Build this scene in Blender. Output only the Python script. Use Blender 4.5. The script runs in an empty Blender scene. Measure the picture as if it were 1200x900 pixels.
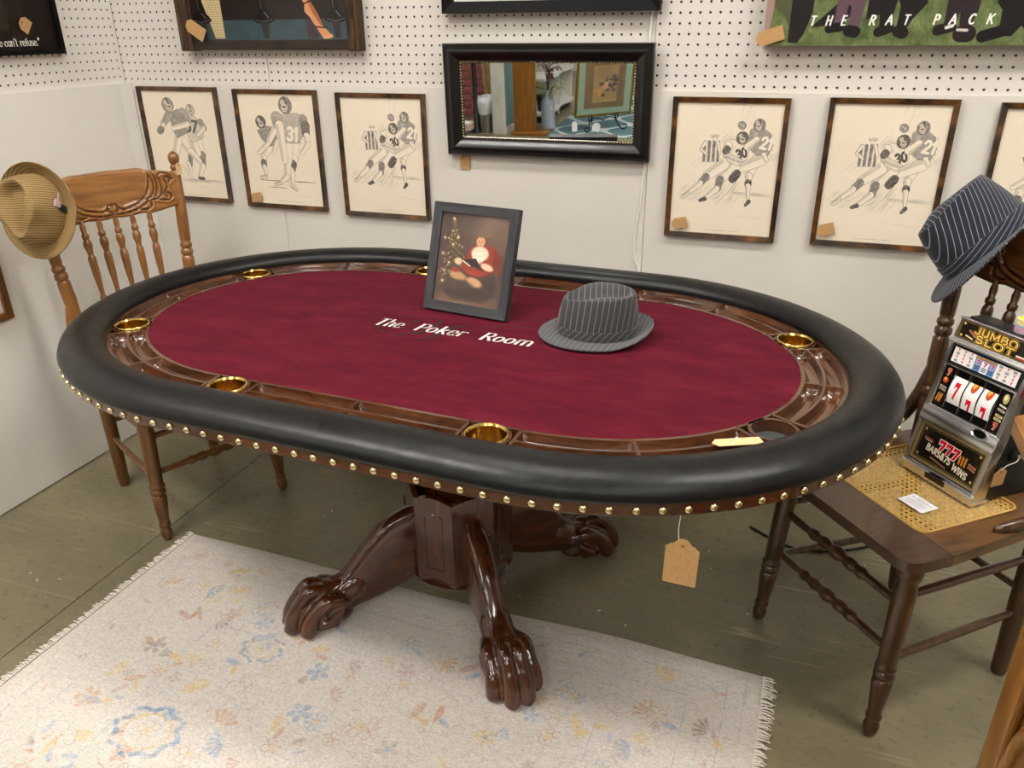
import bpy, bmesh, math, random
import numpy as np
from mathutils import Vector, Matrix, Euler
from math import sin, cos, pi, radians, sqrt, atan2, hypot

random.seed(7)
RNG = np.random.default_rng(11)
scene = bpy.context.scene
COL = scene.collection

# ------------------------------------------------------------------ camera, world, exposure
cam_data = bpy.data.cameras.new('camera')
cam_data.sensor_fit = 'HORIZONTAL'
cam_data.sensor_width = 36.0
cam_data.lens = 36.0 * 928.2 / 1200.0
cam_data.clip_start = 0.02
cam = bpy.data.objects.new('camera', cam_data)
COL.objects.link(cam)
CAM_R = Matrix(((0.9441339788778471, -0.12738953624813254, 0.3039456135277669),
                (0.3294077630589611, 0.3929784655498336, -0.8585210837542603),
                (-0.010077478096045197, 0.9106809713991963, 0.41298742446549114)))
CAM_C = Vector((2.193127, -2.286573, 1.370060))
cam.matrix_world = Matrix.Translation(CAM_C) @ CAM_R.to_4x4()
scene.camera = cam

world = bpy.data.worlds.new('shop_air')
scene.world = world
world.use_nodes = True
world.node_tree.nodes['Background'].inputs[0].default_value = (1.0, 0.96, 0.9, 1)
world.node_tree.nodes['Background'].inputs[1].default_value = 0.12

scene.view_settings.view_transform = 'Standard'
scene.view_settings.look = 'None'
scene.view_settings.gamma = 1.0
scene.view_settings.use_curve_mapping = False
scene.view_settings.exposure = 0.0

LIGHT_COLOUR = (1.0, 0.962, 0.915)
LIGHT_STRENGTH = 30.0
# ceiling troffers: centre x, centre y, size x, size y, strength factor
TROFFERS = [(1.45, -1.05, 1.2, 0.30, .62), (3.3, -1.1, 1.2, 0.30, 1.4), (.45, -2.1, 1.2, 0.30, 1.75), (3.4, -2.9, 1.2, 0.30, .7), (1.45, -4.2, 1.2, 0.30, 1.0),
            (3.4, -4.6, 1.2, 0.30, 1.0), (-1.2, -4.2, 1.2, 0.30, 1.0), (1.45, -6.6, 1.2, 0.30, 1.0), (-1.2, -6.8, 1.2, 0.30, 1.0)]
CEILING_Z = 2.9

# ------------------------------------------------------------------ helpers: scene objects
def lin(c):
    if isinstance(c, str):
        c = [int(c[i:i + 2], 16) for i in (0, 2, 4)]
    o = []
    for v in c[:3]:
        v = v / 255.0
        o.append(v / 12.92 if v <= 0.04045 else ((v + 0.055) / 1.055) ** 2.4)
    return (o[0], o[1], o[2], 1.0)

def empty(name, loc=(0, 0, 0), rot=(0, 0, 0)):
    o = bpy.data.objects.new(name, None)
    o.empty_display_size = 0.05
    o.location = loc
    o.rotation_euler = rot
    COL.objects.link(o)
    return o

def tag(o, label=None, cat=None, group=None, kind=None):
    if label: o['label'] = label
    if cat: o['category'] = cat
    if group: o['group'] = group
    if kind: o['kind'] = kind
    return o

def thing(name, label, cat, loc=(0, 0, 0), rot=(0, 0, 0), group=None):
    return tag(empty(name, loc, rot), label, cat, group)

def copy_tree(o, parent=None):
    c = o.copy()
    COL.objects.link(c)
    if parent is not None:
        c.parent = parent
    for ch in list(o.children):
        copy_tree(ch, c)
    return c

class MB:
    """collects vertices and faces for ONE mesh object"""
    def __init__(s):
        s.v = []; s.f = []; s.uv = {}
    def add(s, verts, faces, M=None):
        b = len(s.v)
        for p in verts:
            p = Vector(p)
            if M is not None: p = M @ p
            s.v.append((p.x, p.y, p.z))
        for f in faces:
            s.f.append(tuple(b + i for i in f))
        return b
    def box(s, c, d, M=None, bev=0.0):
        x, y, z = d[0] / 2, d[1] / 2, d[2] / 2
        if bev <= 0:
            V = [(c[0] + a * x, c[1] + b * y, c[2] + e * z) for e in (-1, 1) for b in (-1, 1) for a in (-1, 1)]
            F = [(0, 2, 3, 1), (4, 5, 7, 6), (0, 1, 5, 4), (2, 6, 7, 3), (0, 4, 6, 2), (1, 3, 7, 5)]
            s.add(V, F, M)
        else:
            bm = bmesh.new()
            bmesh.ops.create_cube(bm, size=1.0)
            for v in bm.verts:
                v.co = Vector((v.co.x * d[0], v.co.y * d[1], v.co.z * d[2]))
            bmesh.ops.bevel(bm, geom=list(bm.edges), offset=bev, segments=2, profile=0.6, affect='EDGES')
            bm.verts.index_update()
            s.add([v.co + Vector(c) for v in bm.verts], [[v.index for v in f.verts] for f in bm.faces], M)
            bm.free()
    def lathe(s, prof, n=20, M=None, cap=True):
        """prof: list of (r, z)"""
        V = []; F = []
        for r, z in prof:
            for k in range(n):
                a = 2 * pi * k / n
                V.append((r * cos(a), r * sin(a), z))
        for i in range(len(prof) - 1):
            for k in range(n):
                k2 = (k + 1) % n
                F.append((i * n + k, i * n + k2, (i + 1) * n + k2, (i + 1) * n + k))
        if cap:
            F.append(tuple(range(n))[::-1])
            F.append(tuple((len(prof) - 1) * n + k for k in range(n)))
        s.add(V, F, M)
    def lathe_between(s, p0, p1, prof, n=16):
        """prof: (t 0..1 along p0->p1, r)"""
        p0 = Vector(p0); p1 = Vector(p1)
        d = p1 - p0; L = d.length
        M = Matrix.Translation(p0) @ d.to_track_quat('Z', 'Y').to_matrix().to_4x4()
        s.lathe([(r, t * L) for t, r in prof], n, M)
    def tube(s, pts, r, n=8, caps=True, flat=None):
        pts = [Vector(p) for p in pts]
        rr = r if isinstance(r, (list, tuple)) else [r] * len(pts)
        V = []; F = []
        up = None
        for i, p in enumerate(pts):
            t = (pts[min(i + 1, len(pts) - 1)] - pts[max(i - 1, 0)])
            if t.length < 1e-9: t = Vector((0, 0, 1))
            t.normalize()
            if up is None:
                up = Vector((0, 0, 1)) if abs(t.z) < 0.9 else Vector((1, 0, 0))
            up = (up - t * up.dot(t))
            if up.length < 1e-6: up = t.orthogonal()
            up.normalize()
            sd = t.cross(up)
            for k in range(n):
                a = 2 * pi * k / n
                V.append(p + (sd * cos(a) * (flat or 1.0) + up * sin(a)) * rr[i])
        for i in range(len(pts) - 1):
            for k in range(n):
                k2 = (k + 1) % n
                F.append((i * n + k, i * n + k2, (i + 1) * n + k2, (i + 1) * n + k))
        if caps:
            F.append(tuple(range(n))[::-1])
            F.append(tuple((len(pts) - 1) * n + k for k in range(n)))
        s.add(V, F)
    def prism(s, poly, z0, z1, M=None):
        n = len(poly)
        V = [(x, y, z0) for x, y in poly] + [(x, y, z1) for x, y in poly]
        F = [tuple(range(n))[::-1], tuple(range(n, 2 * n))]
        for k in range(n):
            k2 = (k + 1) % n
            F.append((k, k2, n + k2, n + k))
        s.add(V, F, M)
    def sweep(s, ring_fn, nst, prof, closed_prof=False):
        """closed loop of stations: ring_fn(i) -> fn(d,z)->point"""
        m = len(prof); V = []; F = []
        for i in range(nst):
            g = ring_fn(i)
            for d, z in prof: V.append(g(d, z))
        for i in range(nst):
            i2 = (i + 1) % nst
            for j in range(m if closed_prof else m - 1):
                j2 = (j + 1) % m
                F.append((i * m + j, i2 * m + j, i2 * m + j2, i * m + j2))
        s.add(V, F)
    def grid(s, P, M=None, uv=None):
        """P[i][j] points; uv[i][j] optional"""
        a = len(P); b = len(P[0])
        if uv:
            k = len(s.f)
            for i in range(a - 1):
                for j in range(b - 1):
                    s.uv[k] = (uv[i][j], uv[i + 1][j], uv[i + 1][j + 1], uv[i][j + 1]); k += 1
        V = [p for row in P for p in row]
        F = [(i * b + j, (i + 1) * b + j, (i + 1) * b + j + 1, i * b + j + 1) for i in range(a - 1) for j in range(b - 1)]
        return s.add(V, F, M)
    def quad_uv(s, pts, uvs=((0, 0), (1, 0), (1, 1), (0, 1)), M=None):
        b = s.add(pts, [(0, 1, 2, 3)], M)
        s.uv[len(s.f) - 1] = uvs
    def mesh(s, name, smooth=30):
        me = bpy.data.meshes.new(name)
        me.from_pydata(s.v, [], s.f)
        if s.uv:
            uvl = me.uv_layers.new(name='UVMap')
            for fi, uvs in s.uv.items():
                for li, uv in zip(me.polygons[fi].loop_indices, uvs):
                    uvl.data[li].uv = uv
        me.update()
        fix_normals(me)
        if smooth:
            me.shade_smooth()
            me.set_sharp_from_angle(angle=radians(smooth))
        return me
    def build(s, name, mat, parent=None, loc=None, rot=None, smooth=30, label=None):
        return link_mesh(name, s.mesh(name, smooth), mat, parent, loc, rot, label)

def fix_normals(me):
    bm = bmesh.new(); bm.from_mesh(me)
    bmesh.ops.recalc_face_normals(bm, faces=bm.faces)
    bm.to_mesh(me); bm.free()

def link_mesh(name, me, mat, parent=None, loc=None, rot=None, label=None):
    if mat is not None and len(me.materials) == 0:
        me.materials.append(mat)
    o = bpy.data.objects.new(name, me)
    COL.objects.link(o)
    if parent is not None: o.parent = parent
    if loc is not None: o.location = loc
    if rot is not None: o.rotation_euler = rot
    if label: o['label'] = label
    return o

def frame_matrix(o, x, y, z=None):
    x = Vector(x).normalized(); y = Vector(y)
    z = x.cross(y).normalized() if z is None else Vector(z).normalized()
    y = z.cross(x).normalized()
    M = Matrix((x, y, z)).transposed().to_4x4()
    return Matrix.Translation(Vector(o)) @ M

def catmull(pts, n=8):
    pts = [Vector(p) for p in pts]
    out = []
    for i in range(len(pts) - 1):
        p0 = pts[max(i - 1, 0)]; p1 = pts[i]; p2 = pts[i + 1]; p3 = pts[min(i + 2, len(pts) - 1)]
        for k in range(n):
            t = k / n
            out.append(0.5 * ((2 * p1) + (p2 - p0) * t + (2 * p0 - 5 * p1 + 4 * p2 - p3) * t * t + (3 * p1 - p0 - 3 * p2 + p3) * t ** 3))
    out.append(pts[-1])
    return out

def smoothstep(a, b, x):
    t = min(1, max(0, (x - a) / (b - a)))
    return t * t * (3 - 2 * t)

def lerp(tab, x):
    if x <= tab[0][0]: return tab[0][1]
    for (a, p), (b, q) in zip(tab, tab[1:]):
        if x <= b: return p + (q - p) * (x - a) / (b - a)
    return tab[-1][1]

# ------------------------------------------------------------------ materials
class NT:
    def __init__(s, name):
        s.m = bpy.data.materials.new(name); s.m.use_nodes = True
        s.t = s.m.node_tree; s.n = s.t.nodes
        s.p = s.n['Principled BSDF']
        s.out = s.n['Material Output']
    def node(s, typ, **kw):
        x = s.n.new(typ)
        for k, v in kw.items():
            if hasattr(x, k) and k not in ('Scale',): setattr(x, k, v)
            else: x.inputs[k].default_value = v
        return x
    def l(s, a, b): s.t.links.new(a, b)
    def set(s, **kw):
        names = dict(color='Base Color', rough='Roughness', metal='Metallic', coat='Coat Weight', coat_rough='Coat Roughness', spec='Specular IOR Level',
                     sheen='Sheen Weight', sheen_rough='Sheen Roughness', trans='Transmission Weight', ior='IOR')
        for k, v in kw.items(): s.p.inputs[names[k]].default_value = v
    def coords(s, kind='Object', scale=(1, 1, 1), rot=(0, 0, 0)):
        tc = s.n.new('ShaderNodeTexCoord'); mp = s.n.new('ShaderNodeMapping')
        mp.inputs['Scale'].default_value = scale; mp.inputs['Rotation'].default_value = rot
        s.l(tc.outputs[kind], mp.inputs['Vector'])
        return mp.outputs['Vector']
    def noise(s, vec, scale, detail=4, rough=0.55, dist=0.0):
        x = s.n.new('ShaderNodeTexNoise')
        x.inputs['Scale'].default_value = scale; x.inputs['Detail'].default_value = detail
        x.inputs['Roughness'].default_value = rough; x.inputs['Distortion'].default_value = dist
        s.l(vec, x.inputs['Vector'])
        return x.outputs['Fac']
    def ramp(s, fac, stops):
        x = s.n.new('ShaderNodeValToRGB')
        e = x.color_ramp.elements
        while len(e) < len(stops): e.new(0.5)
        for el, (p, c) in zip(e, stops):
            el.position = p; el.color = c if len(c) == 4 else lin(c)
        s.l(fac, x.inputs['Fac'])
        return x.outputs['Color']
    def mix(s, fac, a, b, mode='MIX'):
        x = s.n.new('ShaderNodeMix'); x.data_type = 'RGBA'; x.blend_type = mode
        for sock, v in ((x.inputs[0], fac), (x.inputs[6], a), (x.inputs[7], b)):
            if hasattr(v, 'default_value') or hasattr(v, 'is_output'): s.l(v, sock)
            else: sock.default_value = v
        return x.outputs[2]
    def math(s, op, a, b=None, c=None):
        x = s.n.new('ShaderNodeMath'); x.operation = op
        for sock, v in zip(x.inputs, (a, b, c)):
            if v is None: continue
            if hasattr(v, 'is_output'): s.l(v, sock)
            else: sock.default_value = v
        return x.outputs[0]
    def sep(s, vec):
        x = s.n.new('ShaderNodeSeparateXYZ'); s.l(vec, x.inputs[0]); return x.outputs
    def color(s, sock): s.l(sock, s.p.inputs['Base Color'])
    def bump(s, h, strength=0.3, dist=0.002):
        x = s.n.new('ShaderNodeBump'); x.inputs['Strength'].default_value = strength; x.inputs['Distance'].default_value = dist
        s.l(h, x.inputs['Height']); s.l(x.outputs['Normal'], s.p.inputs['Normal'])
        return x

def plain(name, c, rough=0.5, metal=0.0, noise=0.0, nscale=30, coat=0.0, **kw):
    t = NT(name)
    t.set(color=lin(c), rough=rough, metal=metal, coat=coat, **kw)
    if noise:
        v = t.coords('Object')
        f = t.noise(v, nscale)
        c0 = lin([max(0, x * (1 - noise)) for x in hexrgb(c)]); c1 = lin([min(255, x * (1 + noise)) for x in hexrgb(c)])
        t.color(t.ramp(f, [(0.3, c0), (0.7, c1)]))
    return t.m

def hexrgb(c):
    return [int(c[i:i + 2], 16) for i in (0, 2, 4)] if isinstance(c, str) else list(c)

def wood(name, dark, light, axis='z', scale=1.0, rough=0.35, coat=0.0, contrast=(0.3, 0.7), pore=0.25, stretch=9.0, mid=None):
    t = NT(name)
    sc = {'x': (1, stretch, stretch), 'y': (stretch, 1, stretch), 'z': (stretch, stretch, 1)}[axis]
    v = t.coords('Object', tuple(x * scale for x in sc))
    f1 = t.noise(v, 6.0, 5, 0.6, 0.6)
    sc2 = tuple(x * scale * (1 if x == 1 else 4.5) for x in sc)
    v2 = t.coords('Object', sc2)
    f2 = t.noise(v2, 14.0, 3, 0.6)
    stops = [(contrast[0], dark), (contrast[1], light)] if mid is None else [(contrast[0], dark), (0.5, mid), (contrast[1], light)]
    c = t.ramp(f1, stops)
    pr = t.ramp(f2, [(0.30, (0.35, 0.35, 0.35, 1)), (0.52, (1, 1, 1, 1))])
    c = t.mix(pore, c, pr, 'MULTIPLY')
    t.color(c)
    t.set(rough=rough, coat=coat, coat_rough=0.08)
    t.bump(f2, 0.12, 0.0006)
    return t.m

def image_from(arr, name):
    """arr: HxWx3 floats 0..1 in display values, row 0 at the top"""
    h, w = arr.shape[:2]
    im = bpy.data.images.new(name, w, h)
    px = np.ones((h, w, 4), np.float32)
    px[..., :3] = np.clip(arr[::-1], 0, 1)
    im.pixels.foreach_set(px.ravel())
    im.update()
    im.pack()
    return im

def image_mat(name, arr, rough=0.6, coat=0.0, noise=0.0, bump=None):
    t = NT(name)
    im = image_from(arr, name)
    x = t.n.new('ShaderNodeTexImage'); x.image = im; x.extension = 'EXTEND'
    uv = t.n.new('ShaderNodeUVMap'); t.l(uv.outputs[0], x.inputs['Vector'])
    c = x.outputs['Color']
    if noise:
        v = t.coords('Object')
        f = t.noise(v, 420, 2)
        c = t.mix(noise, c, t.ramp(f, [(0.25, (0.25, 0.25, 0.25, 1)), (0.75, (1, 1, 1, 1))]), 'OVERLAY')
    t.color(c)
    t.set(rough=rough, coat=coat, coat_rough=0.05, spec=.25)
    if bump:
        v = t.coords('Object'); t.bump(t.noise(v, bump[0], 3), bump[1], bump[2])
    return t.m

def pane_glass(name, refl=1.0, ior=1.45):
    t = NT(name)
    tr = t.n.new('ShaderNodeBsdfTransparent'); gl = t.n.new('ShaderNodeBsdfGlossy'); fr = t.n.new('ShaderNodeFresnel'); mx = t.n.new('ShaderNodeMixShader')
    gl.inputs['Roughness'].default_value = 0.02
    t.n.remove(fr)
    ge = t.n.new('ShaderNodeNewGeometry'); dt = t.n.new('ShaderNodeVectorMath'); dt.operation = 'DOT_PRODUCT'
    t.l(ge.outputs['Normal'], dt.inputs[0]); t.l(ge.outputs['Incoming'], dt.inputs[1])
    c = t.math('ABSOLUTE', dt.outputs['Value'])
    f0 = ((ior - 1) / (ior + 1)) ** 2
    f = t.math('ADD', f0, t.math('MULTIPLY', t.math('POWER', t.math('SUBTRACT', 1.0, c), 5.0), 1 - f0))
    f = t.math('MULTIPLY', f, refl)
    t.l(f, mx.inputs[0]); t.l(tr.outputs[0], mx.inputs[1]); t.l(gl.outputs[0], mx.inputs[2])
    t.l(mx.outputs[0], t.out.inputs['Surface'])
    t.n.remove(t.p)
    return t.m

# ------------------------------------------------------------------ raster drawing for flat prints (numpy, built here)
class Canvas:
    def __init__(s, w, h, bg):
        s.w = w; s.h = h
        s.a = np.empty((h, w, 3)); s.a[:] = np.array(hexrgb(bg)) / 255.0
    def _box(s, x0, y0, x1, y1, m=2):
        a = max(0, int(math.floor(x0 - m))); b = min(s.w, int(math.ceil(x1 + m)) + 1)
        c = max(0, int(math.floor(y0 - m))); d = min(s.h, int(math.ceil(y1 + m)) + 1)
        if a >= b or c >= d: return None
        yy, xx = np.mgrid[c:d, a:b]
        return a, b, c, d, xx + 0.5, yy + 0.5
    def put(s, bx, cov, col, op=1.0):
        a, b, c, d = bx[:4]
        k = (np.clip(cov, 0, 1) * op)[..., None]
        s.a[c:d, a:b] = s.a[c:d, a:b] * (1 - k) + (np.array(hexrgb(col)) / 255.0) * k
    def capsule(s, p, q, r0, r1=None, col='000000', op=1.0, soft=1.0):
        r1 = r0 if r1 is None else r1
        R = max(r0, r1) + soft
        bx = s._box(min(p[0], q[0]) - R, min(p[1], q[1]) - R, max(p[0], q[0]) + R, max(p[1], q[1]) + R)
        if bx is None: return
        xx, yy = bx[4], bx[5]
        dx, dy = q[0] - p[0], q[1] - p[1]
        L2 = dx * dx + dy * dy + 1e-9
        t = np.clip(((xx - p[0]) * dx + (yy - p[1]) * dy) / L2, 0, 1)
        d = np.hypot(xx - p[0] - t * dx, yy - p[1] - t * dy) - (r0 + (r1 - r0) * t)
        s.put(bx, 0.5 - d / soft, col, op)
    def line(s, pts, w=1.0, col='000000', op=1.0, soft=1.0):
        for p, q in zip(pts, pts[1:]): s.capsule(p, q, w / 2, w / 2, col, op, soft)
    def ell(s, c, rx, ry, col, op=1.0, soft=1.0, rot=0.0):
        R = max(rx, ry) + soft
        bx = s._box(c[0] - R, c[1] - R, c[0] + R, c[1] + R)
        if bx is None: return
        xx, yy = bx[4] - c[0], bx[5] - c[1]
        cr, sr = cos(rot), sin(rot)
        u = xx * cr + yy * sr; v = -xx * sr + yy * cr
        d = (np.sqrt((u / rx) ** 2 + (v / ry) ** 2) - 1) * min(rx, ry)
        s.put(bx, 0.5 - d / soft, col, op)
    def poly(s, pts, col, op=1.0, soft=1.0):
        P = np.array(pts, float)
        bx = s._box(P[:, 0].min(), P[:, 1].min(), P[:, 0].max(), P[:, 1].max(), 2 + soft)
        if bx is None: return
        xx, yy = bx[4], bx[5]
        ins = np.zeros(xx.shape, bool); dm = np.full(xx.shape, 1e9)
        n = len(P)
        for i in range(n):
            x1, y1 = P[i]; x2, y2 = P[(i + 1) % n]
            if y1 != y2:
                cr = ((y1 > yy) != (y2 > yy)) & (xx < (x2 - x1) * (yy - y1) / (y2 - y1) + x1)
                ins ^= cr
            dx, dy = x2 - x1, y2 - y1
            t = np.clip(((xx - x1) * dx + (yy - y1) * dy) / (dx * dx + dy * dy + 1e-9), 0, 1)
            dm = np.minimum(dm, np.hypot(xx - x1 - t * dx, yy - y1 - t * dy))
        d = np.where(ins, -dm, dm)
        s.put(bx, 0.5 - d / soft, col, op)
    def rect(s, x0, y0, x1, y1, col, op=1.0):
        s.poly([(x0, y0), (x1, y0), (x1, y1), (x0, y1)], col, op)
    def grain(s, amp, scale=1, seed=3):
        r = np.random.default_rng(seed)
        h, w = s.h // scale + 2, s.w // scale + 2
        n = r.normal(0, amp, (h, w))
        n = np.kron(n, np.ones((scale, scale)))[:s.h, :s.w]
        s.a = np.clip(s.a + n[..., None], 0, 1)
    def clouds(s, col, amp, cell, seed=5, thr=0.0):
        r = np.random.default_rng(seed)
        f = np.zeros((s.h, s.w))
        for o in range(3):
            c = max(2, cell // (2 ** o))
            gh, gw = s.h // c + 3, s.w // c + 3
            g = r.random((gh, gw))
            y = np.arange(s.h) / c; x = np.arange(s.w) / c
            y0 = y.astype(int); x0 = x.astype(int); fy = (y - y0)[:, None]; fx = (x - x0)[None, :]
            fy = fy * fy * (3 - 2 * fy); fx = fx * fx * (3 - 2 * fx)
            v = (g[y0][:, x0] * (1 - fy) * (1 - fx) + g[y0][:, x0 + 1] * (1 - fy) * fx + g[y0 + 1][:, x0] * fy * (1 - fx) + g[y0 + 1][:, x0 + 1] * fy * fx)
            f += v / (2 ** o)
        f = np.clip(f / 1.75 - thr, 0, 1) * amp
        s.a = s.a * (1 - f[..., None]) + np.array(hexrgb(col)) / 255.0 * f[..., None]

# stroke alphabet: (advance width, strokes); y up, capitals 0.72 high, small letters 0.48 high
def arc(cx, cy, rx, ry, a0, a1, n=12):
    return [(cx + rx * cos(radians(a0 + (a1 - a0) * k / n)), cy + ry * sin(radians(a0 + (a1 - a0) * k / n))) for k in range(n + 1)]
GL = {
 'A': (.62, [[(.03, 0), (.31, .72), (.59, 0)], [(.13, .25), (.49, .25)]]),
 'B': (.56, [[(.1, 0), (.1, .72)], [(.1, .72), (.3, .72)] + arc(.3, .55, .17, .17, 90, -90) + [(.1, .38)], [(.3, .38)] + arc(.31, .19, .2, .19, 90, -90) + [(.1, 0)]]),
 'C': (.58, [arc(.33, .36, .26, .36, 50, 310, 18)]),
 'E': (.5, [[(.44, .72), (.1, .72), (.1, 0), (.44, 0)], [(.1, .38), (.38, .38)]]),
 'H': (.6, [[(.1, 0), (.1, .72)], [(.5, 0), (.5, .72)], [(.1, .38), (.5, .38)]]),
 'I': (.24, [[(.12, 0), (.12, .72)]]),
 'J': (.46, [[(.36, .72), (.36, .18)] + arc(.2, .18, .16, .18, 0, -160)]),
 'K': (.58, [[(.1, 0), (.1, .72)], [(.52, .72), (.12, .32)], [(.24, .43), (.54, 0)]]),
 'L': (.48, [[(.1, .72), (.1, 0), (.44, 0)]]),
 'M': (.74, [[(.09, 0), (.09, .72), (.37, .15), (.65, .72), (.65, 0)]]),
 'N': (.62, [[(.1, 0), (.1, .72), (.52, 0), (.52, .72)]]),
 'O': (.66, [arc(.33, .36, .26, .36, 0, 360, 24)]),
 'P': (.54, [[(.12, 0), (.12, .72)], [(.12, .72), (.3, .72)] + arc(.3, .53, .19, .19, 90, -90) + [(.12, .34)]]),
 'R': (.58, [[(.12, 0), (.12, .72)], [(.12, .72), (.3, .72)] + arc(.3, .54, .18, .18, 90, -90) + [(.12, .36)], [(.3, .36), (.54, 0)]]),
 'S': (.52, [arc(.26, .54, .18, .18, 40, 270, 12) + arc(.26, .18, .2, .18, 90, -140, 12)]),
 'T': (.56, [[(.04, .72), (.52, .72)], [(.28, .72), (.28, 0)]]),
 'U': (.6, [[(.1, .72), (.1, .22)] + arc(.3, .22, .2, .22, 180, 360) + [(.5, .72)]]),
 'W': (.86, [[(.04, .72), (.22, 0), (.43, .6), (.64, 0), (.82, .72)]]),
 '&': (.62, [[(.56, 0), (.18, .5)] + arc(.28, .58, .12, .14, 215, -40) + [(.12, .26)] + arc(.24, .16, .15, .16, 140, 300) + [(.54, .3)]]),
 '1': (.36, [[(.08, .56), (.22, .72), (.22, 0)]]),
 '2': (.54, [arc(.26, .52, .19, .2, 170, -40, 12) + [(.07, 0), (.48, 0)]]),
 '3': (.52, [arc(.25, .54, .17, .18, 150, -90, 12), arc(.25, .18, .2, .18, 90, -150, 12)]),
 '0': (.54, [arc(.27, .36, .2, .36, 0, 360, 20)]),
 '6': (.54, [[(.42, .66)] + arc(.3, .36, .22, .36, 95, 190, 10) + arc(.27, .2, .19, .2, 180, 540, 20)]),
 '7': (.5, [[(.06, .72), (.46, .72), (.2, 0)]]),
 'a': (.46, [arc(.22, .24, .17, .24, 40, 330, 18), [(.38, .48), (.38, .05), (.44, 0)]]),
 'c': (.42, [arc(.24, .24, .18, .24, 45, 315, 16)]),
 'e': (.44, [[(.06, .26), (.4, .26)] + arc(.23, .26, .17, .22, 0, 180, 12) + arc(.24, .24, .18, .24, 180, 320, 12)]),
 'f': (.3, [[(.14, 0), (.14, .56)] + arc(.26, .58, .12, .14, 180, 60, 8), [(.03, .46), (.28, .46)]]),
 'h': (.5, [[(.1, .75), (.1, 0)], [(.1, .3)] + arc(.25, .3, .15, .18, 160, 0, 10) + [(.4, 0)]]),
 'k': (.48, [[(.1, .75), (.1, 0)], [(.4, .47), (.12, .2)], [(.2, .28), (.44, 0)]]),
 'm': (.78, [[(.1, .48), (.1, 0)], [(.1, .3)] + arc(.24, .3, .14, .18, 160, 0, 10) + [(.38, 0)], [(.38, .3)] + arc(.53, .3, .15, .18, 160, 0, 10) + [(.68, 0)]]),
 'n': (.5, [[(.1, .48), (.1, 0)], [(.1, .3)] + arc(.25, .3, .15, .18, 160, 0, 10) + [(.4, 0)]]),
 'o': (.48, [arc(.24, .24, .18, .24, 0, 360, 20)]),
 'r': (.36, [[(.1, .48), (.1, 0)], [(.1, .28)] + arc(.26, .3, .16, .17, 160, 50, 8)]),
 's': (.38, [arc(.19, .355, .13, .125, 40, 270, 10) + arc(.19, .12, .14, .12, 90, -140, 10)]),
 't': (.32, [[(.14, .64), (.14, .1)] + arc(.24, .1, .1, .1, 180, 300, 8), [(.03, .46), (.28, .46)]]),
 'u': (.5, [[(.1, .48), (.1, .18)] + arc(.24, .17, .14, .17, 180, 340, 10), [(.4, .48), (.4, 0)]]),
 '.': (.2, [[(.1, .02), (.1, .03)]]), "'": (.16, [[(.09, .76), (.06, .58)]]), '"': (.3, [[(.1, .76), (.07, .58)], [(.22, .76), (.19, .58)]]), ' ': (.3, []),
}
def text_strokes(txt, space=0.0, shear=0.0, condense=1.0):
    """list of polylines in em units and the total width"""
    x = 0; out = []
    for ch in txt:
        w, st = GL[ch]
        for s in st: out.append([((px + x) * condense + py * shear, py) for px, py in s])
        x += w + space
    return out, x * condense
def nib(p, q, wv, wh):
    dx, dy = q[0] - p[0], q[1] - p[1]
    L = hypot(dx, dy) + 1e-9
    nx, ny = -dy / L, dx / L
    return sqrt((wv * nx) ** 2 + (wh * ny) ** 2), (nx, ny)
def draw_text(cv, txt, x, y, size, col, wv=.06, wh=.06, space=0.0, shear=0.0, condense=1.0, width=None, op=1.0, soft=1.0, rot=0.0):
    """x,y: left end of the base line in pixels"""
    st, W = text_strokes(txt, space, shear, condense)
    k = 1.0 if width is None else width / (W * size)
    c, sn = cos(rot), sin(rot)
    T = lambda p: (x + (p[0] * size * k) * c + (p[1] * size) * sn, y + (p[0] * size * k) * sn - (p[1] * size) * c)
    for s in st:
        for p, q in zip(s, s[1:]):
            r, _ = nib(p, q, wv, wh)
            cv.capsule(T(p), T(q), r * size, r * size, col, op, soft)
def ribbon_text(mb, txt, M, size, wv=.05, wh=.014, space=0.02, shear=0.3):
    st, W = text_strokes(txt, space, shear)
    for s in st:
        for p, q in zip(s, s[1:]):
            r, n = nib(p, q, wv, wh)
            dx, dy = q[0] - p[0], q[1] - p[1]; L = hypot(dx, dy) + 1e-9
            ex, ey = dx / L * r * 0.25, dy / L * r * 0.25
            a = (p[0] - ex, p[1] - ey); b = (q[0] + ex, q[1] + ey)
            mb.add([((a[0] + n[0] * r) * size, (a[1] + n[1] * r) * size, 0), ((a[0] - n[0] * r) * size, (a[1] - n[1] * r) * size, 0),
                    ((b[0] - n[0] * r) * size, (b[1] - n[1] * r) * size, 0), ((b[0] + n[0] * r) * size, (b[1] + n[1] * r) * size, 0)], [(0, 1, 2, 3)], M)
    return W * size

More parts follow.
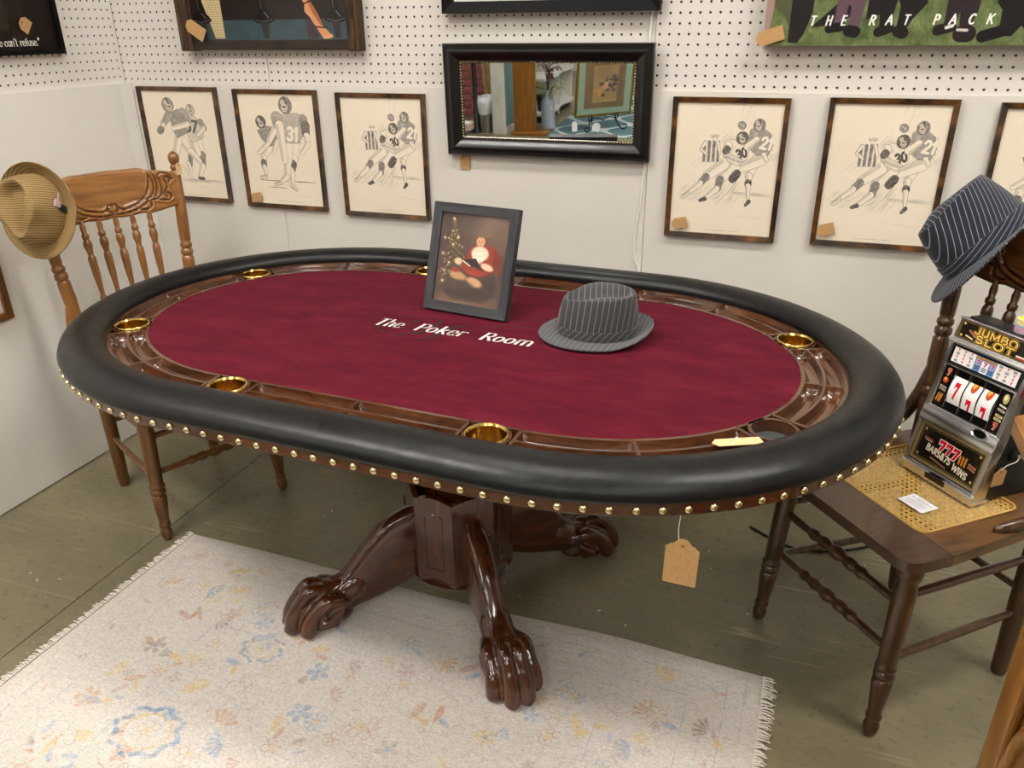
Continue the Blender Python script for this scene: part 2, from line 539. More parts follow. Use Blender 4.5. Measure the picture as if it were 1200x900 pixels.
# ------------------------------------------------------------------ shared materials
M = {}
def wall_mat(name, base, pegs=None):
    t = NT(name)
    v = t.coords('Object')
    f = t.noise(v, 3.0, 4)
    b = hexrgb(base)
    c = t.ramp(f, [(0.3, lin([x * 0.985 for x in b])), (0.7, lin(b))])
    if pegs:
        ax, a0, z0 = pegs
        s = t.sep(v)
        def cell(o, p):
            q = t.math('DIVIDE', t.math('SUBTRACT', o, p), 0.0254)
            return t.math('SUBTRACT', t.math('FRACT', t.math('ADD', q, 100.5)), 0.5)
        dx = cell(s[ax], a0); dz = cell(s[2], z0)
        d = t.math('SQRT', t.math('ADD', t.math('MULTIPLY', dx, dx), t.math('MULTIPLY', dz, dz)))
        hole = t.ramp(d, [(0.105, (1, 1, 1, 1)), (0.135, (0, 0, 0, 1))])
        c = t.mix(hole, c, lin('241f1a'))
        t.bump(t.math('SUBTRACT', 1.0, hole), 0.6, 0.003)
    else:
        v2 = t.coords('Object', (60, 60, 60))
        t.bump(t.noise(v2, 4, 3), 0.05, 0.001)
    t.color(c); t.set(rough=0.42, spec=0.4)
    return t.m

M['wall_paint'] = wall_mat('wall_paint', 'd6d1c8')
M['wall_paint_left_lit'] = wall_mat('wall_paint_left_lit', 'ebe8e1')  # left wall colour raised to stand in for light from the right
M['peg_back'] = wall_mat('pegboard_back', 'd8d2ca', (0, 2.0365, 1.2163))
M['peg_left_lit'] = wall_mat('pegboard_left_lit', 'e8e4dd', (1, -0.4763, 1.2246))  # pegboard lightened likewise: light on the left wall put into its colour
M['dark_gap'] = plain('dark_gap', '2a2724', 0.9)
M['ceiling_tile'] = plain('ceiling_tile', 'd8d5cd', 0.9, noise=.04, nscale=60)
M['grid_metal'] = plain('grid_metal', 'd2d0cb', 0.5)

def floor_mat():
    t = NT('painted_concrete')
    v = t.coords('Object')
    f = t.noise(v, 1.6, 6, 0.6, 0.3)
    c = t.ramp(f, [(0.28, '625c47'), (0.5, '746d55'), (0.72, '877d62')])
    f2 = t.noise(t.coords('Object', (1.0, 9.0, 1), (0, 0, 0.5)), 9, 5, 0.65)
    c = t.mix(0.16, c, t.ramp(f2, [(0.3, (0.45, 0.45, 0.45, 1)), (0.7, (1, 1, 1, 1))]), 'OVERLAY')
    f3 = t.noise(v, 46, 3, 0.6)
    c = t.mix(0.5, c, t.ramp(f3, [(0.30, (0.35, 0.33, 0.3, 1)), (0.42, (1, 1, 1, 1))]), 'MULTIPLY')
    # little white paint drips
    f4 = t.noise(v, 38, 1.5, 0.5)
    f5 = t.noise(v, 5, 2, 0.5)
    spot = t.math('MULTIPLY', t.ramp(f4, [(0.735, (0, 0, 0, 1)), (0.75, (1, 1, 1, 1))]), t.ramp(f5, [(0.5, (0, 0, 0, 1)), (0.56, (1, 1, 1, 1))]))
    c = t.mix(spot, c, lin('c9c4b4'))
    # scratches: thin wavy lines
    for i, (rz, sc, th) in enumerate([(0.35, 2.2, 0.0016), (1.15, 1.7, 0.0014), (1.9, 1.3, 0.0012)]):
        w = t.coords('Object', (sc, sc, sc), (0, 0, rz))
        n = t.noise(t.coords('Object', (0.06, 2.6, 1), (0, 0, rz * 1.3 - .2)), 2.0 + i * .7, 2, 0.5)
        d = t.math('ABSOLUTE', t.math('SUBTRACT', n, 0.5))
        m2 = t.ramp(t.noise(v, 2.3 + i, 2), [(0.55, (0, 0, 0, 1)), (0.62, (0.55, 0.55, 0.55, 1))])
        ln = t.math('MULTIPLY', t.ramp(d, [(th, (1, 1, 1, 1)), (th * 2.2, (0, 0, 0, 1))]), m2)
        c = t.mix(ln, c, lin('b0a98f'))
    t.color(c)
    r = t.ramp(f3, [(0.3, (0.42, 0.42, 0.42, 1)), (0.7, (0.3, 0.3, 0.3, 1))])
    t.l(r, t.p.inputs['Roughness'])
    t.bump(f2, 0.08, 0.002)
    return t.m
M['floor'] = floor_mat()

def mahogany(name, axis):
    return wood(name, '27130a', '623417', axis, 0.8, 0.15, 0.6, (0.22, 0.8), 0.2, 5.0, '46230f')
M['mahogany_z'] = mahogany('mahogany_z', 'z'); M['mahogany_x'] = mahogany('mahogany_x', 'x')
def tray_mat():
    t = NT('tray_wood')
    uv = t.n.new('ShaderNodeUVMap'); mp = t.n.new('ShaderNodeMapping'); mp.inputs['Scale'].default_value = (5, 60, 1)
    t.l(uv.outputs[0], mp.inputs['Vector'])
    f = t.noise(mp.outputs['Vector'], 1.6, 5, .6, .4)
    mp2 = t.n.new('ShaderNodeMapping'); mp2.inputs['Scale'].default_value = (14, 420, 1); t.l(uv.outputs[0], mp2.inputs['Vector'])
    f2 = t.noise(mp2.outputs['Vector'], 2.0, 3, .6)
    c = t.ramp(f, [(.3, '331b0e'), (.5, '4c2b17'), (.72, '6c4328')])
    c = t.mix(.35, c, t.ramp(f2, [(.3, (.4, .4, .4, 1)), (.55, (1, 1, 1, 1))]), 'MULTIPLY')
    t.color(c); t.set(rough=.2, coat=.5, coat_rough=.08)
    return t.m
M['tray_wood'] = tray_mat()
M['oak_golden'] = wood('oak_golden', '6a421c', '9c682f', 'z', 1.0, 0.3, 0.3, (0.3, 0.7), 0.4, 10)
M['oak_golden_x'] = wood('oak_golden_x', '6e4820', 'a06e34', 'y', 1.0, 0.3, 0.3, (0.3, 0.7), 0.4, 8)
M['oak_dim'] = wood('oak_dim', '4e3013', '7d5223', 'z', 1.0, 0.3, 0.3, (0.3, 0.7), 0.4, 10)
M['walnut_z'] = wood('walnut_z', '2c1b0d', '583a1e', 'z', 1.0, 0.28, 0.35, (0.3, 0.7), 0.4, 10)
M['walnut_y'] = wood('walnut_y', '432d17', '775330', 'y', 1.0, 0.3, 0.3, (0.3, 0.7), 0.5, 8)
M['walnut_front'] = wood('walnut_front', '36241a', '5d4430', 'y', 1.0, 0.3, 0.3, (0.25, 0.8), 0.3, 8)
M['honey_oak'] = wood('honey_oak', '774a19', 'a8722f', 'z', 1.0, 0.3, 0.3, (0.3, 0.7), 0.5, 9)
M['burl_frame'] = None
def burl():
    t = NT('burl_frame')
    v = t.coords('Object')
    f = t.noise(v, 16, 3, 0.5, 0.6)
    t.color(t.ramp(f, [(0.36, '1d1308'), (0.5, '3f2811'), (0.68, '71481c')]))
    t.set(rough=0.35, coat=0.3)
    return t.m
M['burl_frame'] = burl()

def leather():
    t = NT('black_leather')
    v = t.coords('Object')
    f = t.noise(v, 260, 3, 0.6)
    w = t.noise(t.coords('Object', (9, 9, 9)), 3, 5, 0.6, 1.2)
    t.color(t.ramp(w, [(0.3, '0c0c0c'), (0.75, '171616')]))
    t.l(t.ramp(w, [(0.3, (0.30, 0.30, 0.30, 1)), (0.7, (0.42, 0.42, 0.42, 1))]), t.p.inputs['Roughness'])
    t.set(spec=0.3)
    h = t.math('ADD', t.math('MULTIPLY', f, 0.25), t.math('MULTIPLY', w, 1.0))
    t.bump(h, 0.16, 0.004)
    return t.m
M['leather'] = leather()

def felt():
    t = NT('burgundy_felt')
    v = t.coords('Object')
    f = t.noise(t.coords('Object', (1, 2.4, 1)), 7, 6, 0.65, 0.5)
    f2 = t.noise(v, 700, 2)
    c = t.ramp(f, [(0.3, '400914'), (0.5, '4d0d1b'), (0.72, '5b1525')])
    c = t.mix(0.22, c, t.ramp(f2, [(0.3, (0.4, 0.4, 0.4, 1)), (0.7, (1, 1, 1, 1))]), 'OVERLAY')
    t.color(c); t.set(rough=0.95, sheen=0.16, sheen_rough=0.45, spec=0.1)
    t.p.inputs['Sheen Tint'].default_value = lin('d06a80')
    t.bump(t.noise(t.coords('Object', (1, 2.0, 1)), 26, 5, 0.6, 0.4), 0.25, 0.004)
    return t.m
M['felt'] = felt()
M['brass'] = plain('brass', 'd8b868', 0.16, 1.0)
M['brass_nail'] = plain('brass_nail', 'ddd0a4', 0.22, 1.0)
M['white_print'] = plain('white_print', 'efe6df', 0.8)
M['grey_print'] = plain('grey_print', '22090f', 0.85)
M['black_plain'] = plain('black_plain', '0f0e0d', 0.6)
M['kraft'] = plain('kraft_card', 'b58e5c', 0.8, noise=.06, nscale=160)
M['kraft_pale'] = plain('kraft_card_pale', 'd9b987', 0.8, noise=.05, nscale=160)
M['twine'] = plain('twine', 'd8cfbb', 0.9)
M['ink'] = plain('ink', '4a3a28', 0.9)
M['white_card'] = plain('white_card', 'eeeef0', 0.6)
M['white_cord'] = plain('white_cord', 'e8e6e0', 0.45)
M['glass'] = pane_glass('picture_glass', 0.8)
M['well_grey'] = plain('well_grey', '3b3c3a', 0.7)

# ------------------------------------------------------------------ the setting
def structure(name, mb, mat, parent=None, smooth=0):
    o = mb.build(name, mat, parent, smooth=smooth)
    if parent is None: o['kind'] = 'structure'
    return o

ROOM_X0, ROOM_X1, ROOM_Y1 = -4.0, 5.2, -9.0
b = MB(); b.box(((ROOM_X0 + ROOM_X1) / 2, ROOM_Y1 / 2, -0.03), (ROOM_X1 - ROOM_X0 + .2, -ROOM_Y1 + .4, 0.05))
floor = structure('floor', b, M['dark_gap'])
xs = [ROOM_X0, -1.895, 0.545, 2.985, ROOM_X1]
ys = [0.0, -1.84, -3.06, -5.5, ROOM_Y1]
for i in range(4):
    for j in range(4):
        b = MB(); x0, x1, y0, y1 = xs[i] + .0015, xs[i + 1] - .0015, ys[j + 1] + .0015, ys[j] - .0015
        b.box(((x0 + x1) / 2, (y0 + y1) / 2, -0.004), (x1 - x0, y1 - y0, 0.008))
        b.build('floor_panel', M['floor'], floor, smooth=0)

LEDGE = 1.2035
b = MB(); b.box(((ROOM_X1) / 2, 0.06, CEILING_Z / 2), (ROOM_X1 + .12, 0.08, CEILING_Z))
wall_back = structure('wall_back', b, M['dark_gap'])
for x0, x1 in ((0.0, 0.578), (0.578, 1.797), (1.797, 3.016), (3.016, 4.235), (4.235, ROOM_X1)):
    b = MB(); b.box(((x0 + x1) / 2, 0.01, (LEDGE + CEILING_Z) / 2), (x1 - x0 - .0016, 0.02, CEILING_Z - LEDGE)); b.build('pegboard_panel', M['peg_back'], wall_back, smooth=0)
    b = MB(); b.box(((x0 + x1) / 2, 0.0065, LEDGE / 2), (x1 - x0 - .0016, 0.027, LEDGE)); b.build('wall_panel', M['wall_paint'], wall_back, smooth=0)
b = MB(); b.box((-0.07, -1.3, CEILING_Z / 2), (0.1, 2.6, CEILING_Z))
wall_left = structure('wall_left', b, M['dark_gap'])
for y0, y1 in ((-1.38, 0.0), (-2.6, -1.38)):
    b = MB(); b.box((-0.01, (y0 + y1) / 2, (LEDGE + CEILING_Z) / 2), (0.02, y1 - y0 - .0016, CEILING_Z - LEDGE)); b.build('pegboard_panel', M['peg_left_lit'], wall_left, smooth=0)
    b = MB(); b.box((-0.0065, (y0 + y1) / 2, LEDGE / 2 + .002), (0.027, y1 - y0 - .0016, LEDGE - .004)); b.build('wall_panel', M['wall_paint_left_lit'], wall_left, smooth=0)
b = MB(); b.prism([(0.0071, -0.0071), (0.0071, -0.034), (0.011, -0.034), (0.034, -0.011), (0.034, -0.0071)], 0.0, LEDGE)
structure('trim_1', b, M['wall_paint'])
b = MB(); b.box((ROOM_X1 + .05, ROOM_Y1 / 2, CEILING_Z / 2), (0.1, -ROOM_Y1, CEILING_Z)); structure('wall_right', b, M['wall_paint'])
b = MB(); b.box(((ROOM_X0 + ROOM_X1) / 2, ROOM_Y1 - .05, CEILING_Z / 2), (ROOM_X1 - ROOM_X0, 0.1, CEILING_Z)); structure('wall_front', b, M['wall_paint'])
b = MB(); b.box((ROOM_X0 - .05, ROOM_Y1 / 2, CEILING_Z / 2), (0.1, -ROOM_Y1, CEILING_Z)); structure('wall_far_left', b, M['wall_paint'])
b = MB(); b.box((ROOM_X0 / 2 - .06, 0.05, CEILING_Z / 2), (-ROOM_X0 - .12, 0.1, CEILING_Z)); structure('wall_back_left', b, M['wall_paint'])
b = MB(); b.box(((ROOM_X0 + ROOM_X1) / 2, ROOM_Y1 / 2, CEILING_Z + .05), (ROOM_X1 - ROOM_X0 + .2, -ROOM_Y1 + .3, 0.1)); structure('ceiling', b, M['ceiling_tile'])

def lamp_mat(k=1.0):
    t = NT('lamp_diffuser')
    t.set(color=(0.9, 0.9, 0.9, 1), rough=0.5)
    t.p.inputs['Emission Color'].default_value = (*LIGHT_COLOUR, 1)
    t.p.inputs['Emission Strength'].default_value = LIGHT_STRENGTH * k
    return t.m
for i, (x, y, sx, sy, k) in enumerate(TROFFERS):
    o = thing('ceiling_light', 'flat white fluorescent ceiling light out of frame overhead', 'lamp', (x, y, CEILING_Z - .03), group='fluorescent ceiling lights')
    b = MB()
    for a, s in ((-1, 0), (1, 0), (-1, 1), (1, 1)):
        if s == 0: b.box((a * (sx / 2 + .015), 0, 0), (.03, sy + .06, .05))
        else: b.box((0, a * (sy / 2 + .015), 0), (sx, .03, .05))
    b.build('lamp_frame', M['grid_metal'], o, smooth=0)
    b = MB(); b.box((0, 0, .008), (sx, sy, .01)); b.build('diffuser', lamp_mat(k), o, smooth=0)

# ------------------------------------------------------------------ the poker table
S_, A0, B0 = 0.34, 0.43, 0.387
TX, TY, TROT = 1.487, -0.711, -0.056
ZT = 0.722
def opos(prm, d):
    seg, t = prm
    a, bb = A0 + d, B0 + d
    if seg == 0:
        ph = radians(-90 + 180 * t); return (S_ + a * cos(ph), bb * sin(ph))
    if seg == 1: return (S_ - 2 * S_ * t, bb)
    if seg == 2:
        ph = radians(90 + 180 * t); return (-S_ + a * cos(ph), bb * sin(ph))
    return (-S_ + 2 * S_ * t, -bb)
_tab = []
for seg in range(4):
    for k in range(400): _tab.append((seg, k / 400))
_len = [0.0]
for i in range(len(_tab)):
    p = opos(_tab[i], .048); q = opos(_tab[(i + 1) % len(_tab)], .048)
    _len.append(_len[-1] + hypot(p[0] - q[0], p[1] - q[1]))
OLEN = _len[-1]
_lenA = np.array(_len[:-1])
def at_len(L):
    L = L % OLEN
    i = int(np.searchsorted(_lenA, L, 'right')) - 1
    seg, t = _tab[i]
    f = (L - _len[i]) / (_len[i + 1] - _len[i])
    return (seg, min(1.0, t + f / 400))
def track(L, d): return opos(at_len(L), d)
def len_of(x, y):
    best = min(range(len(_tab)), key=lambda i: (opos(_tab[i], .048)[0] - x) ** 2 + (opos(_tab[i], .048)[1] - y) ** 2)
    return _len[best]

table = thing('poker_table', 'oval poker table with burgundy felt, black padded rail and clawed pedestal', 'table', (TX, TY, 0), (0, 0, TROT))
NST = 240
ring = [at_len(OLEN * i / NST) for i in range(NST)]
def ringfn(i):
    prm = ring[i]
    def g(d, z):
        x, y = opos(prm, d); return (x, y, z)
    return g
# felt
b = MB()
b.add([(*opos(ring[i], -.001), ZT - .0005) for i in range(NST)], [tuple(range(NST))])
b.add([(*opos(ring[i], -.001), ZT - .0005) for i in range(NST)] + [(*opos(ring[i], .002), ZT - .006) for i in range(NST)], [(i, (i + 1) % NST, NST + (i + 1) % NST, NST + i) for i in range(NST)])
b.build('felt_top', M['felt'], table, smooth=20)
# lettering and flourish printed on the felt
for word, xa, xb in (('The', -.203, -.1275), ('Poker', -.094, .037), ('Room', .074, .203)):
    stw, w = text_strokes(word, .035, 0)
    sz = .0625; xx = 0.0
    for ch in word:
        MM = Matrix.Translation((xa, -.0155, ZT + .0003)) @ Matrix.Scale((xb - xa) / (w * sz), 4, (1, 0, 0)) @ Matrix.Translation((xx * sz, 0, 0))
        b = MB(); ribbon_text(b, ch, MM, sz, .068, .018, 0, .14)
        ser = {'T': [(.2, 0, .16), (.04, .6, .03)], 'P': [(.04, 0, .16), (.03, .72, .1)], 'R': [(.04, 0, .16), (.03, .72, .1)], 'h': [(.02, .75, .08)], 'k': [(.02, .75, .08)]}.get(ch, [])
        for (sx, sy, sw) in ser:
            b.add([((sx + dx + (sy + dy) * .14) * sz, (sy + dy) * sz, 0) for dx, dy in ((0, -.014), (sw, -.014), (sw, .014), (0, .014))], [(0, 1, 2, 3)], MM)
        b.build('letter', M['white_print'], table, smooth=0)
        xx += GL[ch][0] + .035
def swash(pts, wmax, taper=True):
    b = MB()
    P = catmull([(x, y, 0) for x, y in pts], 8)
    n = len(P); V = []; F = []
    for i, p in enumerate(P):
        t = (P[min(i + 1, n - 1)] - P[max(i - 1, 0)]).normalized()
        w = wmax * 1.25 * (sin(pi * (i + .4) / n) if taper else 1) + .0006
        nx, ny = -t.y * w, t.x * w
        V += [(p.x + nx, p.y + ny, ZT + .00012), (p.x - nx, p.y - ny, ZT + .00012)]
    for i in range(n - 1): F.append((2 * i, 2 * i + 1, 2 * i + 3, 2 * i + 2))
    b.add(V, F)
    b.build('flourish_stroke', M['grey_print'], table, smooth=0)
swash([(-0.0642, 0.07), (-0.1039, 0.0775), (-0.1514, 0.0646), (-0.1787, 0.0327), (-0.1796, -0.0229), (-0.1633, -0.0462), (-0.1398, -0.0488), (-0.1166, -0.0283), (-0.1023, 0.0007)], .0012)
swash([(-0.0722, 0.0769), (-0.0562, 0.0544), (-0.0572, 0.006), (-0.0694, -0.0276), (-0.0916, -0.0418), (-0.1199, -0.0752)], .005)
swash([(0.0162, 0.0662), (-0.0045, 0.038), (-0.021, 0.0024), (-0.0266, -0.0361), (-0.0517, -0.0679)], .006)
swash([(-0.1131, 0.0267), (-0.1147, 0.0408), (-0.1039, 0.0424)], .005)
swash([(0.0241, 0.0139), (0.0377, 0.0387), (0.0677, 0.0655), (0.1015, 0.0844), (0.1385, 0.0961), (0.168, 0.0944)], .0014)

# chip trays, cup pads and cup holders
CUPS = [(.283, .435), (.74, .228), (.74, -.228), (.283, -.435), (-.283, -.435), (-.74, -.228), (-.74, .228), (-.283, .435)]
CL = sorted((len_of(x, y), (x, y)) for x, y in CUPS)
HP = .051
def trough_z(d):
    for a, c in ((.007, .0415), (.0465, .081)):
        if a <= d <= c:
            u = (d - a) / (c - a) * 2 - 1
            return -0.019 * (1 - abs(u) ** 4)
    return 0.0
DS = [0.0, .0055, .007, .0095, .013, .019, .0245, .030, .036, .039, .0415, .0465, .049, .0525, .058, .064, .070, .0755, .0785, .081, .083, .092]
def tray(La, Lb):
    n = max(6, int((Lb - La) / .012))
    rows = []; uvs = []
    ls = [La, La + .0025, La + .004, La + .007, La + .012] + [La + .018 + (Lb - La - .036) * k / n for k in range(n + 1)] + [Lb - .012, Lb - .007, Lb - .004, Lb - .0025, Lb]
    for L in ls:
        e = min(L - La, Lb - L) - .0025
        k = 0.0 if e <= 0 else min(1.0, (e / .008)) ** 0.4
        prm = at_len(L)
        rows.append([(*opos(prm, d), ZT + trough_z(d) * k) for d in DS]); uvs.append([(L, d) for d in DS])
    m = MB(); m.grid(rows, None, uvs)
    return m
for i in range(8):
    La = CL[i][0] + HP; Lb = CL[(i + 1) % 8][0] - HP
    if Lb < La: Lb += OLEN
    mid = (La + Lb) / 2
    tray(La, mid - .0004).build('chip_tray', M['tray_wood'], table, smooth=25)
    tray(mid + .0004, Lb).build('chip_tray', M['tray_wood'], table, smooth=25)
NC = 36
for i, (L, (cx_, cy_)) in enumerate(CL):
    b = MB()
    V = []; F = []
    rin = .0445
    for k in range(NC):
        a = 2 * pi * k / NC; ca, sa = cos(a), sin(a)
        t = min((HP - .0015) / max(1e-6, abs(ca)), .038 / max(1e-6, abs(sa)))
        V.append((*track(L + rin * .9 * ca, .043 + rin * .9 * sa), ZT - .014)); V.append((*track(L + t * ca, .043 + t * sa), ZT - .014))
    for k in range(NC):
        k2 = (k + 1) % NC
        F.append((2 * k, 2 * k2, 2 * k2 + 1, 2 * k + 1))
    b.add(V, F)
    # lips along the felt and along the rail, and end walls
    for d0, d1 in ((0.0, .006), (.085, .092)):
        R0 = []; R1 = []
        for k in range(9):
            LL = L - HP + 2 * HP * k / 8
            R0.append([(*track(LL, d0), ZT), (*track(LL, d1), ZT), (*track(LL, d1), ZT - .016), (*track(LL, d0), ZT - .016), (*track(LL, d0), ZT)])
        b.grid(R0)
    for s in (-1, 1):
        for d0, d1 in ((.002, .088),):
            e0, e1 = L + s * (HP - .004), L + s * HP
            b.add([(*track(e0, d0), ZT), (*track(e0, d1), ZT), (*track(e1, d1), ZT), (*track(e1, d0), ZT), (*track(e0, d0), ZT - .016), (*track(e0, d1), ZT - .016)], [(0, 1, 2, 3), (0, 4, 5, 1)])
    # round boss
    px, py = track(L, .043)
    dp = .024 if (cx_, cy_) == (.74, -.228) else .055
    b.lathe([(.0445, ZT - .016), (.0445, ZT), (.0382, ZT), (.0376, ZT - .006), (.0362, ZT - .006), (.0362, ZT - dp)], NC, Matrix.Translation((px, py, 0)), cap=False)
    b.build('cup_pad', M['tray_wood'], table, smooth=30)
    if i != next(j for j, q in enumerate(CL) if q[1] == (.74, -.228)):
        b = MB(); b.lathe([(.0345, .0005), (.0365, .004), (.039, .0042), (.0408, .0022), (.041, .0003), (.0358, .0003), (.0352, -.05), (.0, -.0502)], NC, cap=False)
        b.lathe([(.0345, .0005), (.0343, -.045), (.033, -.048), (0.0002, -.048)], NC, cap=False)
        b.build('cup_holder', M['brass'], table, (px, py, ZT), smooth=40, label='round brass cup holder')
    else:
        b = MB(); b.lathe([(.036, -.0225), (.036, -.03), (.0002, -.03)], NC, cap=False); b.lathe([(.0002, -.0225), (.0359, -.0225)], NC, cap=False)
        b.build('cup_well', M['well_grey'], table, (px, py, ZT), label='empty grey cup well without its brass holder')

# padded rail
prof = [(.0905, .711), (.0888, .720), (.0885, .728), (.0905, .7355), (.096, .7425), (.105, .7485), (.116, .7525), (.129, .7540), (.142, .7532), (.155, .750), (.167, .7445), (.178, .7375), (.1855, .728), (.1892, .718), (.1885, .7115), (.184, .708)]
b = MB(); b.sweep(ringfn, NST, prof); b.build('padded_rail', M['leather'], table, smooth=60)
b = MB(); b.sweep(ringfn, NST, [(.176, .7115), (.1855, .711), (.186, .690), (.183, .687), (.160, .687)]); b.build('apron', M['mahogany_x'], table, smooth=30)
b = MB(); b.add([(*opos(ring[i], .17), .6885) for i in range(NST)] , [tuple(range(NST))]); b.add([(*opos(ring[i], .17), .678) for i in range(NST)], [tuple(range(NST))]); b.sweep(ringfn, NST, [(.17, .6885), (.17, .678)])
b.build('underside_board', M['mahogany_x'], table, smooth=30)
# nails
nb = MB(); nb.lathe([(.0066, 0), (.0064, .0018), (.0052, .0036), (.003, .0049), (.0, .0053)], 12, cap=False)
nail_me = nb.mesh('nail_head', 60)
acc = 0; nxt = 0.0
fine = [at_len(OLEN * i / 4000) for i in range(4000)]
fp = [opos(q, .1862) for q in fine]
perim = sum(hypot(fp[i][0] - fp[i - 1][0], fp[i][1] - fp[i - 1][1]) for i in range(4000)); step = perim / 128
for i in range(4000):
    p = opos(fine[i], .1862); q = opos(fine[(i + 1) % 4000], .1862)
    if acc >= nxt - 1e-9 and nxt < perim - step * .5:
        t = Vector((q[0] - p[0], q[1] - p[1], 0)).normalized()
        nrm = Vector((t.y, -t.x, 0))
        o = link_mesh('nail_head', nail_me, M['brass_nail'], table)
        o.matrix_local = Matrix.Translation((p[0], p[1], .6995)) @ nrm.to_track_quat('Z', 'Y').to_matrix().to_4x4()
        nxt += step
    acc += hypot(p[0] - q[0], p[1] - q[1])

# pedestal column (octagon turned so that the legs stand on four of its faces)
ED0 = radians(286.5) - TROT
def colring(r, zf):
    V = []
    for k in range(8):
        a0 = ED0 + k * pi / 4; a1 = a0 + pi / 4
        p0 = (r * cos(a0), r * sin(a0)); p1 = (r * cos(a1), r * sin(a1))
        for j in range(8):
            t = j / 8
            V.append((p0[0] * (1 - t) + p1[0] * t, p0[1] * (1 - t) + p1[1] * t, zf(k, t)))
    return V
def topz(k, t):
    return .332 + .011 * sin(pi * t)
b = MB()
rows = [colring(.134, lambda k, t: .088), colring(.137, lambda k, t: .094), colring(.137, topz), colring(.122, topz), colring(.122, lambda k, t: .29)]
for R in rows: R.append(R[0])
b.grid(rows)
b.build('column', M['mahogany_z'], table, smooth=25)
# recessed arched panels on the four plain faces
for k in range(0, 8, 2):
    a0 = ED0 + k * pi / 4; am = a0 + pi / 8 
    rr = .137 * cos(pi / 8)
    am = a0 - pi / 8
    MM = Matrix.Rotation(am, 4, 'Z') @ Matrix.Translation((rr + .0002, 0, 0)) @ Matrix(((0, 0, 1, 0), (1, 0, 0, 0), (0, 1, 0, 0), (0, 0, 0, 1)))
    pts = [(-.024, .135), (.024, .135), (.024, .285)] + [(.024 * cos(radians(g)), .285 + .012 * sin(radians(g))) for g in range(15, 180, 15)] + [(-.024, .285)]
    b = MB(); b.tube([MM @ Vector((x, y, 0)) for x, y in pts + pts[:1]], .0016, 5, False); b.build('column_panel', M['mahogany_z'], table, smooth=60)
b = MB(); b.lathe([(.02, .070), (.10, .070), (.122, .074), (.132, .082), (.135, .090), (.128, .096), (.05, .097)], 40); b.build('column_base', M['mahogany_x'], table, smooth=40)
b = MB(); b.lathe([(.119, .292), (.112, .294), (.095, .30), (.090, .355), (.112, .365), (.124, .38), (.126, .40), (.115, .412), (.10, .42), (.10, .60), (.16, .62), (.20, .65), (.20, .678)], 32); b.build('neck', M['mahogany_x'], table, smooth=40)

# carved legs with clawed feet: one surface per leg
def carve(parts, voxel, smooth_n, floor_z):
    me = bpy.data.meshes.new('carve_src')
    me.from_pydata(parts.v, [], parts.f); me.update()
    fix_normals(me)
    o = bpy.data.objects.new('carve_src', me); COL.objects.link(o)
    r = o.modifiers.new('r', 'REMESH'); r.mode = 'VOXEL'; r.voxel_size = voxel
    s = o.modifiers.new('s', 'SMOOTH'); s.factor = 0.5; s.iterations = smooth_n
    dg = bpy.context.evaluated_depsgraph_get(); dg.update()
    out = bpy.data.meshes.new_from_object(o.evaluated_get(dg))
    bpy.data.objects.remove(o); bpy.data.meshes.remove(me)
    for v in out.vertices:
        if v.co.z < floor_z: v.co.z = floor_z
    out.shade_smooth()
    return out
def ico(mb, c, r, rot=None):
    bm = bmesh.new(); bmesh.ops.create_icosphere(bm, subdivisions=3, radius=1.0)
    MM = Matrix.Translation(c) @ (rot.to_matrix().to_4x4() if rot else Matrix()) @ Matrix.Diagonal((*r, 1))
    bm.verts.index_update()
    mb.add([v.co for v in bm.verts], [[v.index for v in f.verts] for f in bm.faces], MM); bm.free()
def cap_chain(mb, pts, rad, n=14):
    P = catmull(pts, 5); k = len(P)
    R = [lerp([(i / (len(rad) - 1), r) for i, r in enumerate(rad)], j / (k - 1)) for j in range(k)]
    mb.tube(P, R, n)
    ico(mb, P[0], (R[0],) * 3); ico(mb, P[-1], (R[-1],) * 3)
def leg_parts():
    m = MB()
    top = [(.098, .286), (.107, .284), (.151, .274), (.196, .253), (.243, .207), (.285, .156), (.315, .127), (.34, .118), (.36, .115)]
    bot = [(.098, .082), (.119, .082), (.177, .061), (.235, .046), (.275, .038), (.30, .030), (.32, .020), (.34, .012), (.37, .01)]
    wid = [.029, .030, .031, .031, .030, .028, .030, .036, .044]
    rows = []
    n = 20
    ts = catmull([(a, c, 0) for a, c in top], 4); bs = catmull([(a, c, 0) for a, c in bot], 4); ws = catmull([(w, 0, 0) for w in wid], 4)
    for tp, bp, w in zip(ts, bs, ws):
        c = (tp + bp) / 2; h = (tp - bp) / 2
        row = []
        for k in range(n):
            a = 2 * pi * k / n
            e = 0.42
            sy = abs(sin(a)) ** e * (1 if sin(a) >= 0 else -1); cx = abs(cos(a)) ** e * (1 if cos(a) >= 0 else -1)
            row.append((c.x + h.x * sy, w.x * cx * (1 if sy < .2 else 1 - .12 * sy), c.y + h.y * sy))
        rows.append(row)
    V = [p for r in rows for p in r]; F = []
    for i in range(len(rows) - 1):
        for k in range(n):
            k2 = (k + 1) % n; F.append((i * n + k, i * n + k2, (i + 1) * n + k2, (i + 1) * n + k))
    F.append(tuple(range(n))); F.append(tuple((len(rows) - 1) * n + k for k in range(n)))
    m.add(V, F)
    return m
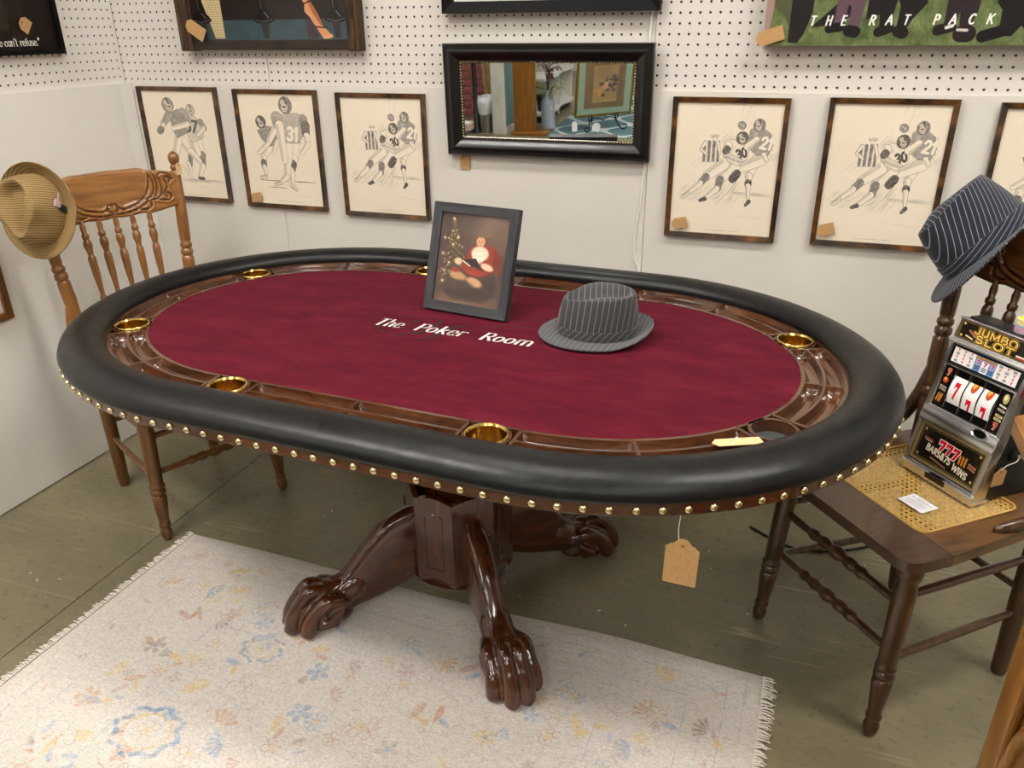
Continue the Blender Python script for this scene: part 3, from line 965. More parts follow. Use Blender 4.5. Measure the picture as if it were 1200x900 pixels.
def paw_parts():
    m = MB()
    cap_chain(m, [(.285, 0, .098), (.32, 0, .080), (.36, 0, .07)], [.040, .040, .045])
    # paw
    ico(m, (.360, 0, .066), (.062, .044, .058))
    ico(m, (.345, 0, .03), (.055, .044, .03))
    ico(m, (.398, 0, .052), (.050, .042, .050))
    ico(m, (.375, 0, .028), (.058, .050, .028))
    for y, fx, kz in ((-.043, -.034, -.022), (-.0155, 0.0, 0.0), (.0155, 0.0, 0.0), (.043, -.034, -.022)):
        cap_chain(m, [(.345 + fx, y * .75, .098 + kz), (.392 + fx, y * .98, .112 + kz), (.424 + fx, y * 1.05, .084 + kz * .6), (.443 + fx, y * 1.1, .050 + kz * .2), (.448 + fx, y * 1.1, .022)], [.016, .0195, .0165, .0195, .0205])
        ico(m, (.463 + fx, y * 1.1, .020), (.007, .010, .012))
    for s in (-1, 1):     # carved fur behind the side toes
        for k in range(5):
            cap_chain(m, [(.312 + .010 * k, s * .034, .088 - .011 * k), (.330 + .010 * k, s * (.050 - .0005 * k), .055 - .006 * k), (.344 + .010 * k, s * .046, .016)], [.0045, .0065, .0055])
    return m
leg_me = leg_parts().mesh('claw_leg', 50)
pp = paw_parts()
paw_rug = carve(pp, .0035, 6, .006); paw_floor = carve(pp, .0035, 6, .0005)
for k, ang in enumerate((222, 309, 42, 129)):
    o = link_mesh('claw_leg', leg_me, M['mahogany_x'], table)
    o.rotation_euler = (0, 0, radians(ang) - TROT)
    link_mesh('paw', paw_rug if k < 2 else paw_floor, M['mahogany_z'], o)

# ------------------------------------------------------------------ press-back chairs
def crest_mat(name, dark, light, groove):
    t = NT(name)
    v = t.coords('Object', (1, 9, 9))
    f1 = t.noise(v, 6, 5, .6, .6)
    f2 = t.noise(t.coords('Object', (1, 40, 40)), 14, 3, .6)
    c = t.ramp(f1, [(.3, dark), (.7, light)])
    c = t.mix(.3, c, t.ramp(f2, [(.3, (.4, .4, .4, 1)), (.52, (1, 1, 1, 1))]), 'MULTIPLY')
    at = t.n.new('ShaderNodeAttribute'); at.attribute_name = 'groove'
    c = t.mix(at.outputs['Fac'], c, lin(groove))
    t.color(c); t.set(rough=.3, coat=.3, coat_rough=.1)
    return t.m
M['crest_golden'] = crest_mat('crest_golden', '774b20', 'a87338', '2e1a0a')
M['crest_walnut'] = crest_mat('crest_walnut', '43260f', '6d4220', '1a0d06')
M['cane'] = plain('cane', 'c0994f', 0.55, noise=.12, nscale=90)
M['spline'] = plain('cane_spline', 'c29a52', 0.5)
M['dark_void'] = plain('under_seat_shade', '17110c', 0.95)  # near-black standing in for shade below the cane, not assigned

TURN_LEG = [(0, .0085), (.01, .0125), (.035, .0155), (.06, .0165), (.085, .0135), (.095, .0115), (.105, .016), (.12, .0165), (.135, .013), (.15, .0145), (.22, .0175), (.30, .0205), (.33, .0205), (.34, .0165), (.355, .0215), (.37, .0215), (.385, .0165), (.395, .0215), (.41, .0215), (.425, .0175), (.44, .0195), (.60, .0205), (.82, .0225), (.86, .0205), (.88, .0185), (.90, .0235), (.93, .0255), (.97, .0245), (1, .02)]
TURN_STRETCH = [(0, .0085), (.18, .0095), (.26, .0085), (.28, .0125), (.31, .0135), (.34, .0095), (.36, .0125), (.40, .0145), (.44, .0095), (.46, .0125), (.5, .0165), (.54, .0125), (.56, .0095), (.60, .0145), (.64, .0125), (.66, .0095), (.69, .0135), (.72, .0125), (.74, .0085), (.82, .0095), (1, .0085)]
TURN_SPINDLE = [(0, .006), (.05, .007), (.10, .0095), (.16, .0085), (.28, .0062), (.335, .0075), (.35, .0095), (.365, .0095), (.375, .007), (.39, .0105), (.41, .0105), (.42, .007), (.435, .0095), (.45, .0095), (.465, .0065), (.52, .0075), (.62, .0105), (.72, .0115), (.745, .0105), (.755, .0075), (.775, .0085), (.79, .0095), (.82, .0125), (.85, .0115), (.87, .0075), (.88, .0105), (.90, .0105), (.91, .007), (.95, .0085), (1, .0045)]

CREST_LINES = [
    [(0, .888), (.006, .893), (.013, .889), (.016, .880), (.010, .873), (0, .870)],
    [(.012, .882), (.03, .876), (.055, .880), (.08, .889), (.098, .903), (.110, .922), (.118, .945), (.122, .970)],
    [(0, .866), (.025, .862), (.055, .866), (.085, .876), (.107, .890)],
    [(.080, .868), (.098, .866), (.112, .873), (.112, .885), (.104, .893), (.118, .902), (.128, .920), (.130, .940), (.124, .962)],
    [(.128, .900), (.136, .915), (.141, .935), (.139, .955), (.132, .972)],
    [(.118, .892), (.135, .893), (.146, .901), (.152, .918), (.152, .940), (.147, .958)],
    [(.140, .890), (.155, .886), (.170, .887), (.176, .898), (.168, .908), (.160, .903), (.164, .895)],
    [(.155, .905), (.165, .915), (.170, .930), (.166, .945), (.172, .955), (.180, .948), (.178, .938)],
    [(.150, .962), (.160, .967), (.172, .966), (.182, .958), (.188, .945)],
]
def crest_mesh():
    segs = []
    for ln in CREST_LINES:
        P = [(p.x, p.y) for p in catmull([(x, z, 0) for x, z in ln], 5)]
        for s in (1, -1):
            segs += [((s * a[0], a[1]), (s * c[0], c[1])) for a, c in zip(P, P[1:])]
    A = np.array([s[0] for s in segs]); Bv = np.array([s[1] for s in segs]); D = Bv - A; L2 = (D ** 2).sum(1) + 1e-12
    topt = [(0, .988), (.06, .986), (.095, .986), (.108, .984), (.120, .978), (.13, .975), (.15, .974), (.19, .967), (.21, .962)]
    bott = [(0, .856), (.02, .852), (.05, .852), (.08, .856), (.11, .852), (.14, .856), (.18, .864), (.21, .866)]
    NX, NZ = 150, 46
    front = []; gro = []
    for i in range(NX + 1):
        x = -.207 + .414 * i / NX
        t, bo = lerp(topt, abs(x)), lerp(bott, abs(x))
        row = []
        for j in range(NZ + 1):
            z = bo + (t - bo) * j / NZ
            q = np.array([x, z])
            tt = np.clip(((q - A) * D).sum(1) / L2, 0, 1)
            d = np.sqrt((((A + D * tt[:, None]) - q) ** 2).sum(1)).min()
            g = math.exp(-(d / .0019) ** 2)
            puff = .0025 * math.exp(-((d - .006) / .004) ** 2) if abs(x) > .1 or z < .893 else 0
            ed = min(j, NZ - j) / NZ * (t - bo)
            rnd = -.004 * max(0, 1 - ed / .008) ** 2
            y = -.222 - (z - .86) * .12 + .011 - .018 * (1 - (x / .207) ** 2) - .0035 * g + puff + rnd
            row.append((x, y, z)); gro.append(min(1, g * .85))
        front.append(row)
    m = MB(); m.grid(front)
    nf = len(m.v)
    back = [[(p[0], p[1] - .021 if 0 else (-.222 - (p[2] - .86) * .12 - .011 - .018 * (1 - (p[0] / .207) ** 2)), p[2]) for p in (row[0], row[NZ // 3], row[2 * NZ // 3], row[-1])] for row in front]
    m.grid(back)
    # close edges
    def strip(a, c):
        V = []; F = []
        for p, q in zip(a, c): V += [p, q]
        for i in range(len(a) - 1): F.append((2 * i, 2 * i + 1, 2 * i + 3, 2 * i + 2))
        m.add(V, F)
    strip([r[0] for r in front], [r[0] for r in back]); strip([r[-1] for r in front], [r[-1] for r in back])
    strip([front[0][0], front[0][-1]], [back[0][0], back[0][-1]]); strip([front[-1][0], front[-1][-1]], [back[-1][0], back[-1][-1]])
    me = m.mesh('crest_rail', 45)
    at = me.attributes.new('groove', 'FLOAT', 'POINT')
    vals = np.zeros(len(me.vertices), np.float32); vals[:nf] = gro
    at.data.foreach_set('value', vals)
    return me

def cane_mesh(x0, x1, y0, y1, z):
    m = MB()
    sp = .0125; w = .0013
    def strip(p, q, wd, zz):
        d = Vector((q[0] - p[0], q[1] - p[1], 0))
        if d.length < .004: return
        n = Vector((-d.y, d.x, 0)).normalized() * wd
        m.add([(p[0] + n.x, p[1] + n.y, zz), (p[0] - n.x, p[1] - n.y, zz), (q[0] - n.x, q[1] - n.y, zz), (q[0] + n.x, q[1] + n.y, zz)], [(0, 1, 2, 3)])
    x = x0 + sp / 2
    while x < x1:
        strip((x - .0022, y0), (x - .0022, y1), w, z + .0002); strip((x + .0022, y0), (x + .0022, y1), w, z + .0002); x += sp
    y = y0 + sp / 2
    while y < y1:
        strip((x0, y - .0022), (x1, y - .0022), w, z + .0007); strip((x0, y + .0022), (x1, y + .0022), w, z + .0007); y += sp
    c = y0 - x1
    n = int((x1 - x0 + y1 - y0) / sp) + 2
    for s in (1, -1):
        for k in range(n):
            # line  y = s*(x-x0) + c
            c = (y0 - (x1 - x0) + k * sp + sp / 2) if s == 1 else (y0 + k * sp + sp / 2)
            pts = []
            for xx in (x0, x1):
                yy = s * (xx - x0) + c
                if y0 <= yy <= y1: pts.append((xx, yy))
            for yy in (y0, y1):
                xx = (yy - c) / s + x0
                if x0 < xx < x1: pts.append((xx, yy))
            if len(pts) >= 2: strip(pts[0], pts[1], .0017, z + .0011 + (.0004 if s > 0 else 0))
    return m

def round_poly(pts, r, n=5):
    out = []
    k = len(pts)
    for i in range(k):
        p = Vector(pts[i]); a = (Vector(pts[i - 1]) - p).normalized(); c = (Vector(pts[(i + 1) % k]) - p).normalized()
        rr = r[i] if isinstance(r, (list, tuple)) else r
        s, e = p + a * rr, p + c * rr
        for j in range(n + 1):
            t = j / n
            q = s * (1 - t) ** 2 + p * 2 * t * (1 - t) + e * t * t
            out.append((q.x, q.y))
    return out

def make_chair(label, loc, rz, leg, seatside, seatfront, crest, braces=True):
    c = thing('press_back_chair', label, 'chair', loc, (0, 0, radians(rz)))
    H = .458
    # seat: two side boards, front and rear boards around the cane panel
    ox, oy0, oy1 = .146, -.135, .122
    b = MB()
    for z0, z1, sh in ((.434, .440, .004), (.440, .454, 0), (.454, H, .003)):
        pass
    def board(poly, name, mat):
        q = MB()
        n = len(poly)
        cx = sum(p[0] for p in poly) / n; cy = sum(p[1] for p in poly) / n
        q.prism(poly, .434, H)
        return q.build(name, mat, c, smooth=30)
    fb = round_poly([(-.222, oy1), (.222, oy1), (.218, .222), (-.218, .222)], [.0005, .0005, .035, .035])
    board(fb, 'seat_front_board', seatfront)
    board(round_poly([(-.222, oy1 - .0008), (-.200, -.21), (.200, -.21), (.222, oy1 - .0008), (ox, oy1 - .0008), (ox, oy0), (-ox, oy0), (-ox, oy1 - .0008)], [.0005, .02, .02, .0005, .0005, .02, .02, .0005]), 'seat_frame', seatside)
    cane_mesh(-ox - .002, ox + .002, oy0 - .002, oy1 + .002, H - .0045).build('cane_panel', M['cane'], c, smooth=0)
    cp = c.children[-1]; cp['kind'] = 'stuff'
    b = MB(); rp = round_poly([(-ox, oy0), (ox, oy0), (ox, oy1), (-ox, oy1)], .022, 6); b.tube([(x, y, H - .0005) for x, y in rp + rp[:1]], .0028, 6, False)
    b.build('cane_spline', M['spline'], c, smooth=60)
    # fill the rounded corners of the opening
    b = MB()
    for sx in (-1, 1):
        for ys, s in ((oy0, 1), (oy1, -1)):
            P = [(sx * ox, ys)] + [(sx * (ox - .022 + .022 * sin(radians(g))), ys + s * (.022 - .022 * cos(radians(g)))) for g in (90, 72, 54, 36, 18, 0)]
            b.prism(P, .44, H - .0002)
    b.build('seat_corner', seatside, c, smooth=0)
    for s in (-1, 1):
        b = MB(); b.lathe_between((s * .192, .1925, 0), (s * .176, .166, .436), TURN_LEG, 18); b.build('front_leg', leg, c, smooth=50)
        # rear post: plain below the seat, turned above it
        b = MB(); b.lathe_between((s * .157, -.212, 0), (s * .166, -.188, .44), [(0, .0145), (.03, .0175), (.3, .0195), (.7, .0205), (1, .0185)], 16); b.build('rear_leg', leg, c, smooth=50)
        L = Vector((s * .214, -.245, 1.025)) - Vector((s * .168, -.186, .45))
        PT = [(0, .017), (.05, .018), (.17, .0165), (.19, .0135), (.20, .0185), (.225, .0185), (.235, .0145), (.25, .0185), (.27, .0165), (.29, .0165), (.34, .019), (.42, .0185), (.435, .0185), (.445, .0145), (.455, .019), (.475, .019), (.485, .0145), (.495, .0185), (.51, .0185), (.52, .0145), (.535, .0165), (.62, .0175), (.75, .0165), (.895, .014), (.90, .011), (.91, .0145), (.92, .0145), (.93, .0095), (.938, .0135), (.955, .0165), (.975, .0165), (.99, .011), (1.0, .001)]
        b = MB(); b.lathe_between((s * .168, -.186, .45), (s * .214, -.245, 1.025), PT, 18); b.build('back_post', leg, c, smooth=50)
        for z, zz in ((.195, .0085), (.345, .0085)):
            f = z / .436
            p = (s * (.192 - .016 * f), .1925 - .0265 * f, z); q = (s * (.157 + .009 * f), -.212 + .024 * f, z - .012)
            b = MB(); b.lathe_between(p, q, [(0, .0075), (.3, .0095), (.7, .0095), (1, .0075)], 10); b.build('side_stretcher', leg, c, smooth=50)
        if braces:
            P = catmull([(s * .186, -.205, .655), (s * .190, -.203, .61), (s * .200, -.195, .555), (s * .209, -.172, .505), (s * .211, -.125, .478), (s * .204, -.075, .470), (s * .196, -.035, .4655), (s * .192, -.012, .4625)], 5)
            n = len(P)
            b = MB(); b.tube(P, [lerp([(0, .009), (.15, .015), (.5, .0155), (.8, .0115), (.93, .008), (1, .003)], i / (n - 1)) for i in range(n)], 10, True, 1.25); b.build('hip_brace', leg, c, smooth=60)
    for z in (.215, .325):
        f = z / .436
        x, y = .192 - .016 * f, .1925 - .0265 * f
        b = MB(); b.lathe_between((-x, y, z), (x, y, z), TURN_STRETCH, 14); b.build('front_stretcher', leg, c, smooth=50)
    b = MB(); b.lathe_between((-.161, -.2, .24), (.161, -.2, .24), [(0, .0075), (.5, .010), (1, .0075)], 10); b.build('rear_stretcher', leg, c, smooth=50)
    sme = MB(); sme.lathe_between((0, 0, 0), (0, -.047, .407), TURN_SPINDLE, 14)
    sp = sme.mesh('spindle', 50)
    for k in range(5):
        xt = (k - 2) * .0495; xb = (k - 2) * .044
        m2 = MB(); m2.lathe_between((xb, -.178 - .008 * (1 - ((k - 2) / 2) ** 2), .452), (xt, -.222 - .012 * (1 - ((k - 2) / 2.5) ** 2), .862), TURN_SPINDLE, 14); m2.build('spindle', leg, c, smooth=50)
    me = CREST.copy(); link_mesh('crest_rail', me, crest, c)
    return c
CREST = crest_mesh()
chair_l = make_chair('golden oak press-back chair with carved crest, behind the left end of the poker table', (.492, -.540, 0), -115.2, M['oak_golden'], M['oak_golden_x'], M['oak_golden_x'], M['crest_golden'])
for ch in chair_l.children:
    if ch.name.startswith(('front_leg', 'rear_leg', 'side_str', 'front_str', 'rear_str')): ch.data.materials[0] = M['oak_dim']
chair_r = make_chair('dark brown press-back chair with cane seat, at the right end of the poker table', (2.517, -.622, 0), 129.4, M['walnut_z'], M['walnut_y'], M['walnut_front'], M['crest_walnut'])

# ------------------------------------------------------------------ hats
def hat(name, label, origin, front, up, mats, a=.100, bb=.083, h=.112, taper=.86, brim=(.045, .045, .048), back_up=.034, side_up=.010, front_dn=.012, pinch=.30, crease=.030, band=True, tear=False):
    up = Vector(up).normalized(); fr = Vector(front); fr = (fr - up * fr.dot(up)).normalized()
    y = up.cross(fr)
    o = thing(name, label, 'hat', origin)
    R = Matrix((fr, y, up)).transposed()
    o.rotation_euler = R.to_euler()
    N = 72
    def side(phi, v):
        k = 1 - (1 - taper) * v ** 1.5
        x = a * cos(phi) * k; yy = bb * sin(phi) * k
        g = math.exp(-((x - .058) / .03) ** 2) * v ** 1.6
        yy *= 1 - pinch * g
        z = h * v - .016 * v * smoothstep(-.02, .1, x) 
        bulge = .003 * sin(pi * v)
        return (x + bulge * cos(phi), yy + bulge * sin(phi), z)
    rows = []
    for v in [0, .1, .2, .3, .4, .5, .6, .7, .8, .88, .94, .98]:
        rows.append([side(2 * pi * k / N, v) for k in range(N + 1)])
    def topz(x, yy, r):
        base = h - .016 * smoothstep(-.02, .1, x)
        w = .034 if not tear else lerp([(-.1, .05), (-.03, .046), (.03, .03), (.08, .012)], x)
        win = smoothstep(-.098, -.04, x) * (1 - smoothstep(.06, .098, x) * .4)
        d = crease * math.exp(-(yy / w) ** 2) * win if not tear else crease * smoothstep(1.15, .55, math.hypot(yy / w, min(0, x + .02) / .05)) * (1 - smoothstep(.06, .1, x) * .5)
        return base + .008 * (1 - r ** 3) - d * smoothstep(1.0, .75, r)
    for r in [.985, .94, .88, .8, .7, .6, .5, .4, .3, .2, .1, .001]:
        row = []
        for k in range(N + 1):
            ph = 2 * pi * k / N
            e = side(ph, 1.0)
            x, yy = e[0] * r, e[1] * r
            row.append((x, yy, topz(x, yy, r)))
        rows.append(row)
    b = MB(); b.grid(rows); b.build('crown', mats['crown'], o, smooth=70)
    # brim with an upper and a lower side
    def brimpt(ph, t, dz):
        c, s_ = cos(ph), sin(ph)
        w = brim[0] * max(0, c) ** 2 + brim[1] * max(0, -c) ** 2 + brim[2] * s_ ** 2
        x, yy, z = side(ph, 0.0)
        ux, uy = c, s_
        back = max(0, -c)
        z = (back ** 1.3 * back_up + s_ ** 2 * side_up - max(0, c) ** 1.6 * front_dn) * t ** 1.25
        w *= 1 - .18 * back ** 2
        return (x + ux * w * t, yy + uy * w * t, z + dz)
    T = [0, .15, .3, .45, .6, .75, .88, .97, 1.0]
    up_ = [[brimpt(2 * pi * k / N, t, .0013 if t < 1 else .0004) for k in range(N + 1)] for t in T]
    lo_ = [[brimpt(2 * pi * k / N, t, -.0013 if t < 1 else -.0004) for k in range(N + 1)] for t in T[::-1]]
    b = MB(); b.grid(up_ + lo_ + up_[:1]); b.build('brim', mats['brim'], o, smooth=60)
    b = MB(); b.tube([brimpt(2 * pi * k / N, 1.0, 0) for k in range(N + 1)], .0018, 6, False); b.build('brim_edge', mats['brim'], o, smooth=60)
    if band:
        rows = []
        for v, off in [(.02, .0006), (.03, .0026), (.24, .0028), (.26, .0024), (.265, .0004)]:
            row = []
            for k in range(N + 1):
                ph = 2 * pi * k / N
                p = side(ph, v); row.append((p[0] + cos(ph) * off, p[1] + sin(ph) * off, p[2]))
            rows.append(row)
        b = MB(); b.grid(rows); b.build('hat_band', mats['band'], o, smooth=40)
    return o

def stripes(name, base, line, spacing, width, rot=(0, 0, 0), rough=.9, base2=None, soft=.02, axis=0, wob=0.0, amt=.8):
    t = NT(name)
    v = t.coords('Object', (1, 1, 1), rot)
    s = t.sep(v)
    q = t.math('DIVIDE', s[axis], spacing)
    if wob:
        q = t.math('ADD', q, t.math('MULTIPLY', t.noise(t.coords('Object'), 30, 2), wob))
    d = t.math('ABSOLUTE', t.math('SUBTRACT', t.math('FRACT', t.math('ADD', q, 50.0)), .5))
    m_ = t.ramp(d, [(width, (amt, amt, amt, 1)), (width + soft, (0, 0, 0, 1))])
    f = t.noise(t.coords('Object'), 520, 3, .7)
    f2 = t.noise(t.coords('Object'), 25, 3, .6)
    c = t.mix(t.math('MULTIPLY', f, 1.0), lin(base), lin(base2 or base))
    c = t.mix(.25, c, t.ramp(f2, [(.3, (.5, .5, .5, 1)), (.7, (1, 1, 1, 1))]), 'MULTIPLY')
    c = t.mix(m_, c, lin(line))
    t.color(c); t.set(rough=rough, sheen=.15)
    t.bump(f, .35, .0008)
    return t.m
g1 = dict(base='1a1a1b', line='8e8c88', base2='48484a', amt=.55)
MT = dict(crown=stripes('grey_pinstripe_crown', spacing=.0125, width=.05, rot=(0, .12, .1), wob=.25, **g1),
          brim=stripes('grey_pinstripe_brim', '323233', '8b8a88', .0125, .05, (0, 0, .5), amt=.5, base2='606062', wob=.2), band=stripes('grey_pinstripe_band', spacing=.0115, width=.05, rot=(0, .75, .3), **g1))
g2 = dict(base='10131c', line='8f96a6', base2='1a1e2a')
MN = dict(crown=stripes('navy_pinstripe_crown', spacing=.0098, width=.045, rot=(0, .47, 0.02), **g2),
          brim=stripes('navy_pinstripe_brim', spacing=.0098, width=.045, rot=(0, 0, 1.2), **g2), band=stripes('navy_pinstripe_band', spacing=.0098, width=.045, rot=(0, 1.25, 0), **g2))
def straw(name, spacing, radial=False):
    t = NT(name)
    v = t.coords('Object')
    s = t.sep(v)
    if radial:
        q = t.math('SQRT', t.math('ADD', t.math('MULTIPLY', s[0], s[0]), t.math('MULTIPLY', t.math('MULTIPLY', s[1], 1.2), t.math('MULTIPLY', s[1], 1.2))))
    else: q = s[0]
    d = t.math('ABSOLUTE', t.math('SUBTRACT', t.math('FRACT', t.math('DIVIDE', t.math('ADD', q, 1.0), spacing)), .5))
    f = t.noise(t.coords('Object', (1, 1, 1)), 330, 3, .7)
    c = t.ramp(d, [(.0, 'ad9060'), (.3, '9c7e4c'), (.47, '624a28')])
    c = t.mix(.5, c, t.ramp(f, [(.3, (.45, .42, .38, 1)), (.7, (1, 1, 1, 1))]), 'MULTIPLY')
    t.color(c); t.set(rough=.75)
    t.bump(t.math('SUBTRACT', t.math('MULTIPLY', f, .5), t.math('MULTIPLY', d, 2.0)), .5, .0012)
    return t.m
MSW = dict(crown=straw('straw_crown', .0062), brim=straw('straw_brim', .0062, True), band=straw('straw_band', .0062))
RGT, UPV, TOW = Vector(CAM_R.col[0]), Vector(CAM_R.col[1]), Vector(CAM_R.col[2])
hat('fedora_hat', 'grey pinstriped fedora resting on the burgundy felt', (1.812, -.622, ZT + .0105), (-.93, -.37, 0), (.03, 0, 1), MT, a=.091, bb=.079, h=.094, taper=.88, brim=(.042, .040, .040), back_up=.026, side_up=-.002, front_dn=.008, pinch=.2, crease=.024)
STRAW_UP = RGT * -.27 - UPV * .13 + TOW * .95
hat('straw_hat', 'tan straw trilby hanging on the left post of the golden oak chair', (.258, -.668, .921), -UPV * 1.0 + TOW * .05, STRAW_UP, MSW, a=.096, bb=.088, h=.086, taper=.80, brim=(.034, .034, .040), back_up=.034, side_up=.008, front_dn=.0, pinch=.40, crease=.034, band=False, tear=True)
hat('pinstripe_hat', 'navy pinstriped fedora hanging on a post of the dark brown cane chair', Vector((2.585, -.315, .935)) + RGT * -.004 - UPV * .036 + TOW * .06, -RGT * .77 - UPV * .64, (-RGT * .64 + UPV * .77 - TOW * .12), MN, a=.104, bb=.084, h=.130, taper=.84, brim=(.052, .045, .045), back_up=.020, side_up=.002, front_dn=.020, pinch=.22)

cn = Vector((.986, .013, .166)).normalized(); cpos = Vector((.3447, -.682, .9445))
mt_ = frame_matrix(cpos + cn * .001, RGT - cn * RGT.dot(cn), UPV - cn * UPV.dot(cn))
o = thing('hat_tag', 'clear clip and small black label pinned to the straw trilby', 'tag', mt_.translation, mt_.to_euler())
b = MB(); b.box((.016, -.004, .003), (.024, .018, .0015), Matrix.Rotation(radians(-12), 4, 'Z'), .0005); b.build('label', M['black_plain'], o, smooth=0)
t_ = NT('clip_plastic'); t_.set(color=lin('c9b6b0'), rough=.12); t_.p.inputs['Alpha'].default_value = .7
b = MB(); b.box((-.006, .002, .004), (.018, .020, .006), None, .002); b.box((-.004, .020, .003), (.005, .022, .002), None, .0008); b.build('clip', t_.m, o, smooth=30)

# ------------------------------------------------------------------ price tags
def kraft_tag(label, o, x, y, w, h, mat='kraft', name='price_tag', style='clip', string=None, scribble=True, group=None, thick=.0009):
    """o: middle of the bottom edge, x: direction along the width, y: direction towards the hole end"""
    MM = frame_matrix(o, x, y)
    t = thing(name, label, 'tag', MM.translation, MM.to_euler(), group)
    c = w * .28
    if style == 'clip': poly = [(-w / 2, 0), (w / 2, 0), (w / 2, h - c), (w / 2 - c, h), (-w / 2 + c, h), (-w / 2, h - c)]
    elif style == 'scallop':
        poly = [(-w / 2 + .002, 0), (w / 2 - .002, 0), (w / 2, .002), (w / 2, h - c)]
        poly += [(w / 2 - c + c * cos(radians(g)) * .55 + c * .15, h - c + .35 * c * sin(radians(g)) + .1 * c) for g in (0, 45, 90)]
        poly += [(.22 * w * cos(radians(g)), h - c * .45 + c * .6 * sin(radians(g))) for g in (10, 50, 90, 130, 170)]
        poly += [(-(w / 2 - c + c * cos(radians(g)) * .55 + c * .15), h - c + .35 * c * sin(radians(g)) + .1 * c) for g in (90, 45, 0)]
        poly += [(-w / 2, h - c), (-w / 2, .002)]
    else: poly = [(-w / 2, 0), (w / 2, 0), (w / 2, h * .72), (w * .1, h), (-w * .1, h), (-w / 2, h * .72)]
    b = MB(); b.prism(poly, 0, thick); b.build('card', M[mat], t, smooth=0)
    b = MB(); b.lathe([(.0014, thick), (.0014, thick + .0003), (.0026, thick + .0003), (.0026, thick)], 12, Matrix.Translation((0, h - c * .75, 0)), cap=False); b.build('eyelet', M['ink'], t, smooth=0)
    if scribble:
        r = random.Random(sum(ord(ch) for ch in label))
        b = MB()
        rows = [(.62, .7), (.45, .8), (.25, .4)]
        for ry, rw in rows:
            P = [(-w * rw / 2 + w * rw * k / 14, h * ry + r.uniform(-1, 1) * h * .045, thick + .0002) for k in range(15)]
            for p, q in zip(P, P[1:]):
                if r.random() < .15: continue
                d = Vector(q) - Vector(p); n = Vector((-d.y, d.x, 0)).normalized() * .00028
                b.add([Vector(p) + n, Vector(p) - n, Vector(q) - n, Vector(q) + n], [(0, 1, 2, 3)])
        b.build('handwriting', M['ink'], t, smooth=0); t.children[-1]['kind'] = 'stuff'
    if string:
        inv = MM.inverted()
        b = MB(); b.tube([inv @ Vector(p) for p in catmull(string, 6)], .0008, 6); b.build('string', M['twine'], t, smooth=60)
    return t

CY = CAM_C.y
def fr(x, z, y):
    """point seen over wall point (x, z) when it really lies at depth y in front of the wall"""
    k = y / CY
    return (x + (CAM_C.x - x) * k, z + (CAM_C.z - z) * k)

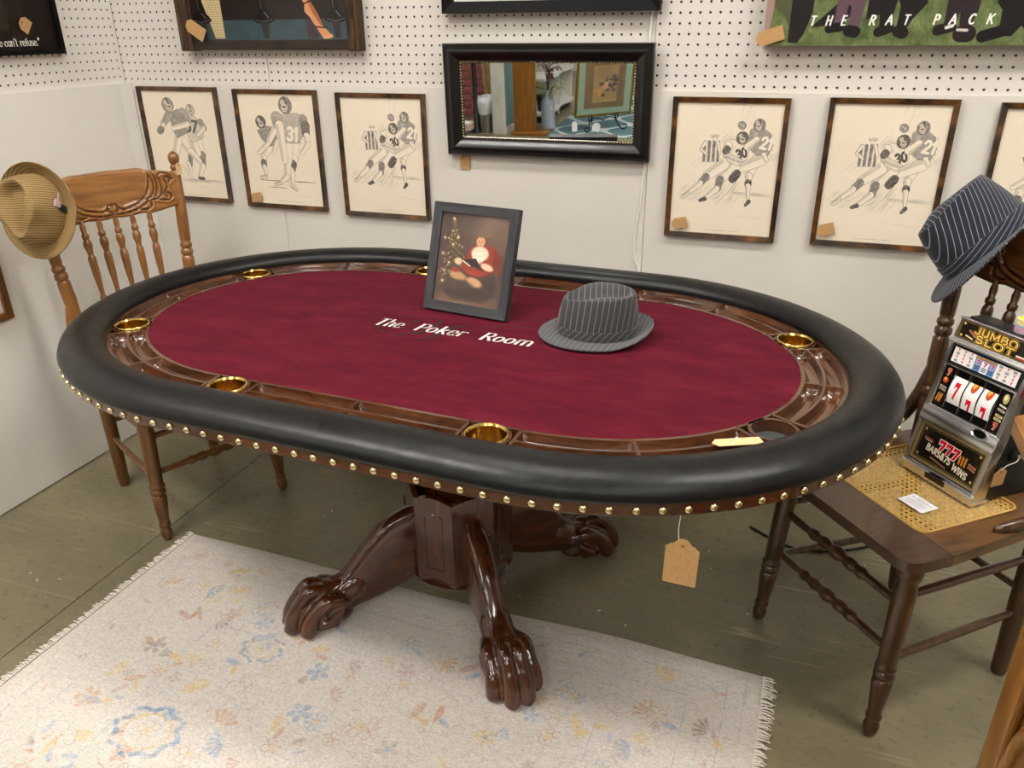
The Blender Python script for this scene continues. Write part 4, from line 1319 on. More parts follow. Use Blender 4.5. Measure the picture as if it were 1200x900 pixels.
# ------------------------------------------------------------------ pencil drawings of football players
PAPER = 'ece0cb'
class Sketch:
    def __init__(s, quad, w=420, h=525, seed=1):
        s.q = [np.array(p, float) for p in quad]     # corners TL TR BR BL in crop pixels
        s.cv = Canvas(w, h, PAPER); s.w = w; s.h = h
        s.cv.clouds('dfcfb2', .35, 200, seed)
        s.k = w / np.linalg.norm(s.q[1] - s.q[0]); s.r = random.Random(seed)
        # homography unit square -> quad, inverted numerically
        tl, tr, br, bl = s.q
        A = []; B = []
        for (u, v), (x, y) in zip(((0, 0), (1, 0), (1, 1), (0, 1)), s.q):
            A.append([x, y, 1, 0, 0, 0, -u * x, -u * y]); B.append(u)
            A.append([0, 0, 0, x, y, 1, -v * x, -v * y]); B.append(v)
        s.H = np.linalg.solve(np.array(A), np.array(B))
    def T(s, p):
        h = s.H; x, y = p
        d = h[6] * x + h[7] * y + 1
        return ((h[0] * x + h[1] * y + h[2]) / d * s.w, (h[3] * x + h[4] * y + h[5]) / d * s.h)
    def limb(s, p, q, r0, r1, shade=PAPER, hatch=0):
        P, Q = s.T(p), s.T(q); a, c = r0 * s.k, r1 * s.k
        s.cv.capsule(P, Q, a + .9, c + .9, '57504a', .8)
        s.cv.capsule(P, Q, a - .4, c - .4, shade, 1)
        dx, dy = Q[0] - P[0], Q[1] - P[1]; L = hypot(dx, dy) + 1e-6
        n = (-dy / L, dx / L)
        for i in range(hatch):
            t = s.r.random(); rr = (a + (c - a) * t)
            x, y = P[0] + dx * t, P[1] + dy * t
            o = rr * s.r.uniform(.05, .95)
            s.cv.line([(x + n[0] * o, y + n[1] * o), (x + n[0] * o * .3 + dx / L * rr * .5, y + n[1] * o * .3 + dy / L * rr * .5)], .9, '4c4640', .55)
        # shadow side
        s.cv.capsule((P[0] + n[0] * a * .55, P[1] + n[1] * a * .55), (Q[0] + n[0] * c * .55, Q[1] + n[1] * c * .55), a * .3, c * .3, '6a625a', .28, 3)
    def helmet(s, c, r, shade='8b847a', face=(1, .3), stripe=True):
        C = s.T(c); R = r * s.k
        s.cv.ell(C, R + .9, R * 1.05 + .9, '3c3732', .9); s.cv.ell(C, R - .5, R * 1.05 - .5, shade)
        s.cv.ell((C[0] - R * .3, C[1] - R * .35), R * .4, R * .35, 'd8ccb8', .8, 3)
        if stripe: s.cv.line([(C[0] - R * .1, C[1] - R), (C[0] + R * .15, C[1] - R * .2)], R * .25, '3a3530', .8)
        fx, fy = face
        F = (C[0] + fx * R * .55, C[1] + R * .35)
        s.cv.ell(F, R * .5, R * .52, 'c9bba6'); s.cv.ell((F[0], F[1] - R * .15), R * .3, R * .12, '2c2825', .8)
        for k in (.25, .6): s.cv.line([(F[0] - R * .5, F[1] + R * k), (F[0] + R * .5, F[1] + R * k)], 1.0, '3c3732', .8)
    def poly(s, pts, shade, outline=True):
        P = [s.T(p) for p in pts]
        s.cv.poly(P, shade)
        if outline: s.cv.line(P + P[:1], 1.5, '57504a', .8)
    def hatch_area(s, pts, n, ang, ln, op=.35, col='5a544d', w=1.0):
        P = np.array([s.T(p) for p in pts]); x0, y0 = P.min(0); x1, y1 = P.max(0)
        for i in range(n):
            x, y = s.r.uniform(x0, x1), s.r.uniform(y0, y1)
            L = ln * s.k * s.r.uniform(.6, 1.2)
            s.cv.line([(x, y), (x + L * cos(ang), y + L * sin(ang))], w, col, op)
    def num(s, txt, p, size, col, rot=0.0, width=None):
        x, y = s.T(p)
        draw_text(s.cv, txt, x, y, size * s.k, col, .085, .085, .03, .08, .85, rot=rot)
    def shoe(s, p, q, r, col='4a443e'): 
        s.limb(p, q, r, r * .8, col, 4)
    def finish(s, sig, cap):
        P = s.T(sig); r = s.r
        pts = [(P[0] + i * 3.2, P[1] + r.uniform(-3, 3) + i * .25) for i in range(26)]
        s.cv.line(pts, .8, '8d8272', .55)
        c0, c1 = s.T(cap[0]), s.T(cap[1])
        n = 60
        for i in range(n):
            t = i / n
            if r.random() < .2: continue
            x = c0[0] + (c1[0] - c0[0]) * t; y = c0[1] + (c1[1] - c0[1]) * t
            s.cv.line([(x, y), (x + (c1[0] - c0[0]) / n * .8, y)], 1.6, '6e6456', .5)
        # pencil: break the tones into grain and slanted strokes
        pap = np.array(hexrgb(PAPER)) / 255.0
        rg = np.random.default_rng(7)
        n = rg.normal(0, 1, (s.h, s.w)); st = sum(np.roll(np.roll(rg.normal(0, 1, (s.h, s.w)) if k == 0 else st0, k, 0), -k, 1) for k in ()) if 0 else 0
        f = rg.normal(0, 1, (s.h, s.w)); g = np.zeros_like(f)
        for k in range(7): g += np.roll(np.roll(f, k, 0), -k, 1)
        g = g / 2.65
        m = np.clip(.86 + .24 * g + .12 * n, .2, 1.4)[..., None]
        s.cv.a = np.clip(pap - (pap - s.cv.a) * m, 0, 1)
        s.cv.grain(.008, 1, 4)
        return s.cv.a

def art_tackle():
    s = Sketch([(112, 98), (672, 100), (588, 800), (65, 770)], seed=2)
    # motion and ground shading
    s.hatch_area([(110, 540), (300, 620)], 90, -.5, 40, .22)
    s.hatch_area([(280, 540), (400, 640)], 70, -1.0, 55, .25)
    s.hatch_area([(380, 560), (560, 585)], 45, .08, 60, .22)
    s.hatch_area([(150, 400), (420, 560)], 50, -.75, 60, .16)
    s.hatch_area([(440, 110), (500, 230)], 16, -1.3, 70, .18); s.hatch_area([(540, 360), (640, 430)], 18, -.7, 70, .25)
    s.hatch_area([(330, 270), (390, 330)], 30, -.8, 40, .2)
    # referee
    for i in range(7):
        s.limb((252 + i * 12, 305 + (i % 2) * 4), (245 + i * 12, 405), 5, 5, 'eee3cf' if i % 2 else '6f6a64')
    s.limb((255, 310), (232, 345), 9, 7); s.limb((232, 345), (262, 372), 7, 6); s.limb((318, 310), (328, 360), 9, 7)
    s.cv.ell(s.T((303, 284)), 10, 11, '57504a'); s.cv.ell(s.T((303, 286)), 8.5, 9.5, 'e6d9c4'); s.limb((288, 276), (318, 276), 5, 5, 'd8ccb8')
    # ball carrier, legs first
    s.limb((515, 400), (478, 480), 26, 20); s.limb((480, 480), (474, 520), 17, 14); s.limb((474, 515), (474, 522), 18, 18, '3a3530'); s.limb((474, 530), (474, 600), 13, 8); s.shoe((478, 612), (462, 630), 10, '3a3530')
    s.limb((540, 400), (440, 440), 28, 24)
    s.poly([(500, 235), (545, 222), (592, 262), (602, 320), (575, 378), (520, 372), (490, 350), (500, 290)], '958e85')
    s.hatch_area([(500, 250), (590, 370)], 60, 1.0, 26, .4)
    s.num('21', (531, 335), 78, 'efe5d2', .12)
    s.limb((505, 255), (490, 330), 22, 17, 'a39b90', 12); s.limb((555, 370), (568, 395), 13, 11)
    s.helmet((533, 218), 30, '7a736b', (-.2, .2))
    # tackler
    s.limb((400, 430), (330, 500), 33, 24); s.limb((330, 500), (318, 545), 20, 18, '77706a', 10); s.limb((312, 548), (250, 600), 17, 11); s.shoe((250, 600), (228, 608), 11)
    s.limb((350, 420), (265, 480), 30, 24); s.limb((258, 488), (232, 515), 19, 17, '77706a', 10); s.limb((228, 520), (165, 570), 16, 11); s.shoe((165, 572), (140, 590), 13, 'd8ccb8')
    s.poly([(350, 330), (385, 290), (430, 300), (478, 345), (470, 390), (420, 430), (365, 400)], 'e6dac5')
    s.hatch_area([(355, 310), (470, 420)], 40, .7, 22, .3)
    s.num('30', (416, 395), 62, '3a3530', -.35)
    s.limb((372, 322), (360, 372), 21, 15); s.limb((360, 372), (432, 402), 14, 11, 'd8ccb8', 8); s.limb((365, 345), (360, 352), 20, 18, '57504a')
    s.limb((415, 470), (395, 495), 22, 22, '4c4640', 8)
    s.helmet((445, 285), 31, '554f49', (.1, .4))
    s.limb((470, 330), (520, 290), 17, 14)
    # ball
    c = s.T((443, 220)); s.cv.ell(c, 17, 15, '3c3732', .9, rot=.7); s.cv.ell(c, 15.5, 13.5, '8a8278', rot=.7); s.cv.line([(c[0] - 8, c[1] - 6), (c[0] + 8, c[1] + 5)], 2, 'e6dac5')
    return s.finish((425, 688), ((245, 760), (425, 768)))

def art_passer(shift=(0, 0)):
    s = Sketch([(712, 118), (1040, 125), (1130, 655), (795, 632)], seed=3)
    s.hatch_area([(900, 545), (1070, 570)], 60, .05, 40, .3); s.hatch_area([(900, 470), (960, 540)], 30, 1.2, 40, .2)
    # blocker
    s.limb((970, 350), (995, 430), 20, 16); s.limb((995, 430), (1000, 480), 15, 13, '77706a', 6); s.limb((1000, 485), (985, 540), 12, 7); s.shoe((985, 545), (1005, 548), 7)
    s.limb((950, 355), (975, 420), 18, 15); s.limb((940, 410), (942, 480), 11, 8, '77706a', 8)
    s.poly([(915, 255), (950, 240), (985, 265), (1003, 300), (1000, 345), (950, 370), (925, 330)], 'cfc4b2')
    s.hatch_area([(930, 260), (995, 350)], 40, .9, 14, .35)
    s.num('67', (916, 312), 58, '4c4640', .1)
    s.limb((985, 270), (1005, 300), 12, 9, '958e85', 8); s.limb((1000, 300), (975, 330), 8, 7)
    s.helmet((938, 213), 19, 'b5ab9c', (.2, .3))
    # passer
    s.limb((895, 350), (940, 410), 19, 15); s.limb((942, 412), (985, 460), 14, 10); s.limb((885, 350), (875, 420), 18, 14); s.limb((930, 470), (945, 505), 9, 7)
    s.poly([(835, 235), (880, 208), (915, 225), (925, 270), (928, 320), (880, 348), (860, 310), (850, 270)], '8e877d')
    s.hatch_area([(850, 230), (920, 335)], 70, .8, 16, .45)
    s.limb((905, 225), (930, 262), 17, 13, 'a0988d', 10); s.limb((925, 280), (862, 298), 11, 10)
    s.limb((838, 240), (815, 280), 16, 11, 'a0988d', 8); s.limb((815, 282), (808, 300), 9, 8)
    c = s.T((803, 308)); s.cv.ell(c, 24, 18, '3c3732', .9, rot=-.6); s.cv.ell(c, 22, 16, '7d766d', rot=-.6)
    s.helmet((836, 190), 26, '8b847a', (.4, .3))
    return s.finish((985, 588), ((930, 628), (1030, 634)))

def art_runners():
    s = Sketch([(68, 92), (430, 95), (500, 650), (150, 632)], seed=5)
    s.hatch_area([(185, 515), (290, 522)], 50, .02, 40, .4); s.hatch_area([(330, 520), (420, 528)], 40, .02, 40, .4); s.hatch_area([(225, 550), (300, 556)], 30, .02, 30, .4)
    # small player behind
    s.limb((235, 350), (205, 400), 18, 14); s.limb((205, 405), (205, 450), 13, 11); s.limb((205, 432), (207, 446), 14, 13, '57504a'); s.limb((208, 452), (218, 495), 10, 7); s.shoe((218, 500), (196, 505), 8, 'd8ccb8')
    s.poly([(170, 275), (205, 252), (250, 258), (262, 300), (270, 345), (235, 352), (195, 320)], '8e877d')
    s.hatch_area([(175, 265), (262, 345)], 50, .8, 18, .4)
    s.limb((255, 265), (222, 340), 15, 11); s.limb((222, 340), (180, 385), 10, 8); s.limb((265, 330), (250, 380), 10, 8)
    s.helmet((186, 234), 24, '554f49', (.1, .3))
    # big player
    s.limb((345, 330), (345, 410), 28, 22); s.limb((345, 410), (338, 460), 20, 17); s.limb((340, 440), (338, 456), 21, 19, '57504a'); s.limb((335, 470), (345, 535), 15, 9); s.shoe((340, 545), (362, 562), 9, 'd8ccb8')
    s.limb((312, 330), (318, 420), 28, 22); s.limb((318, 425), (318, 500), 18, 14); s.limb((316, 500), (285, 530), 13, 9); s.shoe((285, 530), (262, 540), 9, 'd8ccb8')
    s.poly([(250, 215), (300, 190), (360, 190), (395, 225), (385, 300), (372, 335), (310, 335), (292, 280), (255, 255)], 'b7ad9f')
    s.hatch_area([(255, 205), (388, 330)], 90, .9, 22, .4)
    s.num('31', (310, 318), 70, 'efe5d2', .1)
    s.limb((262, 215), (268, 245), 27, 23, 'a39b90', 16); s.limb((385, 220), (400, 290), 20, 17, '958e85', 14); s.limb((398, 250), (400, 285), 19, 18, '6a635c', 10); s.limb((405, 300), (412, 340), 14, 12); s.limb((412, 340), (385, 382), 12, 9)
    s.limb((275, 250), (305, 420), 20, 14)
    s.helmet((300, 152), 31, '77706a', (-.3, .3))
    return s.finish((365, 590), ((275, 620), (400, 626)))

ART = {'tackle': image_mat('football_tackle_print', art_tackle(), .7), 'passer': image_mat('football_passer_print', art_passer(), .7), 'runners': image_mat('football_runners_print', art_runners(), .7)}

def framed(name, label, cat, x0, x1, z0, z1, wall_y, depth, bar, mat, art=None, glass=True, group=None, art_name='print', tilt=0, frame_mats=None):
    """wall picture facing -y; x0..x1, z0..z1 outer size"""
    o = thing(name, label, cat, ((x0 + x1) / 2, wall_y, z0), (radians(tilt), 0, 0), group)
    w, h = x1 - x0, z1 - z0
    X0, X1 = -w / 2, w / 2
    def barm(p):   # p: 4 outer/inner corners
        b = MB()
        (a, c, d, e) = p
        V = []
        for y in (0, -depth):
            for q in (a, c, d, e): V.append((q[0], y, q[1]))
        # slightly sloping face
        V[4 + 2] = (d[0], -depth * .78, d[1]); V[4 + 3] = (e[0], -depth * .78, e[1])
        b.add(V, [(0, 1, 2, 3), (4, 5, 6, 7), (0, 1, 5, 4), (1, 2, 6, 5), (2, 3, 7, 6), (3, 0, 4, 7)])
        return b
    i = bar
    for nm, p in (('top', [(X0, h), (X1, h), (X1 - i, h - i), (X0 + i, h - i)]), ('bottom', [(X1, 0), (X0, 0), (X0 + i, i), (X1 - i, i)]),
                  ('left', [(X0, 0), (X0, h), (X0 + i, h - i), (X0 + i, i)]), ('right', [(X1, h), (X1, 0), (X1 - i, i), (X1 - i, h - i)])):
        barm(p).build('frame_bar', mat, o, smooth=0)
    if art:
        b = MB(); y = -depth * .45
        b.quad_uv([(X0 + i * .8, y, i * .8), (X1 - i * .8, y, i * .8), (X1 - i * .8, y, h - i * .8), (X0 + i * .8, y, h - i * .8)])
        b.build(art_name, art, o, smooth=0)
    if glass:
        b = MB(); y = -depth * .62
        b.add([(X0 + i * .9, y, i * .9), (X1 - i * .9, y, i * .9), (X1 - i * .9, y, h - i * .9), (X0 + i * .9, y, h - i * .9)], [(0, 1, 2, 3)])
        b.build('glass', M['glass'], o, smooth=0)
    return o

YF = -.022
PICS = [('passer', .036, .358, .8155, 1.193, 'thin burl frame with a pencil drawing of a quarterback and blocker 67, nearest the corner'),
        ('runners', .426, .737, .8095, 1.1895, 'thin burl frame with a pencil drawing of two football players, second from the corner'),
        ('tackle', .8075, 1.112, .8035, 1.184, 'thin burl frame with a football tackle drawing, between the two-player drawing and the mirror'),
        ('tackle', 1.8555, 2.1595, .8095, 1.189, 'thin burl frame with a football tackle drawing, just right of the hanging white cord'),
        ('tackle', 2.254, 2.553, .813, 1.193, 'thin burl frame with a football tackle drawing, just left of the navy hat'),
        ('runners', 2.643, 2.945, .811, 1.188, 'thin burl frame with a football drawing partly hidden behind the navy hat')]
for art, x0, x1, z0, z1, lab in PICS:
    a = fr(x0, z0, YF); c = fr(x1, z1, YF)
    framed('framed_drawing', lab, 'picture', a[0], c[0], a[1], c[1], -.0075, .0145, .0135, M['burl_frame'], ART[art], group='football drawings on the back wall')
def wall_tag(label, pts, y, hole_i, **kw):
    P = [Vector((fr(x, z, 0)[0], y, fr(x, z, 0)[1])) for x, z in pts]
    return P
kraft_tag('brown paper tag in the lower left corner of the two-player drawing', (.503, -.024, .852), (.18, 0, -.98), (-.98, 0, -.18), .029, .040, style='clip')
kraft_tag('brown paper tag in the corner of the drawing right of the white cord', (1.921, -.024, .8585), (.22, 0, -.97), (-.97, 0, -.22), .030, .042, style='clip')
kraft_tag('brown paper tag in the corner of the drawing left of the navy hat', (2.309, -.024, .8675), (.28, 0, -.96), (-.96, 0, -.28), .031, .042, style='clip')

# ------------------------------------------------------------------ bevelled mirror with black moulding
M['mirror_black'] = plain('mirror_black', '0b0908', 0.3, noise=.15, nscale=40, coat=.15)
M['bead'] = plain('bead_gilt', 'b9a57e', 0.28, 1.0)
M['silver'] = plain('mirror_silver', 'eef0ee', 0.012, 1.0)
ma = fr(1.1855, 1.0135, -.03); mc = fr(1.7985, 1.324, -.03)
mw, mh = mc[0] - ma[0], mc[1] - ma[1]
MIR_T = 2.5
mirror = thing('wall_mirror', 'wide mirror in a black moulded frame with a beaded gilt edge', 'mirror', ((ma[0] + mc[0]) / 2, -.0075, ma[1]), (radians(MIR_T), 0, 0))
prof = [(0, 0), (0, .022), (.004, .027), (.014, .026), (.018, .0275), (.026, .0255), (.036, .020), (.042, .0165), (.046, .0165), (.0475, .012), (.0505, .012), (.0515, .0085)]
def corner(i, d):
    return [(-mw / 2 + d, d), (mw / 2 - d, d), (mw / 2 - d, mh - d), (-mw / 2 + d, mh - d)][i]
for i in range(4):
    b = MB()
    rows = []
    for d, y in prof:
        p, q = corner(i, d), corner((i + 1) % 4, d)
        rows.append([(p[0], -y, p[1]), (q[0], -y, q[1])])
    b.grid(rows); b.build('moulding', M['mirror_black'], mirror, smooth=35)
BD = .049
b = MB()
for i in range(4):
    p, q = corner(i, BD), corner((i + 1) % 4, BD)
    L = hypot(q[0] - p[0], q[1] - p[1]); n = int(L / .0078)
    for k in range(n):
        t = (k + .5) / n
        b.lathe([(.0028, 0), (.0026, .0018), (.0015, .003), (.0001, .0034)], 6, Matrix.Translation((p[0] + (q[0] - p[0]) * t, -.0118, p[1] + (q[1] - p[1]) * t)) @ Matrix.Rotation(radians(90), 4, 'X'), cap=False)
b.build('bead_trim', M['bead'], mirror, smooth=60); mirror.children[-1]['kind'] = 'stuff'
b = MB(); x, z = mw / 2 - .050, .050
b.add([(-x, -.0075, z), (x, -.0075, z), (x, -.0075, mh - z), (-x, -.0075, mh - z)], [(0, 1, 2, 3)]); b.build('mirror_glass', M['silver'], mirror, smooth=0)
kraft_tag('small brown tag hanging below the left end of the mirror', (1.2445, -.0105, .972), (1, 0, 0), (0, -.0, 1), .032, .044, style='clip', string=[(1.2445, -.0115, 1.006), (1.246, -.018, 1.016), (1.247, -.02, 1.03)], scribble=False)

# white cable running down the wall
b = MB(); b.tube(catmull([(1.790, -.004, 1.46), (1.787, -.006, 1.40), (1.784, -.006, 1.33), (1.790, -.0102, 1.19), (1.790, -.0102, 1.02), (1.7865, -.0102, .93), (1.777, -.0102, .84), (1.772, -.0102, .78), (1.777, -.0102, .735), (1.792, -.0102, .69), (1.80, -.0102, .5), (1.80, -.0102, .2), (1.80, -.012, .004)], 6), .0032, 8)
tag(b.build('power_cord', M['white_cord'], smooth=60), 'thin white cord running down the wall from behind the mirror', 'cord')

# ------------------------------------------------------------------ posters along the pegboard (lower edges in view)
M['frame_black'] = plain('frame_black', '0a0908', 0.5, spec=.12)
M['rustic'] = wood('rustic_wood', '1f150d', '5e4427', 'z', 1.5, .8, 0, (.35, .7), .5, 7)
M['rustic_x'] = wood('rustic_wood_x', '17100a', '40301f', 'x', 1.5, .8, 0, (.35, .7), .5, 7)

def art_legs():
    W, H = 720, 380
    cv = Canvas(W, H, '57643a')
    cv.clouds('7c8753', .8, 60, 4, .2); cv.clouds('2f3a1c', .9, 26, 8, .2); cv.clouds('a3ad80', .6, 14, 9, .3)
    r = random.Random(4)
    for i in range(4200):
        x, y = r.uniform(0, W), r.uniform(0, H); L = r.uniform(3, 9)
        cv.line([(x, y), (x + r.uniform(-3, 3), y - L)], 1, r.choice(['37481a', '7f964b', '96a866', '4f6428']), .5)
    # px per metre; x from 2.072, bottom 1.314
    k = W / .92
    X = lambda px: (px - 95) / 1105 * .305 * 1.93 * k * .985 if 0 else (px / 3.636 * 1.0) 
    def pt(cx, cy):      # crop pixel of the photo (x 95..1200 over 0.587 m, y 0..195 over 0.107 m)
        return ((cx - 95) / 1105 * .587 * k, H - (195 - cy) / 195 * .107 * k)
    def leg(a, b_, r0, r1, col): cv.capsule(pt(*a), pt(*b_), r0, r1, col)
    cv.poly([pt(95, -600), pt(130, -600), pt(130, 30), pt(110, 190), pt(95, 195)], '9c7f76')
    cv.poly([pt(205, -600), pt(325, -600), pt(300, 60), pt(270, 150), pt(245, 185), pt(205, 180)], '1c1717')
    cv.poly([pt(100, -600), pt(215, -600), pt(205, 120), pt(170, 60), pt(130, 40)], '4b4a30', .8)
    for pts, col in (([(300, 120), (420, 10), (470, -200), (620, -200), (500, 60), (400, 110)], '1a1514'),
                     ([(400, -600), (525, -600), (520, 20), (505, 125), (460, 125), (462, 40), (450, 30), (440, 110), (395, 112), (400, 30)], '5b4650'),
                     ([(525, -600), (790, -600), (770, 30), (720, 90), (700, 130), (660, 130), (665, 40), (650, 10), (630, 120), (590, 130), (585, 70), (530, 90)], '171312'),
                     ([(840, -600), (1010, -600), (975, 60), (950, 140), (915, 145), (905, 60), (890, 110), (850, 110), (850, 60)], '2a1e22'),
                     ([(1040, -600), (1300, -600), (1300, 140), (1200, 170), (1150, 120), (1120, 160), (1070, 160), (1065, 60), (1040, 30)], '15110f')):
        cv.poly([pt(*p) for p in pts], col)
    for a, b_, rr, col in (((380, 125), (430, 118), 8, '141010'), ((465, 135), (490, 140), 10, '141010'), ((590, 140), (630, 125), 9, '1a1412'), ((670, 138), (690, 145), 10, '1a1412'), ((830, 135), (880, 122), 9, '1d1414'), ((925, 150), (950, 150), 14, '241718'), ((1010, 160), (1080, 140), 10, '110d0c')):
        leg(a, b_, rr, rr, col)
    leg((862, 125), (885, 118), 3, 3, 'd8d8d2'); leg((908, 134), (945, 136), 2.5, 2.5, 'c8c4bc')
    for wx, tx in ((297, 'THE'), (545, 'RAT'), (805, 'PACK')):
        pass
    size = .0275 * k
    for ch, cx in zip('THERATPACK', (292, 360, 425, 543, 613, 683, 803, 868, 942, 1013)):
        x, y = pt(cx, 111); draw_text(cv, ch, x, y, size, 'f2f0ea', .075, .06, 0, .18, .82)
    cv.grain(.02, 1, 2)
    return cv.a
ra = fr(2.072, 1.3145, -.045); 
o = thing('canvas_print', 'unframed canvas print of dark-suited legs on grass with white lettering', 'picture', (ra[0], -.0005, ra[1]))
CW, CH = .92, .92 * 380 / 720
b = MB(); b.box((CW / 2, -.0205, CH / 2), (CW, .041, CH)); b.build('canvas_edge', plain('canvas_edge', '3d4a2b', .8, noise=.3, nscale=50), o, smooth=0)
b = MB(); b.quad_uv([(0, -.0415, 0), (CW, -.0415, 0), (CW, -.0415, CH), (0, -.0415, CH)]); b.build('print', image_mat('canvas_legs', art_legs(), .55), o, smooth=0)
kraft_tag('brown tag hanging over the lower left corner of the canvas print', (2.1215, -.046, 1.3475), (.30, 0, -.95), (-.95, 0, -.30), .034, .066, style='clip')

def art_bar():
    W, H = 640, 420
    cv = Canvas(W, H, '1b1412')
    def pt(cx, cy): return ((cx - 145) / 920 * W, H - (235 - cy) / 235 * .115 / .572 * W)
    cv.clouds('3a2420', .5, 80, 3)
    cv.poly([pt(100, 40), pt(1100, 50), pt(1100, 130), pt(100, 125)], '211a18')
    for i in range(40): cv.line([pt(340 + i * 20, 60), pt(338 + i * 20, 122)], 2, '2d2220', .8)
    cv.poly([pt(100, 128), pt(1100, 128), pt(1100, 240), pt(100, 240)], '3d5258')
    cv.clouds('2a1d1b', .5, 50, 7, .3)
    for i in range(14): cv.line([pt(100, 130 + i * 8), pt(1100, 130 + i * 8)], 1, '27363c', .7)
    for i in range(60): cv.line([pt(120 + i * 17, 130), pt(100 + i * 17.5, 236)], 1, '27363c', .45)
    # pale dress with a woven check
    cv.poly([pt(245, -400), pt(330, -400), pt(338, 225), pt(280, 225), pt(225, 30)], 'c9b78c')
    for i in range(30): cv.line([pt(230, -60 + i * 12), pt(340, -60 + i * 12)], 1, '6d5f3c', .8)
    for i in range(8): cv.line([pt(240 + i * 15, -100), pt(265 + i * 11, 225)], 1, '6d5f3c', .6)
    # stool bases
    for cx in (205, 582, 990):
        cv.poly([pt(cx - 60, 130), pt(cx - 45, 108), pt(cx - 25, 85), pt(cx - 18, 30), pt(cx - 14, -400), pt(cx + 14, -400), pt(cx + 18, 30), pt(cx + 28, 85), pt(cx + 52, 108), pt(cx + 66, 130), pt(cx + 40, 145), pt(cx - 40, 145)], '15110f')
        cv.line([pt(cx - 45, 128), pt(cx, 140), pt(cx + 52, 126)], 3, '6f6a68', .7); cv.line([pt(cx + 8, 90), pt(cx + 30, 118)], 3, '8a8583', .8); cv.line([pt(cx - 8, 10), pt(cx - 6, 70)], 3, '77716e', .7)
        cv.poly([pt(cx - 20, 145), pt(cx + 30, 145), pt(cx + 22, 225), pt(cx - 8, 225)], '271d1a', .6)
    # bare foot on tiptoe with an anklet
    cv.poly([pt(790, -300), pt(850, -300), pt(850, 0), pt(862, 40), pt(895, 100), pt(920, 165), pt(968, 215), pt(960, 226), pt(915, 228), pt(880, 170), pt(850, 120), pt(822, 90), pt(826, 50), pt(795, 0)], 'c98a5c')
    cv.poly([pt(850, 0), pt(862, 40), pt(895, 100), pt(920, 165), pt(905, 160), pt(868, 100), pt(845, 45)], '8a4e30', .7)
    for i in range(4): cv.ell(pt(925 + i * 12, 222 - i * 2), 6, 5, 'd89a6c')
    cv.line([pt(818, 52), pt(862, 36)], 4, '3a1a18'); cv.line([pt(872, 168), pt(930, 172)], 4, '3a1a18')
    cv.poly([pt(820, 120), pt(850, 125), pt(890, 225), pt(830, 228)], '4a1e20', .5)
    cv.grain(.015, 1, 5)
    return cv.a
pa = fr(.255, 1.3035, -.045); pc = fr(.9075, 1.304, -.045)
pw = pc[0] - pa[0]; ph = .46
o = thing('rustic_picture', 'picture in a rough dark wood frame showing a bare foot and bar stools', 'picture', (pa[0], -.0005, pa[1]))
for x0, x1, nm in ((0, .046, 0), (pw - .036, pw, 0)):
    b = MB(); b.box(((x0 + x1) / 2, -.0225, ph / 2 - .001), (x1 - x0, .045, ph), bev=.004)
    b.box(((x0 * .4 + x1 * .6), -.0475, ph / 2), (.012, .006, ph - .01), bev=.002)
    b.build('frame_bar', M['rustic'], o, smooth=30)
for z0, z1 in ((.002, .031), (ph - .03, ph)):
    b = MB(); b.box((pw / 2 + .005, -.018, (z0 + z1) / 2), (pw - .084, .034, z1 - z0), bev=.003); b.build('frame_bar', M['rustic_x'], o, smooth=30)
b = MB(); b.quad_uv([(.044, -.028, .030), (pw - .034, -.028, .030), (pw - .034, -.028, ph - .02), (.044, -.028, ph - .02)]); b.build('print', image_mat('bar_print', art_bar(), .3, .3), o, smooth=0)
kraft_tag('brown tag at the lower left of the rough wood framed picture', (.394, -.05, 1.3475), (-.52, 0, -.85), (-.85, 0, .52), .040, .072, style='clip')

pa = fr(1.1835, 1.4005, -.035); pc = fr(1.803, 1.4, -.035)
framed('framed_picture', 'black picture frame with white mat hanging above the mirror', 'picture', pa[0], pc[0], pa[1], pa[1] + .45, -.0005, .034, .030, M['frame_black'], plain('white_mat', 'd9d5cd', .8), art_name='mat')

def art_dark():
    W, H = 620, 420
    cv = Canvas(W, H, '120e0d')
    cv.clouds('2a1d18', .8, 150, 3, .15)
    k = W / .60
    X = lambda y: (y + .846) * k   # wall y -> px (right edge of the print near y=-.23)
    Z = lambda z: H - (z - 1.319) * k
    cv.poly([(X(-.45), Z(1.7)), (X(-.40), Z(1.42)), (X(-.405), Z(1.37)), (X(-.445), Z(1.37)), (X(-.47), Z(1.5))], '4a3a26', .55, 14)
    cv.poly([(X(-.39), Z(1.7)), (X(-.30), Z(1.5)), (X(-.29), Z(1.36)), (X(-.39), Z(1.36))], '1f1513', .9, 18)
    x1 = X(-.313)
    txt = "e can't refuse.\""
    st, Wt = text_strokes(txt, .0)
    wid = (-.313 + .4535) * k
    sz = .0262 * k
    draw_text(cv, txt, x1 - wid, Z(1.3305), sz, 'f1ece2', .062, .022, 0, 0, 1, width=wid)
    for ch_x in ():
        pass
    return cv.a
